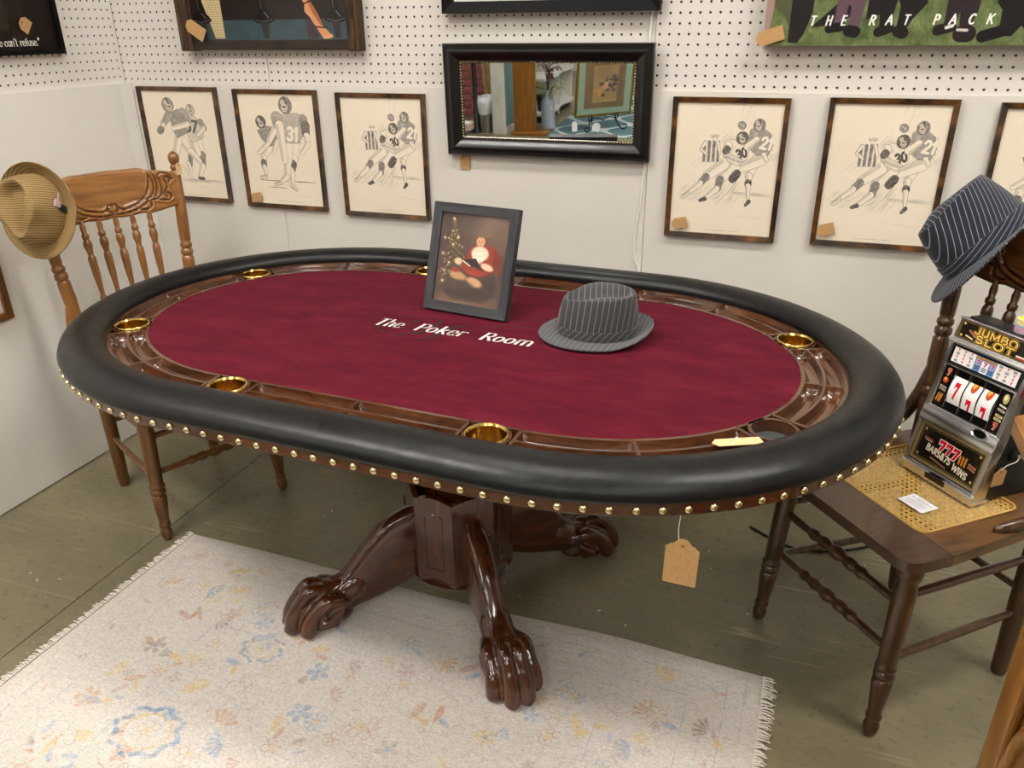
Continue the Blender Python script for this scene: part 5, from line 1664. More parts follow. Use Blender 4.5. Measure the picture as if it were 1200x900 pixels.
# hangs on the left wall: local frame turned so that it faces +x
dl = thing('framed_poster', 'dark poster in a black frame with white quotation, on the left wall', 'picture', (.0005, -.239 - .62, 1.3035), (0, 0, radians(90)))
w_, h_ = .62, .44
i_ = .014
for p in ([(0, h_), (w_, h_), (w_ - i_, h_ - i_), (i_, h_ - i_)], [(w_, 0), (0, 0), (i_, i_), (w_ - i_, i_)], [(0, 0), (0, h_), (i_, h_ - i_), (i_, i_)], [(w_, h_), (w_, 0), (w_ - i_, i_), (w_ - i_, h_ - i_)]):
    b = MB(); V = [(q[0], y, q[1]) for y in (0, -.022) for q in p]
    b.add(V, [(0, 1, 2, 3), (4, 5, 6, 7), (0, 1, 5, 4), (1, 2, 6, 5), (2, 3, 7, 6), (3, 0, 4, 7)]); b.build('frame_bar', M['frame_black'], dl, smooth=0)
b = MB(); b.quad_uv([(i_ - .001, -.012, i_ - .001), (w_ - i_ + .001, -.012, i_ - .001), (w_ - i_ + .001, -.012, h_ - i_ + .001), (i_ - .001, -.012, h_ - i_ + .001)]); b.build('print', image_mat('dark_poster', art_dark(), .4), dl, smooth=0)
b = MB(); b.add([(i_ - .001, -.016, i_ - .001), (w_ - i_ + .001, -.016, i_ - .001), (w_ - i_ + .001, -.016, h_ - i_ + .001), (i_ - .001, -.016, h_ - i_ + .001)], [(0, 1, 2, 3)]); b.build('glass', M['glass'], dl, smooth=0)
kraft_tag('brown tag stuck on the dark poster of the left wall', (.0236, -.352, 1.374), (0, .60, .80), (0, -.80, .60), .040, .036, style='clip', scribble=False)

# wooden frame on the left wall, its lower corner just in view
o = thing('wooden_frame', 'brown wooden frame low on the left wall, cut off by the picture edge', 'frame', (.0075, -1.08, .582))
for y0, y1, z0, z1 in ((.0, .43, 0, .022), (.408, .43, .022, .40), (0, .022, .022, .40), (0, .43, .40, .422)):
    b = MB(); b.box((.009, (y0 + y1) / 2, (z0 + z1) / 2), (.018, y1 - y0, z1 - z0)); b.build('frame_bar', M['oak_dim'], o, smooth=0)
b = MB(); b.box((.004, .215, .211), (.006, .39, .38)); b.build('panel', M['wall_paint'], o, smooth=0)

# ------------------------------------------------------------------ easel-back frame on the table
def art_reader():
    W, H = 320, 420
    cv = Canvas(W, H, '3a2c26')
    Q = [(160, 108), (480, 130), (420, 590), (105, 550)]
    A = []; Bv = []
    for (u, v), (x, y) in zip(((0, 0), (1, 0), (1, 1), (0, 1)), Q):
        A.append([x, y, 1, 0, 0, 0, -u * x, -u * y]); Bv.append(u); A.append([0, 0, 0, x, y, 1, -v * x, -v * y]); Bv.append(v)
    h = np.linalg.solve(np.array(A, float), np.array(Bv, float))
    def T(x, y):
        d = h[6] * x + h[7] * y + 1
        return ((h[0] * x + h[1] * y + h[2]) / d * W, (h[3] * x + h[4] * y + h[5]) / d * H)
    cv.clouds('7a6a62', .7, 120, 3, .1); cv.clouds('2c211d', .7, 70, 6, .2)
    cv.ell(T(400, 220), 90, 110, '8a6a58', .45, 60); cv.ell(T(240, 560), 150, 40, '6e5140', .8, 30)
    # tree with small lights
    for i in range(9):
        y = 165 + i * 34; w = 12 + i * 9
        cv.poly([T(212 - w, y + 26), T(212, y - 24), T(212 + w, y + 26), T(212 + w * .3, y + 18), T(212 - w * .4, y + 20)], '6a5a3c', .75, 6)
        cv.poly([T(212 - w * .7, y + 26), T(205, y - 14), T(212 + w * .6, y + 28)], '2f2c1e', .6, 6)
    r = random.Random(3)
    for i in range(60):
        t = r.random(); y = 145 + t * 320; x = 212 + r.uniform(-1, 1) * (6 + t * 80)
        cv.ell(T(x, y), r.uniform(1.5, 3), r.uniform(1.5, 3), 'f0cf94', .8, 2)
    for x, y in ((212, 142), (168, 238), (230, 235), (156, 315), (183, 360), (160, 400), (190, 440), (175, 478), (150, 450), (205, 270)):
        cv.ell(T(x, y), 9, 9, 'e8b676', .35, 9); cv.ell(T(x, y), 3.4, 3.4, 'ffe9bd', .95, 2.5)
    # seated reader in a red coat with a long white beard
    cv.poly([T(285, 285), T(330, 262), T(400, 280), T(432, 330), T(425, 400), T(370, 440), T(270, 430), T(240, 380)], '83301f', 1, 8)
    cv.poly([T(395, 290), T(432, 330), T(425, 400), T(385, 400)], '5e241a', .8, 10)
    cv.poly([T(170, 440), T(240, 400), T(330, 430), T(400, 400), T(395, 520), T(330, 560), T(190, 540), T(150, 500)], '3a302a', .95, 14)
    cv.ell(T(225, 425), 42, 20, 'b98c62', .9, 10, .2); cv.ell(T(300, 455), 38, 20, 'c79a70', .9, 10, .3); cv.ell(T(230, 470), 60, 26, '4a3d35', .7, 16)
    cv.ell(T(345, 236), 30, 33, '5a4332', 1, 6); cv.ell(T(335, 252), 20, 24, 'c08a66', 1, 4); cv.ell(T(350, 216), 30, 16, '6b5240', 1, 6)
    cv.ell(T(330, 312), 40, 34, 'd8c8b0', 1, 10); cv.ell(T(322, 330), 26, 30, 'e6d8c2', .8, 10); cv.line([T(300, 292), T(330, 300), T(362, 290)], 3, 'b9a68c', .7, 3); cv.line([T(305, 318), T(330, 326), T(356, 316)], 3, 'b9a68c', .7, 3)
    for dx in (-9, 8): cv.ell(T(335 + dx, 252), 3.2, 2.0, '2a1a14', .9, 1.5)
    cv.ell(T(334, 262), 4, 5, 'b0785a', 1, 2); cv.ell(T(332, 273), 6, 2, '7a3a30', .8, 1.5)
    cv.ell(T(215, 395), 18, 12, '9c2c24', .9, 5); cv.ell(T(300, 412), 34, 10, 'a03228', .8, 6)
    cv.ell(T(362, 378), 30, 15, 'd9b894', 1, 6, .3); cv.ell(T(228, 352), 18, 16, 'd2b08c', 1, 6); 
    cv.poly([T(250, 345), T(310, 335), T(345, 400), T(285, 372)], '26211f', 1, 2); cv.poly([T(250, 345), T(285, 372), T(283, 378), T(246, 350)], 'd8c8aa', 1, 1.5)
    cv.clouds('a89a8c', .16, 40, 9, .1)
    cv.grain(.03, 1, 8)
    return np.clip(cv.a * 1.08, 0, 1)
M['charcoal_wood'] = wood('charcoal_wood', '1f2022', '3c3e41', 'x', 1.2, .55, 0, (.3, .7), .35, 9)
M['charcoal_wood_z'] = wood('charcoal_wood_z', '1f2022', '3c3e41', 'z', 1.2, .55, 0, (.3, .7), .35, 9)
pfr = thing('easel_picture', 'charcoal framed painting of a reader in red beside a lit tree, on the felt', 'picture', (1.471, -.588, ZT + .0032), (radians(-17.3), 0, radians(-9.3)))
fw_, fh_, fb_ = .2345, .262, .0225
def fbar(p, mat):
    b = MB(); V = [(q[0], y, q[1]) for y in (.010, -.010) for q in p]
    for k in (6, 7): V[k] = (V[k][0], -.0075, V[k][2])
    b.add(V, [(0, 1, 2, 3), (4, 5, 6, 7), (0, 1, 5, 4), (1, 2, 6, 5), (2, 3, 7, 6), (3, 0, 4, 7)]); b.build('frame_bar', mat, pfr, smooth=0)
X0, X1 = -fw_ / 2, fw_ / 2
fbar([(X0, fh_), (X1, fh_), (X1 - fb_, fh_ - fb_), (X0 + fb_, fh_ - fb_)], M['charcoal_wood'])
fbar([(X1, 0), (X0, 0), (X0 + fb_, fb_), (X1 - fb_, fb_)], M['charcoal_wood'])
fbar([(X0, 0), (X0, fh_), (X0 + fb_, fh_ - fb_), (X0 + fb_, fb_)], M['charcoal_wood_z'])
fbar([(X1, fh_), (X1, 0), (X1 - fb_, fb_), (X1 - fb_, fh_ - fb_)], M['charcoal_wood_z'])
e = fb_ - .001
b = MB(); b.quad_uv([(X0 + e, -.002, e), (X1 - e, -.002, e), (X1 - e, -.002, fh_ - e), (X0 + e, -.002, fh_ - e)]); b.build('print', image_mat('reader_painting', art_reader(), .6), pfr, smooth=0)
b = MB(); b.add([(X0 + e, -.0045, e), (X1 - e, -.0045, e), (X1 - e, -.0045, fh_ - e), (X0 + e, -.0045, fh_ - e)], [(0, 1, 2, 3)]); b.build('glass', M['glass'], pfr, smooth=0)
b = MB(); b.box((0, .006, fh_ / 2), (fw_ - .01, .006, fh_ - .01)); b.build('backing_board', M['black_plain'], pfr, smooth=0)
inv = Matrix.Rotation(radians(17.3), 4, 'X')
b = MB(); b.add([inv @ Vector(p) for p in ((-.03, .062, .185), (.03, .062, .185), (.045, .115, .001), (-.045, .115, .001), (-.03, .065, .186), (.03, .065, .186), (.045, .118, .001), (-.045, .118, .001))], [(0, 1, 2, 3), (4, 5, 6, 7), (0, 1, 5, 4), (2, 3, 7, 6), (1, 2, 6, 5), (0, 3, 7, 4)])
b.build('easel_leg', M['black_plain'], pfr, smooth=0)

# tag lying on the chip trays and tag hanging from the rail
kraft_tag('pale tag lying on the chip tray beside the cup well without brass', (2.197, -1.037, .7275), (.42, -.90, 0), (-.84, -.44, 0), .024, .085, 'kraft_pale', style='scallop')
kraft_tag('plain brown tag hanging from the padded table rail on a string', (2.1015, -1.2505, .5635), (.985, -.02, -.015), (-.01, 0, .1), .052, .084, style='scallop', scribble=False,
          string=[(2.0985, -1.2505, .628), (2.0955, -1.249, .645), (2.0935, -1.246, .665), (2.094, -1.236, .680)])

# ------------------------------------------------------------------ toy slot machine on the cane seat
SL0 = Vector((2.566, -.603, .4605))
slot = thing('slot_machine', 'tabletop toy slot machine with chrome front and sevens on its reels', 'slot machine', SL0, (0, 0, radians(-50.6)))
M['chrome'] = plain('chrome', 'dcdcde', .27, .85)
M['chrome_dull'] = plain('chrome_dull', 'd2d1ce', .24, 1.0)
M['gold_chrome'] = plain('gold_chrome', 'b9a87c', .3, .85)
M['slot_black'] = plain('slot_black', '121212', .4)
M['gloss_black'] = plain('gloss_black', '0c0c0d', .12)
SW = .186
TH = math.atan2(.072, .342)
FM = Matrix(((1, 0, 0), (0, sin(TH), -cos(TH)), (0, cos(TH), sin(TH)))).to_4x4()   # columns: x, slant s, outward n
FM = Matrix(((1, 0, 0, 0), (0, sin(TH), -cos(TH), 0), (0, cos(TH), sin(TH), 0), (0, 0, 0, 1)))
def F(x, s, n): return FM @ Vector((x, s, n))
def fbox(b, x0, x1, s0, s1, n0, n1, bev=0.0):
    b.box(((x0 + x1) / 2, (s0 + s1) / 2, (n0 + n1) / 2), (x1 - x0, s1 - s0, n1 - n0), FM, bev)
# black body
b = MB()
prof_ = [(.004, .003), (.010, .02), (.074, .318), (.095, .340), (.135, .338), (.15, .32), (.155, .0)]
Vv = [(x, y, z) for x in (-SW / 2 + .004, SW / 2 - .004) for y, z in prof_]
n = len(prof_)
b.add(Vv, [tuple(range(n)), tuple(range(n, 2 * n))] + [(k, (k + 1) % n, n + (k + 1) % n, n + k) for k in range(n)])
b.build('body', M['slot_black'], slot, smooth=0)
# chrome cheeks along both sides of the front
for s in (-1, 1):
    b = MB(); x0, x1 = sorted((s * (SW / 2 - .0085), s * SW / 2))
    pr = [(.0, .0), (-.004, .022), (.016, .112), (.0235, .150), (.060, .290), (.078, .298), (.052, .150), (.036, .09), (.028, .0)]
    Vv = [(x, y, z) for x in (x0, x1) for y, z in pr]; n = len(pr)
    b.add(Vv, [tuple(range(n)), tuple(range(n, 2 * n))] + [(k, (k + 1) % n, n + (k + 1) % n, n + k) for k in range(n)])
    b.build('side_cheek', M['chrome_dull'], slot, smooth=0)
# coin tray base
b = MB(); b.box((0, .012, .004), (SW + .004, .044, .008)); b.box((-.056, -.007, .012), (.076, .008, .014), bev=.002); b.box((.056, -.007, .012), (.076, .008, .014), bev=.002); b.box((0, .008, .021), (SW - .02, .022, .003))
b.build('coin_tray', M['chrome'], slot, smooth=30)
b = MB(); b.box((0, -.004, .0125), (.050, .016, .012)); b.build('tray_opening', M['gloss_black'], slot, smooth=0)

def gold_text(cv, txt, x, y, size, width, rot=0, hi='e9cf6a', lo='7c4a18', out='2a1608', edge='d8b25a'):
    draw_text(cv, txt, x, y, size, edge, .17, .17, .06, 0, 1, width, rot=rot)
    draw_text(cv, txt, x, y, size, out, .14, .14, .06, 0, 1, width, rot=rot)
    draw_text(cv, txt, x, y, size, lo, .10, .10, .06, 0, 1, width, rot=rot)
    draw_text(cv, txt, x, y - size * .05, size * .9, hi, .06, .06, .06, 0, 1, width, rot=rot)
def card_bg(W, H, border=True):
    cv = Canvas(W, H, '1d1710')
    cv.clouds('4a3d24', .7, 26, 4, .25); cv.clouds('0d0a08', .7, 14, 6, .2)
    r = random.Random(9)
    for i in range(160):
        x, y = r.uniform(0, W), r.uniform(0, H); cv.line([(x, y), (x + r.uniform(-9, 9), y + r.uniform(-9, 9))], 1, r.choice(['5c4a28', '332716', '7a6a45']), .5)
    if border:
        for k, c in ((4, 'c9b37a'), (8, '2a2012'), (11, '9a8450')):
            cv.line([(k, k), (W - k, k), (W - k, H - k), (k, H - k), (k, k)], 1.6, c)
    for x in (24, W - 24):
        for y in (22, H - 22): cv.ell((x, y), 7, 7, 'b59a4a'); cv.ell((x - 1.5, y - 1.5), 3.5, 3.5, 'f0e2a2')
    return cv
def red7(cv, x, y, h, col='d3142c', edge='ffffff'):
    """x,y centre, h height in px"""
    w = h * .72
    P = [(x - w / 2, y - h / 2), (x + w / 2, y - h / 2), (x + w / 2, y - h * .28), (x + w * .05, y + h / 2), (x - w * .35, y + h / 2), (x + w * .08, y - h * .24), (x - w * .28, y - h * .24), (x - w * .34, y - h * .12), (x - w / 2, y - h * .12)]
    if edge:
        for a, c in zip(P, P[1:] + P[:1]): cv.capsule(a, c, h * .06, h * .06, edge)
    cv.poly(P, col)
# marquee
cv = card_bg(384, 112)
gold_text(cv, 'JUMBO', 84, 58, 56, 226); gold_text(cv, 'SLOT', 100, 102, 58, 206)
cv.line([(62, 52), (92, 74)], 9, 'c8c0b0'); cv.line([(64, 53), (90, 73)], 6, 'b0242c'); cv.line([(316, 88), (352, 88)], 8, 'e8dfc6'); cv.line([(316, 97), (352, 97)], 8, 'b8323a'); cv.line([(50, 84), (86, 92)], 9, 'd8c98a')
MARQ = image_mat('slot_marquee', cv.a, .15, .5)
# pay table
cv = Canvas(400, 104, '16120f')
cv.rect(8, 8, 392, 96, 'f2f0ee')
cv.rect(140, 8, 262, 96, '6f9dd8'); cv.rect(182, 28, 222, 96, 'f4f4f6')
r = random.Random(2)
for x0 in (14, 266):
    for cx in range(3):
        for cy in range(4):
            x, y = x0 + 20 + cx * 40, 20 + cy * 21
            if (cx + cy + (x0 > 100)) % 2 == 0 or r.random() < .2: red7(cv, x, y, 15, edge=None)
            else:
                for k in (-5, 0, 5): cv.line([(x - 9, y + k), (x + 9, y + k)], 3, '4b4a4a', .85)
for x in (161, 202, 243):
    red7(cv, x, 44, 28)
    for k in range(3):
        for j in range(3): cv.line([(x - 12 + j * 9, 66 + k * 9), (x - 6 + j * 9, 66 + k * 9)], 5, '33313a')
for i in range(11): cv.ell((146 + i * 11, 16 + abs(i - 5) * .8), 8, 7, '7a2a18'); 
for i in range(11): cv.ell((146 + i * 11, 15 + abs(i - 5) * .8), 5.4, 4.6, 'eec45c'); cv.line([(143 + i * 11, 12), (148 + i * 11, 19)], 2, 'c4581e')
PAY = image_mat('slot_paytable', cv.a, .15, .5)
# lower glass
cv = card_bg(400, 172)
for i, x in enumerate((150, 196, 242)): red7(cv, x, 66 + i * 2, 58)
def metal_text(cv, txt, x, y, size, width, rot=0):
    draw_text(cv, txt, x, y, size, '1a140e', .16, .16, .06, 0, 1, width, rot=rot); draw_text(cv, txt, x, y, size, 'e6ddc9', .10, .10, .06, 0, 1, width, rot=rot)
metal_text(cv, 'BARS&7S', 62, 112, 40, 170, .10); metal_text(cv, 'WINS', 246, 138, 40, 100, .16)
for x in (274, 292, 310): cv.line([(x, 62), (x, 100)], 14, '6d3c12'); cv.line([(x - 2, 62), (x - 2, 98)], 8, 'd8933c')
for y in (78, 92): cv.line([(332, y), (372, y + 6)], 9, 'c8b07a'); cv.line([(334, y), (370, y + 6)], 5, 'b0302c')
cv.line([(40, 62), (84, 66)], 16, '6b5a4a'); cv.line([(42, 58), (82, 62)], 4, 'c8504a'); cv.line([(42, 68), (82, 71)], 4, 'cbb98e'); cv.line([(110, 140), (210, 152)], 7, 'b7a98c'); cv.line([(112, 140), (208, 152)], 3, '8d2a24')
LOWG = image_mat('slot_lower_glass', cv.a, .12, .5)
def fpanel(name, mat, x0, x1, s0, s1, n, label=None):
    b = MB(); b.quad_uv([F(x0, s0, n), F(x1, s0, n), F(x1, s1, n), F(x0, s1, n)]); return b.build(name, mat, slot, smooth=0, label=label)
hw = SW / 2
def frame_strip(name, x0, x1, s0, s1, wd, n0, n1, mat):
    b = MB()
    fbox(b, x0, x1, s0, s0 + wd, n0, n1, .001); fbox(b, x0, x1, s1 - wd, s1, n0, n1, .001); fbox(b, x0, x0 + wd, s0 + wd, s1 - wd, n0, n1, .001); fbox(b, x1 - wd, x1, s0 + wd, s1 - wd, n0, n1, .001)
    b.build(name, mat, slot, smooth=30)
b = MB(); fbox(b, -hw + .009, hw - .009, .022, .346, -.012, .0); b.build('front_plate', M['gloss_black'], slot, smooth=0)
fpanel('lower_glass', LOWG, -hw + .014, hw - .014, .030, .108, .0022, 'dark lower panel reading BARS&7S WINS'); frame_strip('lower_glass_frame', -hw + .009, hw - .009, .025, .113, .0052, 0, .0045, M['gold_chrome'])
# shelf with the coin slot
b = MB(); fbox(b, -hw, hw, .114, .133, -.004, .012, .004); b.build('shelf_front', M['chrome_dull'], slot, smooth=30)
b = MB(); fbox(b, -hw, hw, .133, .152, -.004, .010, .004); b.build('shelf', M['chrome'], slot, smooth=30)
b = MB(); b.lathe([(.0, .010), (.014, .010), (.016, .0125), (.018, .0125), (.019, .010)], 24, FM @ Matrix.Translation((.052, .143, 0)) @ Matrix.Diagonal((1.15, .62, 1, 1)), cap=False); b.build('coin_cup', M['chrome'], slot, smooth=40)
b = MB(); b.lathe([(.0001, .0108), (.013, .0108)], 24, FM @ Matrix.Translation((.052, .143, 0)) @ Matrix.Diagonal((1.15, .62, 1, 1)), cap=False); b.build('coin_opening', M['gloss_black'], slot, smooth=0)
# reel window with three drums
reel_cv = Canvas(96, 512, 'f4f2f0')
r = random.Random(6)
for i in range(8):
    y = 32 + i * 64
    k = (3, 0, 3, 2)[0] if 0 else (1, 0, 3, 2)[i % 4]
    if k == 0: red7(reel_cv, 48, y, 50, edge=None)
    elif k == 1:
        reel_cv.ell((48, y), 22, 18, 'b0571c'); reel_cv.ell((44, y - 4), 12, 9, 'f0b24a'); reel_cv.ell((56, y + 4), 8, 7, 'd8342a')
    elif k == 2:
        for j in (-16, 0, 16): reel_cv.line([(18, y + j), (78, y + j)], 12, '17161a'); reel_cv.line([(24, y + j), (72, y + j)], 5, 'e8e6e0')
    else: reel_cv.ell((40, y + 6), 12, 12, 'c01c34'); reel_cv.ell((58, y + 8), 12, 12, 'c01c34'); reel_cv.line([(40, y), (52, y - 20), (58, y)], 3, '3a6a2a')
REEL = image_mat('slot_reel', reel_cv.a, .25, .3)
for i, x in enumerate((-.036, .0, .036)):
    b = MB(); R = .062; N_ = 48; off = (.8125, .875, .875)[i]
    V = []
    for k in range(N_):
        a0, a1 = 2 * pi * k / N_, 2 * pi * (k + 1) / N_
        P = [(x - .0162, .2 + R * sin(a0), -.0545 + R * cos(a0)), (x + .0162, .2 + R * sin(a0), -.0545 + R * cos(a0)), (x + .0162, .2 + R * sin(a1), -.0545 + R * cos(a1)), (x - .0162, .2 + R * sin(a1), -.0545 + R * cos(a1))]
        v0, v1 = k / N_ + off, (k + 1) / N_ + off
        if v0 >= .9999: v0 -= 1; v1 -= 1
        b.quad_uv([F(*p) for p in P], ((0, v0), (1, v0), (1, v1), (0, v1)))
    b.build('reel', REEL, slot, smooth=60)
    b = MB()
    for xx in (x - .0176, x + .0176):
        fbox(b, xx - .0006, xx + .0006, .157, .243, -.01, .004)
    b.build('reel_divider', M['chrome_dull'], slot, smooth=0)
b = MB(); fbox(b, -hw + .009, -.056, .154, .246, -.003, .0025); fbox(b, .056, hw - .009, .154, .246, -.003, .0025); b.build('reel_side_plate', M['gloss_black'], slot, smooth=0)
sc = Canvas(64, 176, '15110e')
red7(sc, 34, 24, 30, edge='e8d8a8'); sc.ell((30, 62), 17, 14, 'c2481e'); sc.ell((27, 58), 9, 7, 'f0b24a')
for k in (92, 104): sc.line([(12, k), (50, k + 4)], 8, 'd9cfb8'); sc.line([(14, k), (48, k + 4)], 3, '3a3228')
for x in (20, 34, 46): sc.line([(x, 128), (x - 6, 162)], 11, '6d3c12'); sc.line([(x - 1, 128), (x - 7, 160)], 6, 'd8933c')
SIDEP = image_mat('slot_side_symbols', sc.a, .2, .4)
fpanel('side_symbols', SIDEP, -hw + .012, -.058, .158, .243, .003); 
sc = Canvas(64, 176, '15110e')
sc.ell((34, 30), 18, 22, 'b7a569'); sc.ell((30, 26), 10, 12, 'e6dba4'); sc.line([(14, 62), (52, 66)], 8, 'd9cfb8'); sc.line([(14, 80), (50, 84)], 10, 'cfc8b4'); sc.line([(16, 80), (48, 84)], 4, '3a3228')
for k in (106, 122): sc.line([(14, k), (50, k + 3)], 11, 'd6c58a'); sc.line([(18, k), (46, k + 3)], 4, '4a3a1a')
red7(sc, 32, 154, 30, edge='e8d8a8')
fpanel('side_symbols', image_mat('slot_side_symbols_right', sc.a, .2, .4), .058, hw - .012, .158, .243, .003)
frame_strip('reel_frame', -hw + .008, hw - .008, .150, .249, .004, 0, .005, M['chrome_dull'])
fpanel('pay_table', PAY, -hw + .013, hw - .013, .252, .290, .003, 'white pay table of red sevens with a blue centre'); frame_strip('pay_table_frame', -hw + .009, hw - .009, .2485, .2935, .0035, 0, .005, M['slot_black'])
b = MB(); fbox(b, -hw - .0005, hw + .0005, .2935, .302, -.004, .012, .0025); b.build('chrome_bar', M['chrome'], slot, smooth=30)
b = MB(); fbox(b, -hw + .003, hw - .003, .302, .350, -.012, .004, .002); b.build('marquee_box', M['slot_black'], slot, smooth=30)
fpanel('marquee', MARQ, -hw + .0075, hw - .0075, .3055, .3465, .0048, 'dark marquee reading JUMBO SLOT in gold letters'); frame_strip('marquee_frame', -hw + .003, hw - .003, .302, .350, .0035, .0035, .0065, M['chrome'])
# pull arm with a red ball on the right side
M['red_knob'] = plain('red_knob', 'a3122c', .2)
b = MB(); b.tube(catmull([(hw, .085, .10), (hw + .022, .085, .105), (hw + .027, .084, .13), (hw + .027, .08, .22)], 5), .004, 8); b.build('pull_arm', M['chrome'], slot, smooth=60)
b = MB(); ico(b, (hw + .027, .079, .232), (.0135,) * 3); b.build('arm_knob', M['red_knob'], slot, smooth=60)
b = MB(); b.lathe([(.0, 0), (.017, 0), (.017, .006), (.012, .010), (.0, .010)], 20, Matrix.Translation((hw - .004, .085, .10)) @ Matrix.Rotation(radians(90), 4, 'Y'), cap=False); b.build('arm_hub', M['slot_black'], slot, smooth=40)
# things on and by the machine
TOPM = Matrix.Translation(SL0) @ Matrix.Rotation(radians(-50.6), 4, 'Z')
pt_ = TOPM @ Vector((.022, .112, .3395))
o = thing('sticker_tub', 'small clear tub with yellow, blue and magenta rolls on top of the slot machine', 'tub', pt_)
def clear_plastic():
    t = NT('clear_plastic'); t.set(color=(1, 1, 1, 1), rough=.05, ior=1.2); t.p.inputs['Alpha'].default_value = .22; return t.m
for nm, z0, z1, c in (('magenta_roll', .002, .0125, 'c4177f'), ('blue_roll', .0128, .0165, '1f72c8'), ('yellow_roll', .0168, .027, 'f0df17')):
    b = MB(); b.lathe([(.006, z0), (.0185, z0), (.0188, (z0 + z1) / 2), (.0185, z1), (.006, z1)], 28); b.build('roll', plain(nm, c, .35), o, smooth=30, label=nm.split('_')[0] + ' roll')
b = MB(); b.lathe([(.0205, 0), (.0205, .0315), (.0195, .0318), (.0195, .0012), (.0002, .0012)], 28, cap=False); b.lathe([(.0205, 0), (.0002, 0)], 28, cap=False); b.build('tub_wall', clear_plastic(), o, smooth=30)
tp = lambda x, y, z: TOPM @ Vector((x, y, z))
xd = (tp(0, 1, 0) - tp(0, 0, 0)); 
kraft_tag('brown tag hanging on the black side of the slot machine', tp(hw + .006, .042, .042), xd, tp(.05, 0, 1) - tp(0, 0, 0), .034, .042, style='scallop', scribble=False, string=[tp(hw + .009, .0425, .078), tp(hw + .012, .048, .090), tp(hw + .016, .068, .098), tp(hw + .008, .085, .105)])

# white card lying on the cane
cdir = Vector((2.556 - 2.483, -.722 + .676, 0))
cc_ = Vector((2.5195, -.699, .4592))
cm = frame_matrix(cc_, (.66, -.75, 0), (.75, .66, 0))
o = thing('instruction_card', 'small white printed card lying on the cane chair seat', 'card', cm.translation, cm.to_euler())
b = MB(); b.prism(round_poly([(-.031, -.0235), (.031, -.0235), (.031, .0235), (-.031, .0235)], .004), 0, .0006); b.build('card', M['white_card'], o, smooth=0)
b = MB()
r = random.Random(8)
for k, (y, w, hgt) in enumerate(((.0165, .026, .0012), (.0105, .048, .0014), (.0055, .022, .0011), (.0, .044, .0006), (-.003, .046, .0006), (-.006, .045, .0006), (-.009, .042, .0006), (-.012, .046, .0006), (-.015, .034, .0006))):
    x = -w / 2
    while x < w / 2 - .002:
        L = r.uniform(.002, .005); b.add([(x, y, .0008), (min(x + L, w / 2), y, .0008), (min(x + L, w / 2), y + hgt, .0008), (x, y + hgt, .0008)], [(0, 1, 2, 3)]); x += L + .0012
b.build('fine_print', M['ink'], o, smooth=0); o.children[-1]['kind'] = 'stuff'

# tag on the right post of the golden oak chair, and the fitting on the straw hat
kraft_tag('small pale tag tied to the right finial of the golden oak chair', (.382, -.252, .955), (.45, .86, 0), (.05, 0, 1), .018, .034, 'kraft_pale', style='clip', scribble=False, string=[(.3815, -.252, .984), (.375, -.25, .990), (.366, -.247, .992)])

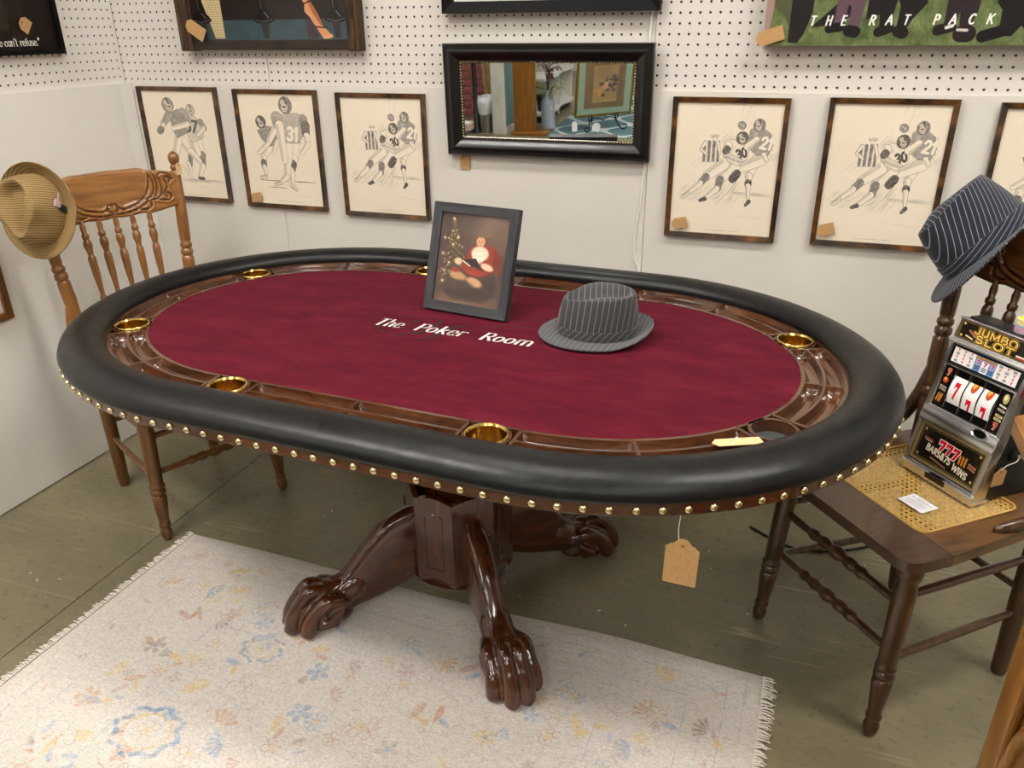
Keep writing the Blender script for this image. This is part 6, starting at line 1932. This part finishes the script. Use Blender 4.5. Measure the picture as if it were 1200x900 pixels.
# ------------------------------------------------------------------ rug
def rug_art():
    W, H = 1320, 960       # 1.65 m x 1.20 m, first row = edge under the table
    k = W / 1.65
    cv = Canvas(W, H, 'cbc4bb')
    cv.clouds('d8d0c4', .8, 160, 2); cv.clouds('b9b4b2', .55, 90, 3, .2); cv.clouds('d3c2b0', .5, 200, 5, .25)
    r = random.Random(21)
    BL, GO, RU, BR, PI_ = '7d97b8', 'd3ae62', 'bb8560', '8f8178', 'b58a84'
    BLD = '6585b0'
    def P(x, y): return (x * k, y * k)
    def ln(pts, col, w=1.6, op=.6): cv.line([P(*p) for p in pts], w, col, op)
    def rectline(d, col, w=1.6, op=.65, brk=.12):
        c = [(d, d * .8), (1.65 - d, d * .8), (1.65 - d, 1.2 - d * .8), (d, 1.2 - d * .8)]
        for a, b_ in zip(c, c[1:] + c[:1]):
            n = 60
            for i in range(n):
                if r.random() < brk: continue
                t0, t1 = i / n, (i + 1) / n
                ln([(a[0] + (b_[0] - a[0]) * t0, a[1] + (b_[1] - a[1]) * t0), (a[0] + (b_[0] - a[0]) * t1, a[1] + (b_[1] - a[1]) * t1)], col, w, op * r.uniform(.5, 1))
    rectline(.035, 'a9a5a2', 5, .35); rectline(.075, '8296ad', 2.2, .75); rectline(.115, '8f9cad', 1.6, .5); rectline(.155, '7d95b5', 2.0, .7); rectline(.33, '7f97b5', 2.0, .65); rectline(.37, '94a0ae', 1.6, .5)
    def flower(x, y, s, col, op=.75, petals=6, centre=GO, fill=False):
        a0 = r.uniform(0, 1)
        for i in range(petals):
            a = a0 + 2 * pi * i / petals
            c = P(x + s * .62 * cos(a), y + s * .62 * sin(a))
            if fill: cv.ell(c, s * .36 * k, s * .26 * k, col, op, 2, a)
            else:
                pts = [(x + s * (.62 * cos(a) + .34 * cos(g)), y + s * (.62 * sin(a) + .34 * sin(g))) for g in np.linspace(0, 2 * pi, 9)]
                ln(pts, col, 1.5, op)
        cv.ell(P(x, y), s * .24 * k, s * .24 * k, centre, op, 2)
    def leaf(x, y, s, a, col, op=.75):
        cv.ell(P(x, y), s * k, s * .38 * k, col, op, 2.5, a)
        ln([(x - s * cos(a), y - s * sin(a)), (x + s * cos(a), y + s * sin(a))], BR, 1, .4)
    def fan(x, y, s, a, col, n=5, op=.75):
        for i in range(n):
            b_ = a + (i - (n - 1) / 2) * .42
            cv.capsule(P(x + s * .25 * cos(b_), y + s * .25 * sin(b_)), P(x + s * cos(b_), y + s * sin(b_)), s * .05 * k, s * .13 * k, col, op, 2)
    def scroll(x, y, s, a, col=BR, op=.5, turn=1):
        pts = []
        for i in range(26):
            t = i / 25; g = a + turn * t * 4.4; rad = s * (1 - t * .8)
            pts.append((x + rad * cos(g), y + rad * sin(g)))
        ln(pts, col, 1.3, op)
    def vine(p, q, amp, col=BR, op=.45):
        n = 30; d = (q[0] - p[0], q[1] - p[1]); L = hypot(*d)
        pts = [(p[0] + d[0] * i / n - d[1] / L * amp * sin(i / n * 9), p[1] + d[1] * i / n + d[0] / L * amp * sin(i / n * 9)) for i in range(n + 1)]
        ln(pts, col, 1.2, op)
    def medallion(x, y, s):
        pts = []
        for i in range(60):
            g = 2 * pi * i / 60; rad = s * (1 + .10 * cos(8 * g)); pts.append((x + rad * cos(g), y + rad * .8 * sin(g)))
            if r.random() < .75: cv.ell(P(*pts[-1]), s * .10 * k, s * .07 * k, r.choice([BLD, BLD, BL, '6d7a8c']), .75, 2)
        for i in range(30):
            g = 2 * pi * i / 30; cv.ell(P(x + s * .74 * cos(g), y + s * .6 * sin(g)), s * .08 * k, s * .05 * k, r.choice([GO, GO, RU]), .6, 2)
        flower(x, y, s * .42, 'a8a29a', .5); flower(x, y, s * .22, GO, .5)
    # border flowers
    t = .2
    for edge in range(4):
        L = 1.65 if edge % 2 == 0 else 1.2
        m = .22; n = int((L - 2 * .1) / .10)
        for i in range(n + 1):
            u = .1 + (L - .2) * i / n
            for d, sz in ((.095, .014), (.235, .034)):
                x, y = ((u, d * .85), (1.65 - d, u), (u, 1.2 - d * .85), (d, u))[edge]
                x += r.uniform(-.012, .012); y += r.uniform(-.012, .012)
                kind = r.random(); col = r.choice([BL, BLD, BLD, GO, GO, RU, BR, PI_])
                if d < .1:
                    (flower if kind < .4 else leaf)(x, y, sz, *((PI_, .6) if kind < .4 else (r.uniform(0, 3), col, .6)))
                elif kind < .35: fan(x, y, sz, r.uniform(0, 6.28), col, 5); fan(x + .02, y + .01, sz * .7, r.uniform(0, 6.28), r.choice([BR, GO]), 3)
                elif kind < .6: flower(x, y, sz * .8, col, .6); leaf(x + .03, y + .015, .018, r.uniform(0, 3), r.choice([GO, BL]))
                elif kind < .85: leaf(x, y, sz * .7, r.uniform(0, 3), col); leaf(x + .025, y - .01, sz * .5, r.uniform(0, 3), r.choice([BLD, GO, RU])); scroll(x, y, sz, r.uniform(0, 6))
                else: scroll(x, y, sz * 1.2, r.uniform(0, 6)); scroll(x + .02, y, sz, r.uniform(0, 6), turn=-1)
    # field
    for x, y, s in ((.42, .62, .075), (.50, .33, .05), (1.16, .62, .07), (.78, .82, .08), (.30, .95, .06), (1.35, .95, .06)): medallion(x, y, s)
    spots = []
    for i in range(420):
        x, y = r.uniform(.20, 1.45), r.uniform(.20, 1.0)
        if any(hypot(x - a, y - b_) < .04 for a, b_ in spots): continue
        spots.append((x, y)); kind = r.random(); s = r.uniform(.02, .04)
        col = r.choice([BL, BLD, GO, GO, RU, BR, PI_, 'a89c92'])
        if kind < .22: flower(x, y, s, col, .65, r.choice([5, 6, 8]))
        elif kind < .34: flower(x, y, s * .8, col, .65, 5, BLD, True)
        elif kind < .55: fan(x, y, s * 1.1, r.uniform(0, 6.28), col, r.choice([3, 5, 6]))
        elif kind < .75: leaf(x, y, s * .7, r.uniform(0, 3), col); leaf(x + .02, y + .02, s * .5, r.uniform(0, 3), r.choice([GO, BL, RU]))
        else: scroll(x, y, s, r.uniform(0, 6), BR, .5, r.choice([1, -1]))
    for i in range(34): vine((r.uniform(.1, 1.5), r.uniform(.05, 1.1)), (r.uniform(.1, 1.5), r.uniform(.05, 1.1)), .02, r.choice([BR, PI_, '8a98a8']), .25)
    # worn weave: fade and fine weft streaks
    for i in range(500):
        x, y = r.uniform(.05, 1.6), r.uniform(.03, 1.17); pts = [(x, y)]; g = r.uniform(0, 6.28)
        for j in range(r.randint(4, 9)):
            g += r.uniform(-.9, .9); x += .006 * cos(g); y += .006 * sin(g); pts.append((x, y))
        ln(pts, r.choice([BR, BR, 'a39a92', PI_, '8a98a8']), 1.2, .5)
    cv.clouds('d2cbc3', .85, 34, 12, .2); cv.clouds('d6cfc6', .8, 8, 13, .22)
    rr = np.random.default_rng(4)
    cv.a += rr.normal(0, .035, (H, W))[..., None] + np.repeat(rr.normal(0, .03, (H, W // 6)), 6, 1)[..., None]
    return np.clip(cv.a, 0, 1)
RUGM = image_mat('rug_pattern', rug_art(), .95, noise=.18, bump=(520, .6, .003))
rug = thing('area_rug', 'pale distressed area rug with faded blue and gold flowers and white fringe', 'rug', (.641, -.752, 0), (0, 0, radians(-1.7)))
RW, RH = 1.632, 1.2
rows = []
NXR, NYR = 40, 24
def rz(u, v):
    edge = min(u, 1 - u, v * .75, (1 - v) * .75)
    return .0058 * smoothstep(0, .006, edge) + .0002
b = MB()
us = [0, .004] + [i / NXR for i in range(1, NXR)] + [.996, 1]; vs = [0, .006] + [i / NYR for i in range(1, NYR)] + [.994, 1]
def rp(u, v):
    wob = .004 * sin(u * 9) * (1 - v) - .010 * math.exp(-((u - .77) / .12) ** 2) * max(0, 1 - v * 6) * -1
    return (u * RW, -v * RH + wob * (1 if v < .2 else 0), rz(u, v))
idx = {}
V = []; Fc = []; UV = []
for u in us:
    for v in vs:
        idx[(u, v)] = len(V); V.append(rp(u, v))
base = b.add(V, [])
for u0, u1 in zip(us, us[1:]):
    for v0, v1 in zip(vs, vs[1:]):
        b.f.append((idx[(u0, v0)], idx[(u1, v0)], idx[(u1, v1)], idx[(u0, v1)])); b.uv[len(b.f) - 1] = ((u0, 1 - v0), (u1, 1 - v0), (u1, 1 - v1), (u0, 1 - v1))
b.build('pile', RUGM, rug, smooth=60)
M['fringe'] = plain('rug_fringe', 'ddd6cb', .95)
r = random.Random(5)
for side, xe, dr in ((0, 0.0, -1), (1, RW, 1)):
    b = MB()
    n = 270
    for i in range(n):
        y = -RH * (i + .5) / n
        L = r.uniform(.020, .034) * (1.0 if side == 1 else .8); a = r.uniform(-.35, .35)
        x0 = xe - dr * .002
        P = [(x0, y, .004), (x0 + dr * L * .5, y + a * L * .4, .0045 + r.uniform(0, .002)), (x0 + dr * L, y + a * L, .0018)]
        b.tube(P, [.0019, .0017, .0011], 4, True)
    o = b.build('fringe', M['fringe'], rug, smooth=0); o['kind'] = 'stuff'

# ------------------------------------------------------------------ oak hall bench, its near end just inside the frame
bench = thing('oak_armchair', 'honey oak panelled armchair cut off by the right edge, facing the poker table', 'chair', (2.583, -1.205, 0))
M['honey_oak_x'] = wood('honey_oak_x', '774a19', 'a8722f', 'x', 1.0, 0.3, 0.3, (0.3, 0.7), 0.5, 9)
M['honey_oak_y'] = wood('honey_oak_y', '774a19', 'a8722f', 'y', 1.0, 0.3, 0.3, (0.3, 0.7), 0.5, 9)
M['honey_panel'] = wood('honey_panel', '5e3713', '8f5e26', 'z', 1.0, 0.3, 0.3, (0.3, 0.7), 0.5, 9)
for sx in (0, 1):
    X = .018 if sx == 0 else .60
    o_ = -1 if sx == 0 else 1
    for yy in (-.032, -.545):
        b = MB(); b.box((X, yy, .385), (.036, .064, .77), bev=.003); b.build('stile', M['honey_oak'], bench, smooth=30)
    for zz, hh_ in ((.725, .08), (.09, .10)):
        b = MB(); b.box((X, -.288, zz), (.030, .45, hh_), bev=.002); b.build('rail', M['honey_oak_y'], bench, smooth=30)
    b = MB(); b.box((X, -.288, .41), (.012, .45, .56)); b.build('panel', M['honey_panel'], bench, smooth=0)
    b = MB(); Y0 = -.075
    P = [(X + o_ * .008, Y0, .145)] + [(X + o_ * .008, Y0, z) for z in (.25, .36)] + [(X + o_ * .008, Y0 - .10 * (1 - cos(radians(g))), .36 + .16 * sin(radians(g))) for g in range(10, 91, 10)] + [(X + o_ * .008, -.40, .52)]
    b.tube(P, .012, 8, True, .8); b.build('arch_moulding', M['honey_oak'], bench, smooth=60)
    b = MB(); b.tube([(X + o_ * .014, -.068, .142), (X + o_ * .014, -.068, .684), (X + o_ * .014, -.51, .684)], .005, 6); b.build('bead_moulding', M['honey_panel'], bench, smooth=60)
    b = MB(); P = round_poly([(X - .036, .245), (X + .036, .245), (X + .036, -.57), (X - .036, -.57)], [.036, .036, .004, .004], 8)
    b.prism(P, .777, .800); b.build('arm_rest', M['honey_oak_y'], bench, smooth=30)
b = MB(); b.box((.309, -.288, .42), (.546, .50, .03), bev=.004); b.build('seat_board', M['honey_oak_y'], bench, smooth=30)
b = MB(); b.box((.309, -.56, .62), (.546, .026, .70), bev=.004); b.build('back_panel', M['honey_oak'], bench, smooth=30)
b = MB(); b.box((.309, -.03, .36), (.546, .024, .08), bev=.002); b.build('front_rail', M['honey_oak_y'], bench, smooth=30)

# black cord on the floor behind the brown chair
b = MB(); b.tube(catmull([(2.20, -.20, .0045), (2.33, -.27, .0045), (2.47, -.23, .0045), (2.62, -.12, .0045), (2.75, -.05, .0045)], 6), .0035, 6)
tag(b.build('extension_cord', M['black_plain'], smooth=60), 'thin black cord lying on the floor behind the brown cane chair', 'cord')

# ------------------------------------------------------------------ the shop behind the camera, seen in the mirror
M['sage_paint'] = plain('sage_paint', '6f9793', .5); M['white_paint'] = plain('white_chalk_paint', 'd6d4cc', .7, noise=.05, nscale=12)
M['steel'] = plain('brushed_steel', 'a9a7a2', .3, 1.0); M['bag_white'] = plain('bin_liner', 'd9dade', .4)
M['kraft_sheet'] = plain('kraft_sheet', 'b7966a', .8, noise=.08, nscale=9); M['black_iron'] = plain('black_iron', '121212', .5)
o = thing('oak_board', 'upright golden oak board on a base, reflected in the middle of the mirror', 'board', (-.225, -4.965, 0))
b = MB(); b.box((0, 0, .95), (.21, .035, 1.84), bev=.002); b.build('post', M['honey_oak'], o, smooth=30)
b = MB(); b.box((.04, -.10, .015), (.34, .30, .03), bev=.006); b.build('base', M['honey_oak_x'], o, smooth=30)
o = thing('painted_cupboard', 'tall cupboard with chalk white front and sage green side, reflected in the mirror', 'cupboard', (-.4815, -5.13, 0))
b = MB(); b.box((0, -.02, .95), (.125, .34, 1.9)); b.build('carcass', M['sage_paint'], o, smooth=0)
b = MB(); b.box((0, .165, .95), (.129, .022, 1.9), bev=.003); b.build('front_panel', M['white_paint'], o, smooth=30)
b = MB(); b.box((.006, -.02, .03), (.13, .345, .06)); b.build('plinth', M['grid_metal'], o, smooth=0)
o = thing('waste_bin', 'steel waste bin with a white liner, reflected at the left of the mirror', 'bin', (-.645, -5.06, 0))
b = MB(); b.lathe([(.078, 0), (.08, .01), (.082, .20), (.0835, .215), (.08, .215), (.078, .20), (.076, .02), (.0, .02)], 32); b.build('body', M['steel'], o, smooth=40)
b = MB(); rr = random.Random(3); rows = []
for z, rad in ((.17, .0845), (.20, .088), (.235, .094), (.275, .098), (.30, .092), (.315, .080), (.325, .074), (.318, .064), (.29, .058)):
    rows.append([((rad + .004 * sin(5 * a * 1.0 + z * 40)) * cos(a), (rad + .004 * sin(5 * a + z * 40)) * sin(a), z + .006 * sin(3 * a)) for a in [2 * pi * k / 36 for k in range(37)]])
b.grid(rows); b.build('liner', M['bag_white'], o, smooth=60)
o = thing('iron_post', 'slim black iron post, reflected near the left end of the mirror', 'post', (-.72, -4.99, 0))
b = MB(); b.lathe([(.035, 0), (.035, .012), (.03, .02), (.0215, .03), (.0215, 1.7), (.03, 1.71), (.0, 1.75)], 16); b.build('shaft', M['black_iron'], o, smooth=40)
o = thing('kraft_sheet', 'sheet of brown kraft paper hanging beside the white cupboard, reflected in the mirror', 'paper', (-.70, -5.36, .20))
b = MB(); rows = []
for j in range(13):
    t = j / 12
    rows.append([(-.10 + .24 * u / 10 * (.45 + .55 * t) + .03 * (1 - t), .02 * sin(u * .9 + t * 3) , .95 * t + .10 * abs(u / 10 - .55) * (1 - t)) for u in range(11)])
b.grid(rows); rows2 = [[(x, y - .002, z) for x, y, z in r] for r in rows]; b.grid(rows2); b.build('sheet', M['kraft_sheet'], o, smooth=60)
b = MB(); b.tube([(.03, .025, .16), (.034, .03, .3), (.028, .028, .45)], [.012, .016, .012], 8); b.build('ribbon', plain('yellow_ribbon', 'd8b63a', .4), o, smooth=60)
b = MB(); b.tube([(-.12, 0, .95), (.16, 0, .95)], .006, 8); b.build('hanging_rod', M['black_iron'], o, smooth=60)
def brick_mat():
    t = NT('red_brick_face')
    f = t.noise(t.coords('Object'), 30, 4)
    t.color(t.ramp(f, [(.3, '8c4a48'), (.7, 'b8706a')])); t.set(rough=.9); return t.m
BRM = brick_mat()
o = thing('brick_panel', 'red brick display panel, reflected at the left end of the mirror', 'panel', (-1.15, -5.75, 0))
b = MB(); b.box((0, -.03, .62), (.9, .04, 1.24)); b.build('mortar', plain('mortar', 'b9a79c', .95), o, smooth=0)
bm_ = MB(); bm_.box((0, 0, 0), (.20, .02, .06), bev=.003); bme = bm_.mesh('brick', 30)
for j in range(17):
    for i in range(5):
        x = -.45 + .105 + i * .212 + (.106 if j % 2 else 0)
        if x + .1 > .46: continue
        link_mesh('brick', bme, BRM, o, (x, -.004, .05 + j * .071))
o = thing('low_plinth', 'low grey display plinth, reflected at the lower left of the mirror', 'plinth', (-.95, -4.99, 0))
b = MB(); b.box((0, 0, .018), (.36, .26, .036), bev=.003); b.build('top', plain('grey_plinth', '55524f', .6), o, smooth=30)
for k, (c, dx, rot, lab) in enumerate((('dcdad4', 0, .1, 'white book at the bottom of the small pile, reflected at lower left of the mirror'), ('b85a34', .01, -.1, 'orange book in the small pile, reflected at lower left of the mirror'), ('e2e0da', -.01, .2, 'white book on top of the small pile, reflected at lower left of the mirror'))):
    bk = thing('book', lab, 'book', (-.84 + dx, -4.96, .0362 + k * .0222), (0, 0, rot), 'books on the plinth')
    b = MB(); b.box((0, 0, .0015), (.17, .12, .003)); b.box((0, 0, .0205), (.17, .12, .003)); b.box((-.0835, 0, .011), (.003, .12, .022)); b.build('cover', plain('book_cover', c, .5), bk, smooth=0)
    b = MB(); b.box((.002, 0, .011), (.162, .114, .016)); b.build('pages', plain('book_pages', 'e6dfd0', .9), bk, smooth=0)
o = thing('milk_can', 'blue grey milk can planter beside the oak board, reflected in the mirror', 'can', (-.055, -5.13, .0302))
b = MB(); b.lathe([(.055, 0), (.062, .006), (.064, .03), (.064, .22), (.060, .25), (.042, .285), (.036, .30), (.036, .325), (.046, .335), (.046, .345), (.038, .345), (.034, .33), (.034, .28)], 32, cap=False); b.lathe([(.055, 0), (.0, 0)], 32, cap=False); b.build('body', plain('can_paint', '9aa3b0', .45), o, smooth=40)
b = MB(); b.box((.0455, .0455, .20), (.002, .05, .035), Matrix.Rotation(0, 4, 'Z')); b.build('label_card', M['white_card'], o, smooth=0)
r = random.Random(12)
pl_ = thing('potted_foliage', 'green and burgundy foliage standing in the milk can, reflected in the mirror', 'plant', (-.055, -5.13, .355))
LG, LR = plain('leaf_green', '76803a', .45, noise=.25, nscale=20), plain('leaf_burgundy', '4a1d2a', .45, noise=.25, nscale=20)
for k in range(34):
    g = k < 20
    a = r.uniform(0, 2 * pi); L = r.uniform(.12, .22) if g else r.uniform(.10, .16); up = r.uniform(.2, .8)
    L *= .55 if sin(a) > .2 else 1.0
    z0 = -.04 if g else r.uniform(.08, .22)
    P = [Vector((0, 0, z0)), Vector((cos(a) * L * .4, sin(a) * L * .4, z0 + L * up * .8)), Vector((cos(a) * L * .75, sin(a) * L * .75, z0 + L * up)), Vector((cos(a) * L, sin(a) * L, z0 + L * (up - .25)))]
    C_ = catmull(P, 4); n = len(C_); V = []; Fc = []
    sd = Vector((-sin(a), cos(a), 0))
    for i, p in enumerate(C_):
        w = (.011 if g else .022) * sin(pi * (i + .3) / n) + .001
        V += [p + sd * w, p + Vector((0, 0, .004)), p - sd * w]
    for i in range(n - 1):
        Fc += [(3 * i, 3 * i + 1, 3 * i + 4, 3 * i + 3), (3 * i + 1, 3 * i + 2, 3 * i + 5, 3 * i + 4)]
    b = MB(); b.add(V, Fc); b.build('leaf', LG if g else LR, pl_, smooth=60)
b = MB()
for k in range(5): b.tube([(0, 0, -.06), (r.uniform(-.02, .02), r.uniform(-.02, .02), .1), (r.uniform(-.05, .05), r.uniform(-.05, .05), .24)], .003, 5)
b.build('stem', LR, pl_, smooth=60)
o = thing('white_shelf', 'white open shelf unit on the teal rug, reflected in the mirror', 'shelf', (-.42, -6.0, 0.0))
for z in (.075, .40, .75, 1.1):
    b = MB(); b.prism([(-.24, -.5), (.18, -.5)] + [(.235 + .018 * sin(t * 12), -.5 + t) for t in [i / 20 for i in range(21)]] + [(.18, .5), (-.24, .5)], z - .012, z + .012); b.build('shelf_board', M['white_paint'], o, smooth=30)
b = MB(); b.box((-.25, 0, .6), (.02, 1.0, 1.2)); b.build('back_panel', M['white_paint'], o, smooth=0)
for y in (-.49, .0): 
    b = MB(); b.box((-.01, y, .6), (.46, .02, 1.2)); b.build('divider', M['white_paint'], o, smooth=0)
b = MB(); b.box((0, 0, .03), (.40, .96, .06)); b.build('plinth', M['black_iron'], o, smooth=0)
o = thing('black_pot', 'black flared pot on the low white shelf, reflected in the mirror', 'pot', (-.285, -5.66, .087))
b = MB(); b.lathe([(.035, 0), (.037, .004), (.055, .15), (.058, .155), (.053, .155), (.04, .03), (.0, .03)], 24); b.build('body', M['gloss_black'], o, smooth=40)

def art_flowers():
    cv = Canvas(300, 300, '8fa593')
    cv.rect(38, 34, 262, 270, '8b7458'); cv.clouds('6f5a44', .6, 40, 3, .1); cv.rect(0, 0, 300, 34, '94ab98'); cv.rect(0, 270, 300, 300, '94ab98'); cv.rect(0, 0, 38, 300, '94ab98'); cv.rect(262, 0, 300, 300, '94ab98')
    cv.rect(84, 60, 216, 236, 'a58a64'); cv.clouds('00000', 0, 50)
    cv.line([(84, 236), (216, 236)], 3, 'd8c07a'); cv.line([(84, 60), (84, 236)], 2, 'c0a468')
    r = random.Random(4)
    for i in range(26): cv.ell((r.uniform(90, 150), r.uniform(110, 190)), r.uniform(6, 12), r.uniform(5, 10), r.choice(['3d3f48', '54566a', '6a5a58', '3e4438']), .7, 4)
    for x, y, a, c in ((150, 165, 16, 'd8a27c'), (185, 190, 24, 'c79a68'), (140, 150, 9, 'e0b49a'), (170, 150, 12, '5a4a48'), (196, 196, 12, 'b58450'), (158, 205, 10, '3f4038')): cv.ell((x, y), a, a * .8, c, .85, 5)
    for i in range(9): cv.line([(120 + i * 9, 110 - abs(i - 4) * 5 + 20), (130 + i * 8, 70)], 3, '6d5a4c', .6, 3)
    for i in range(12): cv.line([(56, 70 + i * 12), (66, 72 + i * 12)], 3, '4c3e30', .7)
    return cv.a
PL, PR = Vector((.2, -5.12, .12)), Vector((.66, -5.43, .12))
px_ = (PR - PL); pwid = px_.length
ang = atan2(px_.y, px_.x)
o = thing('floor_print', 'gold framed flower print with a sage mat on an iron easel, reflected in the mirror', 'picture', (PL + PR) / 2 + Vector((0, 0, .012)), (radians(10), 0, ang + pi))
w2, hh = pwid / 2, .58
GOLD = plain('gold_frame', 'a8863c', .3, 1.0)
for x0, x1, z0, z1 in ((-w2, w2, 0, .02), (-w2, w2, hh - .02, hh), (-w2, -w2 + .02, .02, hh - .02), (w2 - .02, w2, .02, hh - .02)):
    b = MB(); b.box(((x0 + x1) / 2, 0, (z0 + z1) / 2), (x1 - x0, .022, z1 - z0), bev=.003); b.build('frame_bar', GOLD, o, smooth=30)
b = MB(); b.quad_uv([(-w2 + .018, -.004, .018), (w2 - .018, -.004, .018), (w2 - .018, -.004, hh - .018), (-w2 + .018, -.004, hh - .018)]); b.build('print', image_mat('flower_print', art_flowers(), .5), o, smooth=0)
o = thing('iron_easel', 'black scrolled iron easel holding the gold framed print, reflected in the mirror', 'easel', (PL + PR) / 2 + Vector((0, 0, -.113)), (0, 0, ang + pi))
for s in (-1, 1):
    b = MB(); x = s * .13
    b.tube(catmull([(x, .10, .70), (x, .02, .12), (x, -.03, .10), (x, -.055, .12), (x, -.05, .145), (x, -.033, .14)], 6), .006, 6); b.tube(catmull([(x, .02, .12), (x + s * .01, -.03, .05), (x + s * .03, -.07, .012), (x + s * .06, -.09, .008), (x + s * .075, -.09, .035), (x + s * .06, -.09, .05), (x + s * .045, -.088, .035)], 6), .006, 6); b.build('leg', M['black_iron'], o, smooth=60)
b = MB(); b.tube(catmull([(-.13, .02, .09), (-.05, .0, .11), (.0, -.005, .085), (.05, 0, .11), (.13, .02, .09)], 5), .005, 6); b.build('cross_bar', M['black_iron'], o, smooth=60)
b = MB(); b.tube([(0, .06, .45), (0, .30, .004)], .006, 6); b.build('back_leg', M['black_iron'], o, smooth=60)
kraft_tag('white tag on the left corner of the gold framed print, reflected in the mirror', (.215, -5.075, .02), (-.8, .55, 0), (0, 0, 1), .05, .09, 'white_card', style='clip', scribble=False)
kraft_tag('white tag tied to the iron easel, reflected in the mirror', (.40, -5.12, .015), (-.9, .3, .2), (0, 0, 1), .07, .08, 'white_card', style='clip', scribble=False)

def quatrefoil():
    N = 512
    yy, xx = np.mgrid[0:N, 0:N] / N * 4
    def wave(u, v): return np.abs(np.sin(pi * u) * .5 + np.where(np.floor(u + .0) % 2 == 0, 1, 1) * 0 + 0)
    a = np.cos(pi * 2 * (xx)) + np.cos(pi * 2 * (yy)) * 1.0
    line = np.abs(a + .0) < .30
    base = np.array(hexrgb('56747a')) / 255; wl = np.array(hexrgb('b4c0be')) / 255
    im = np.where(line[..., None], wl, base)
    im += np.random.default_rng(3).normal(0, .03, (N, N))[..., None]
    return np.clip(im, 0, 1)
o = thing('trellis_rug', 'teal rug with a white trellis pattern, reflected at the lower right of the mirror', 'rug', (.90, -6.1, 0))
b = MB(); b.box((0, 0, .003), (1.9, 2.3, .005)); b.build('backing', M['sage_paint'], o, smooth=0)
b = MB(); b.quad_uv([(-.95, -1.15, .006), (.95, -1.15, .006), (.95, 1.15, .006), (-.95, 1.15, .006)]); b.build('pile', image_mat('trellis_rug', quatrefoil(), .95), o, smooth=0)
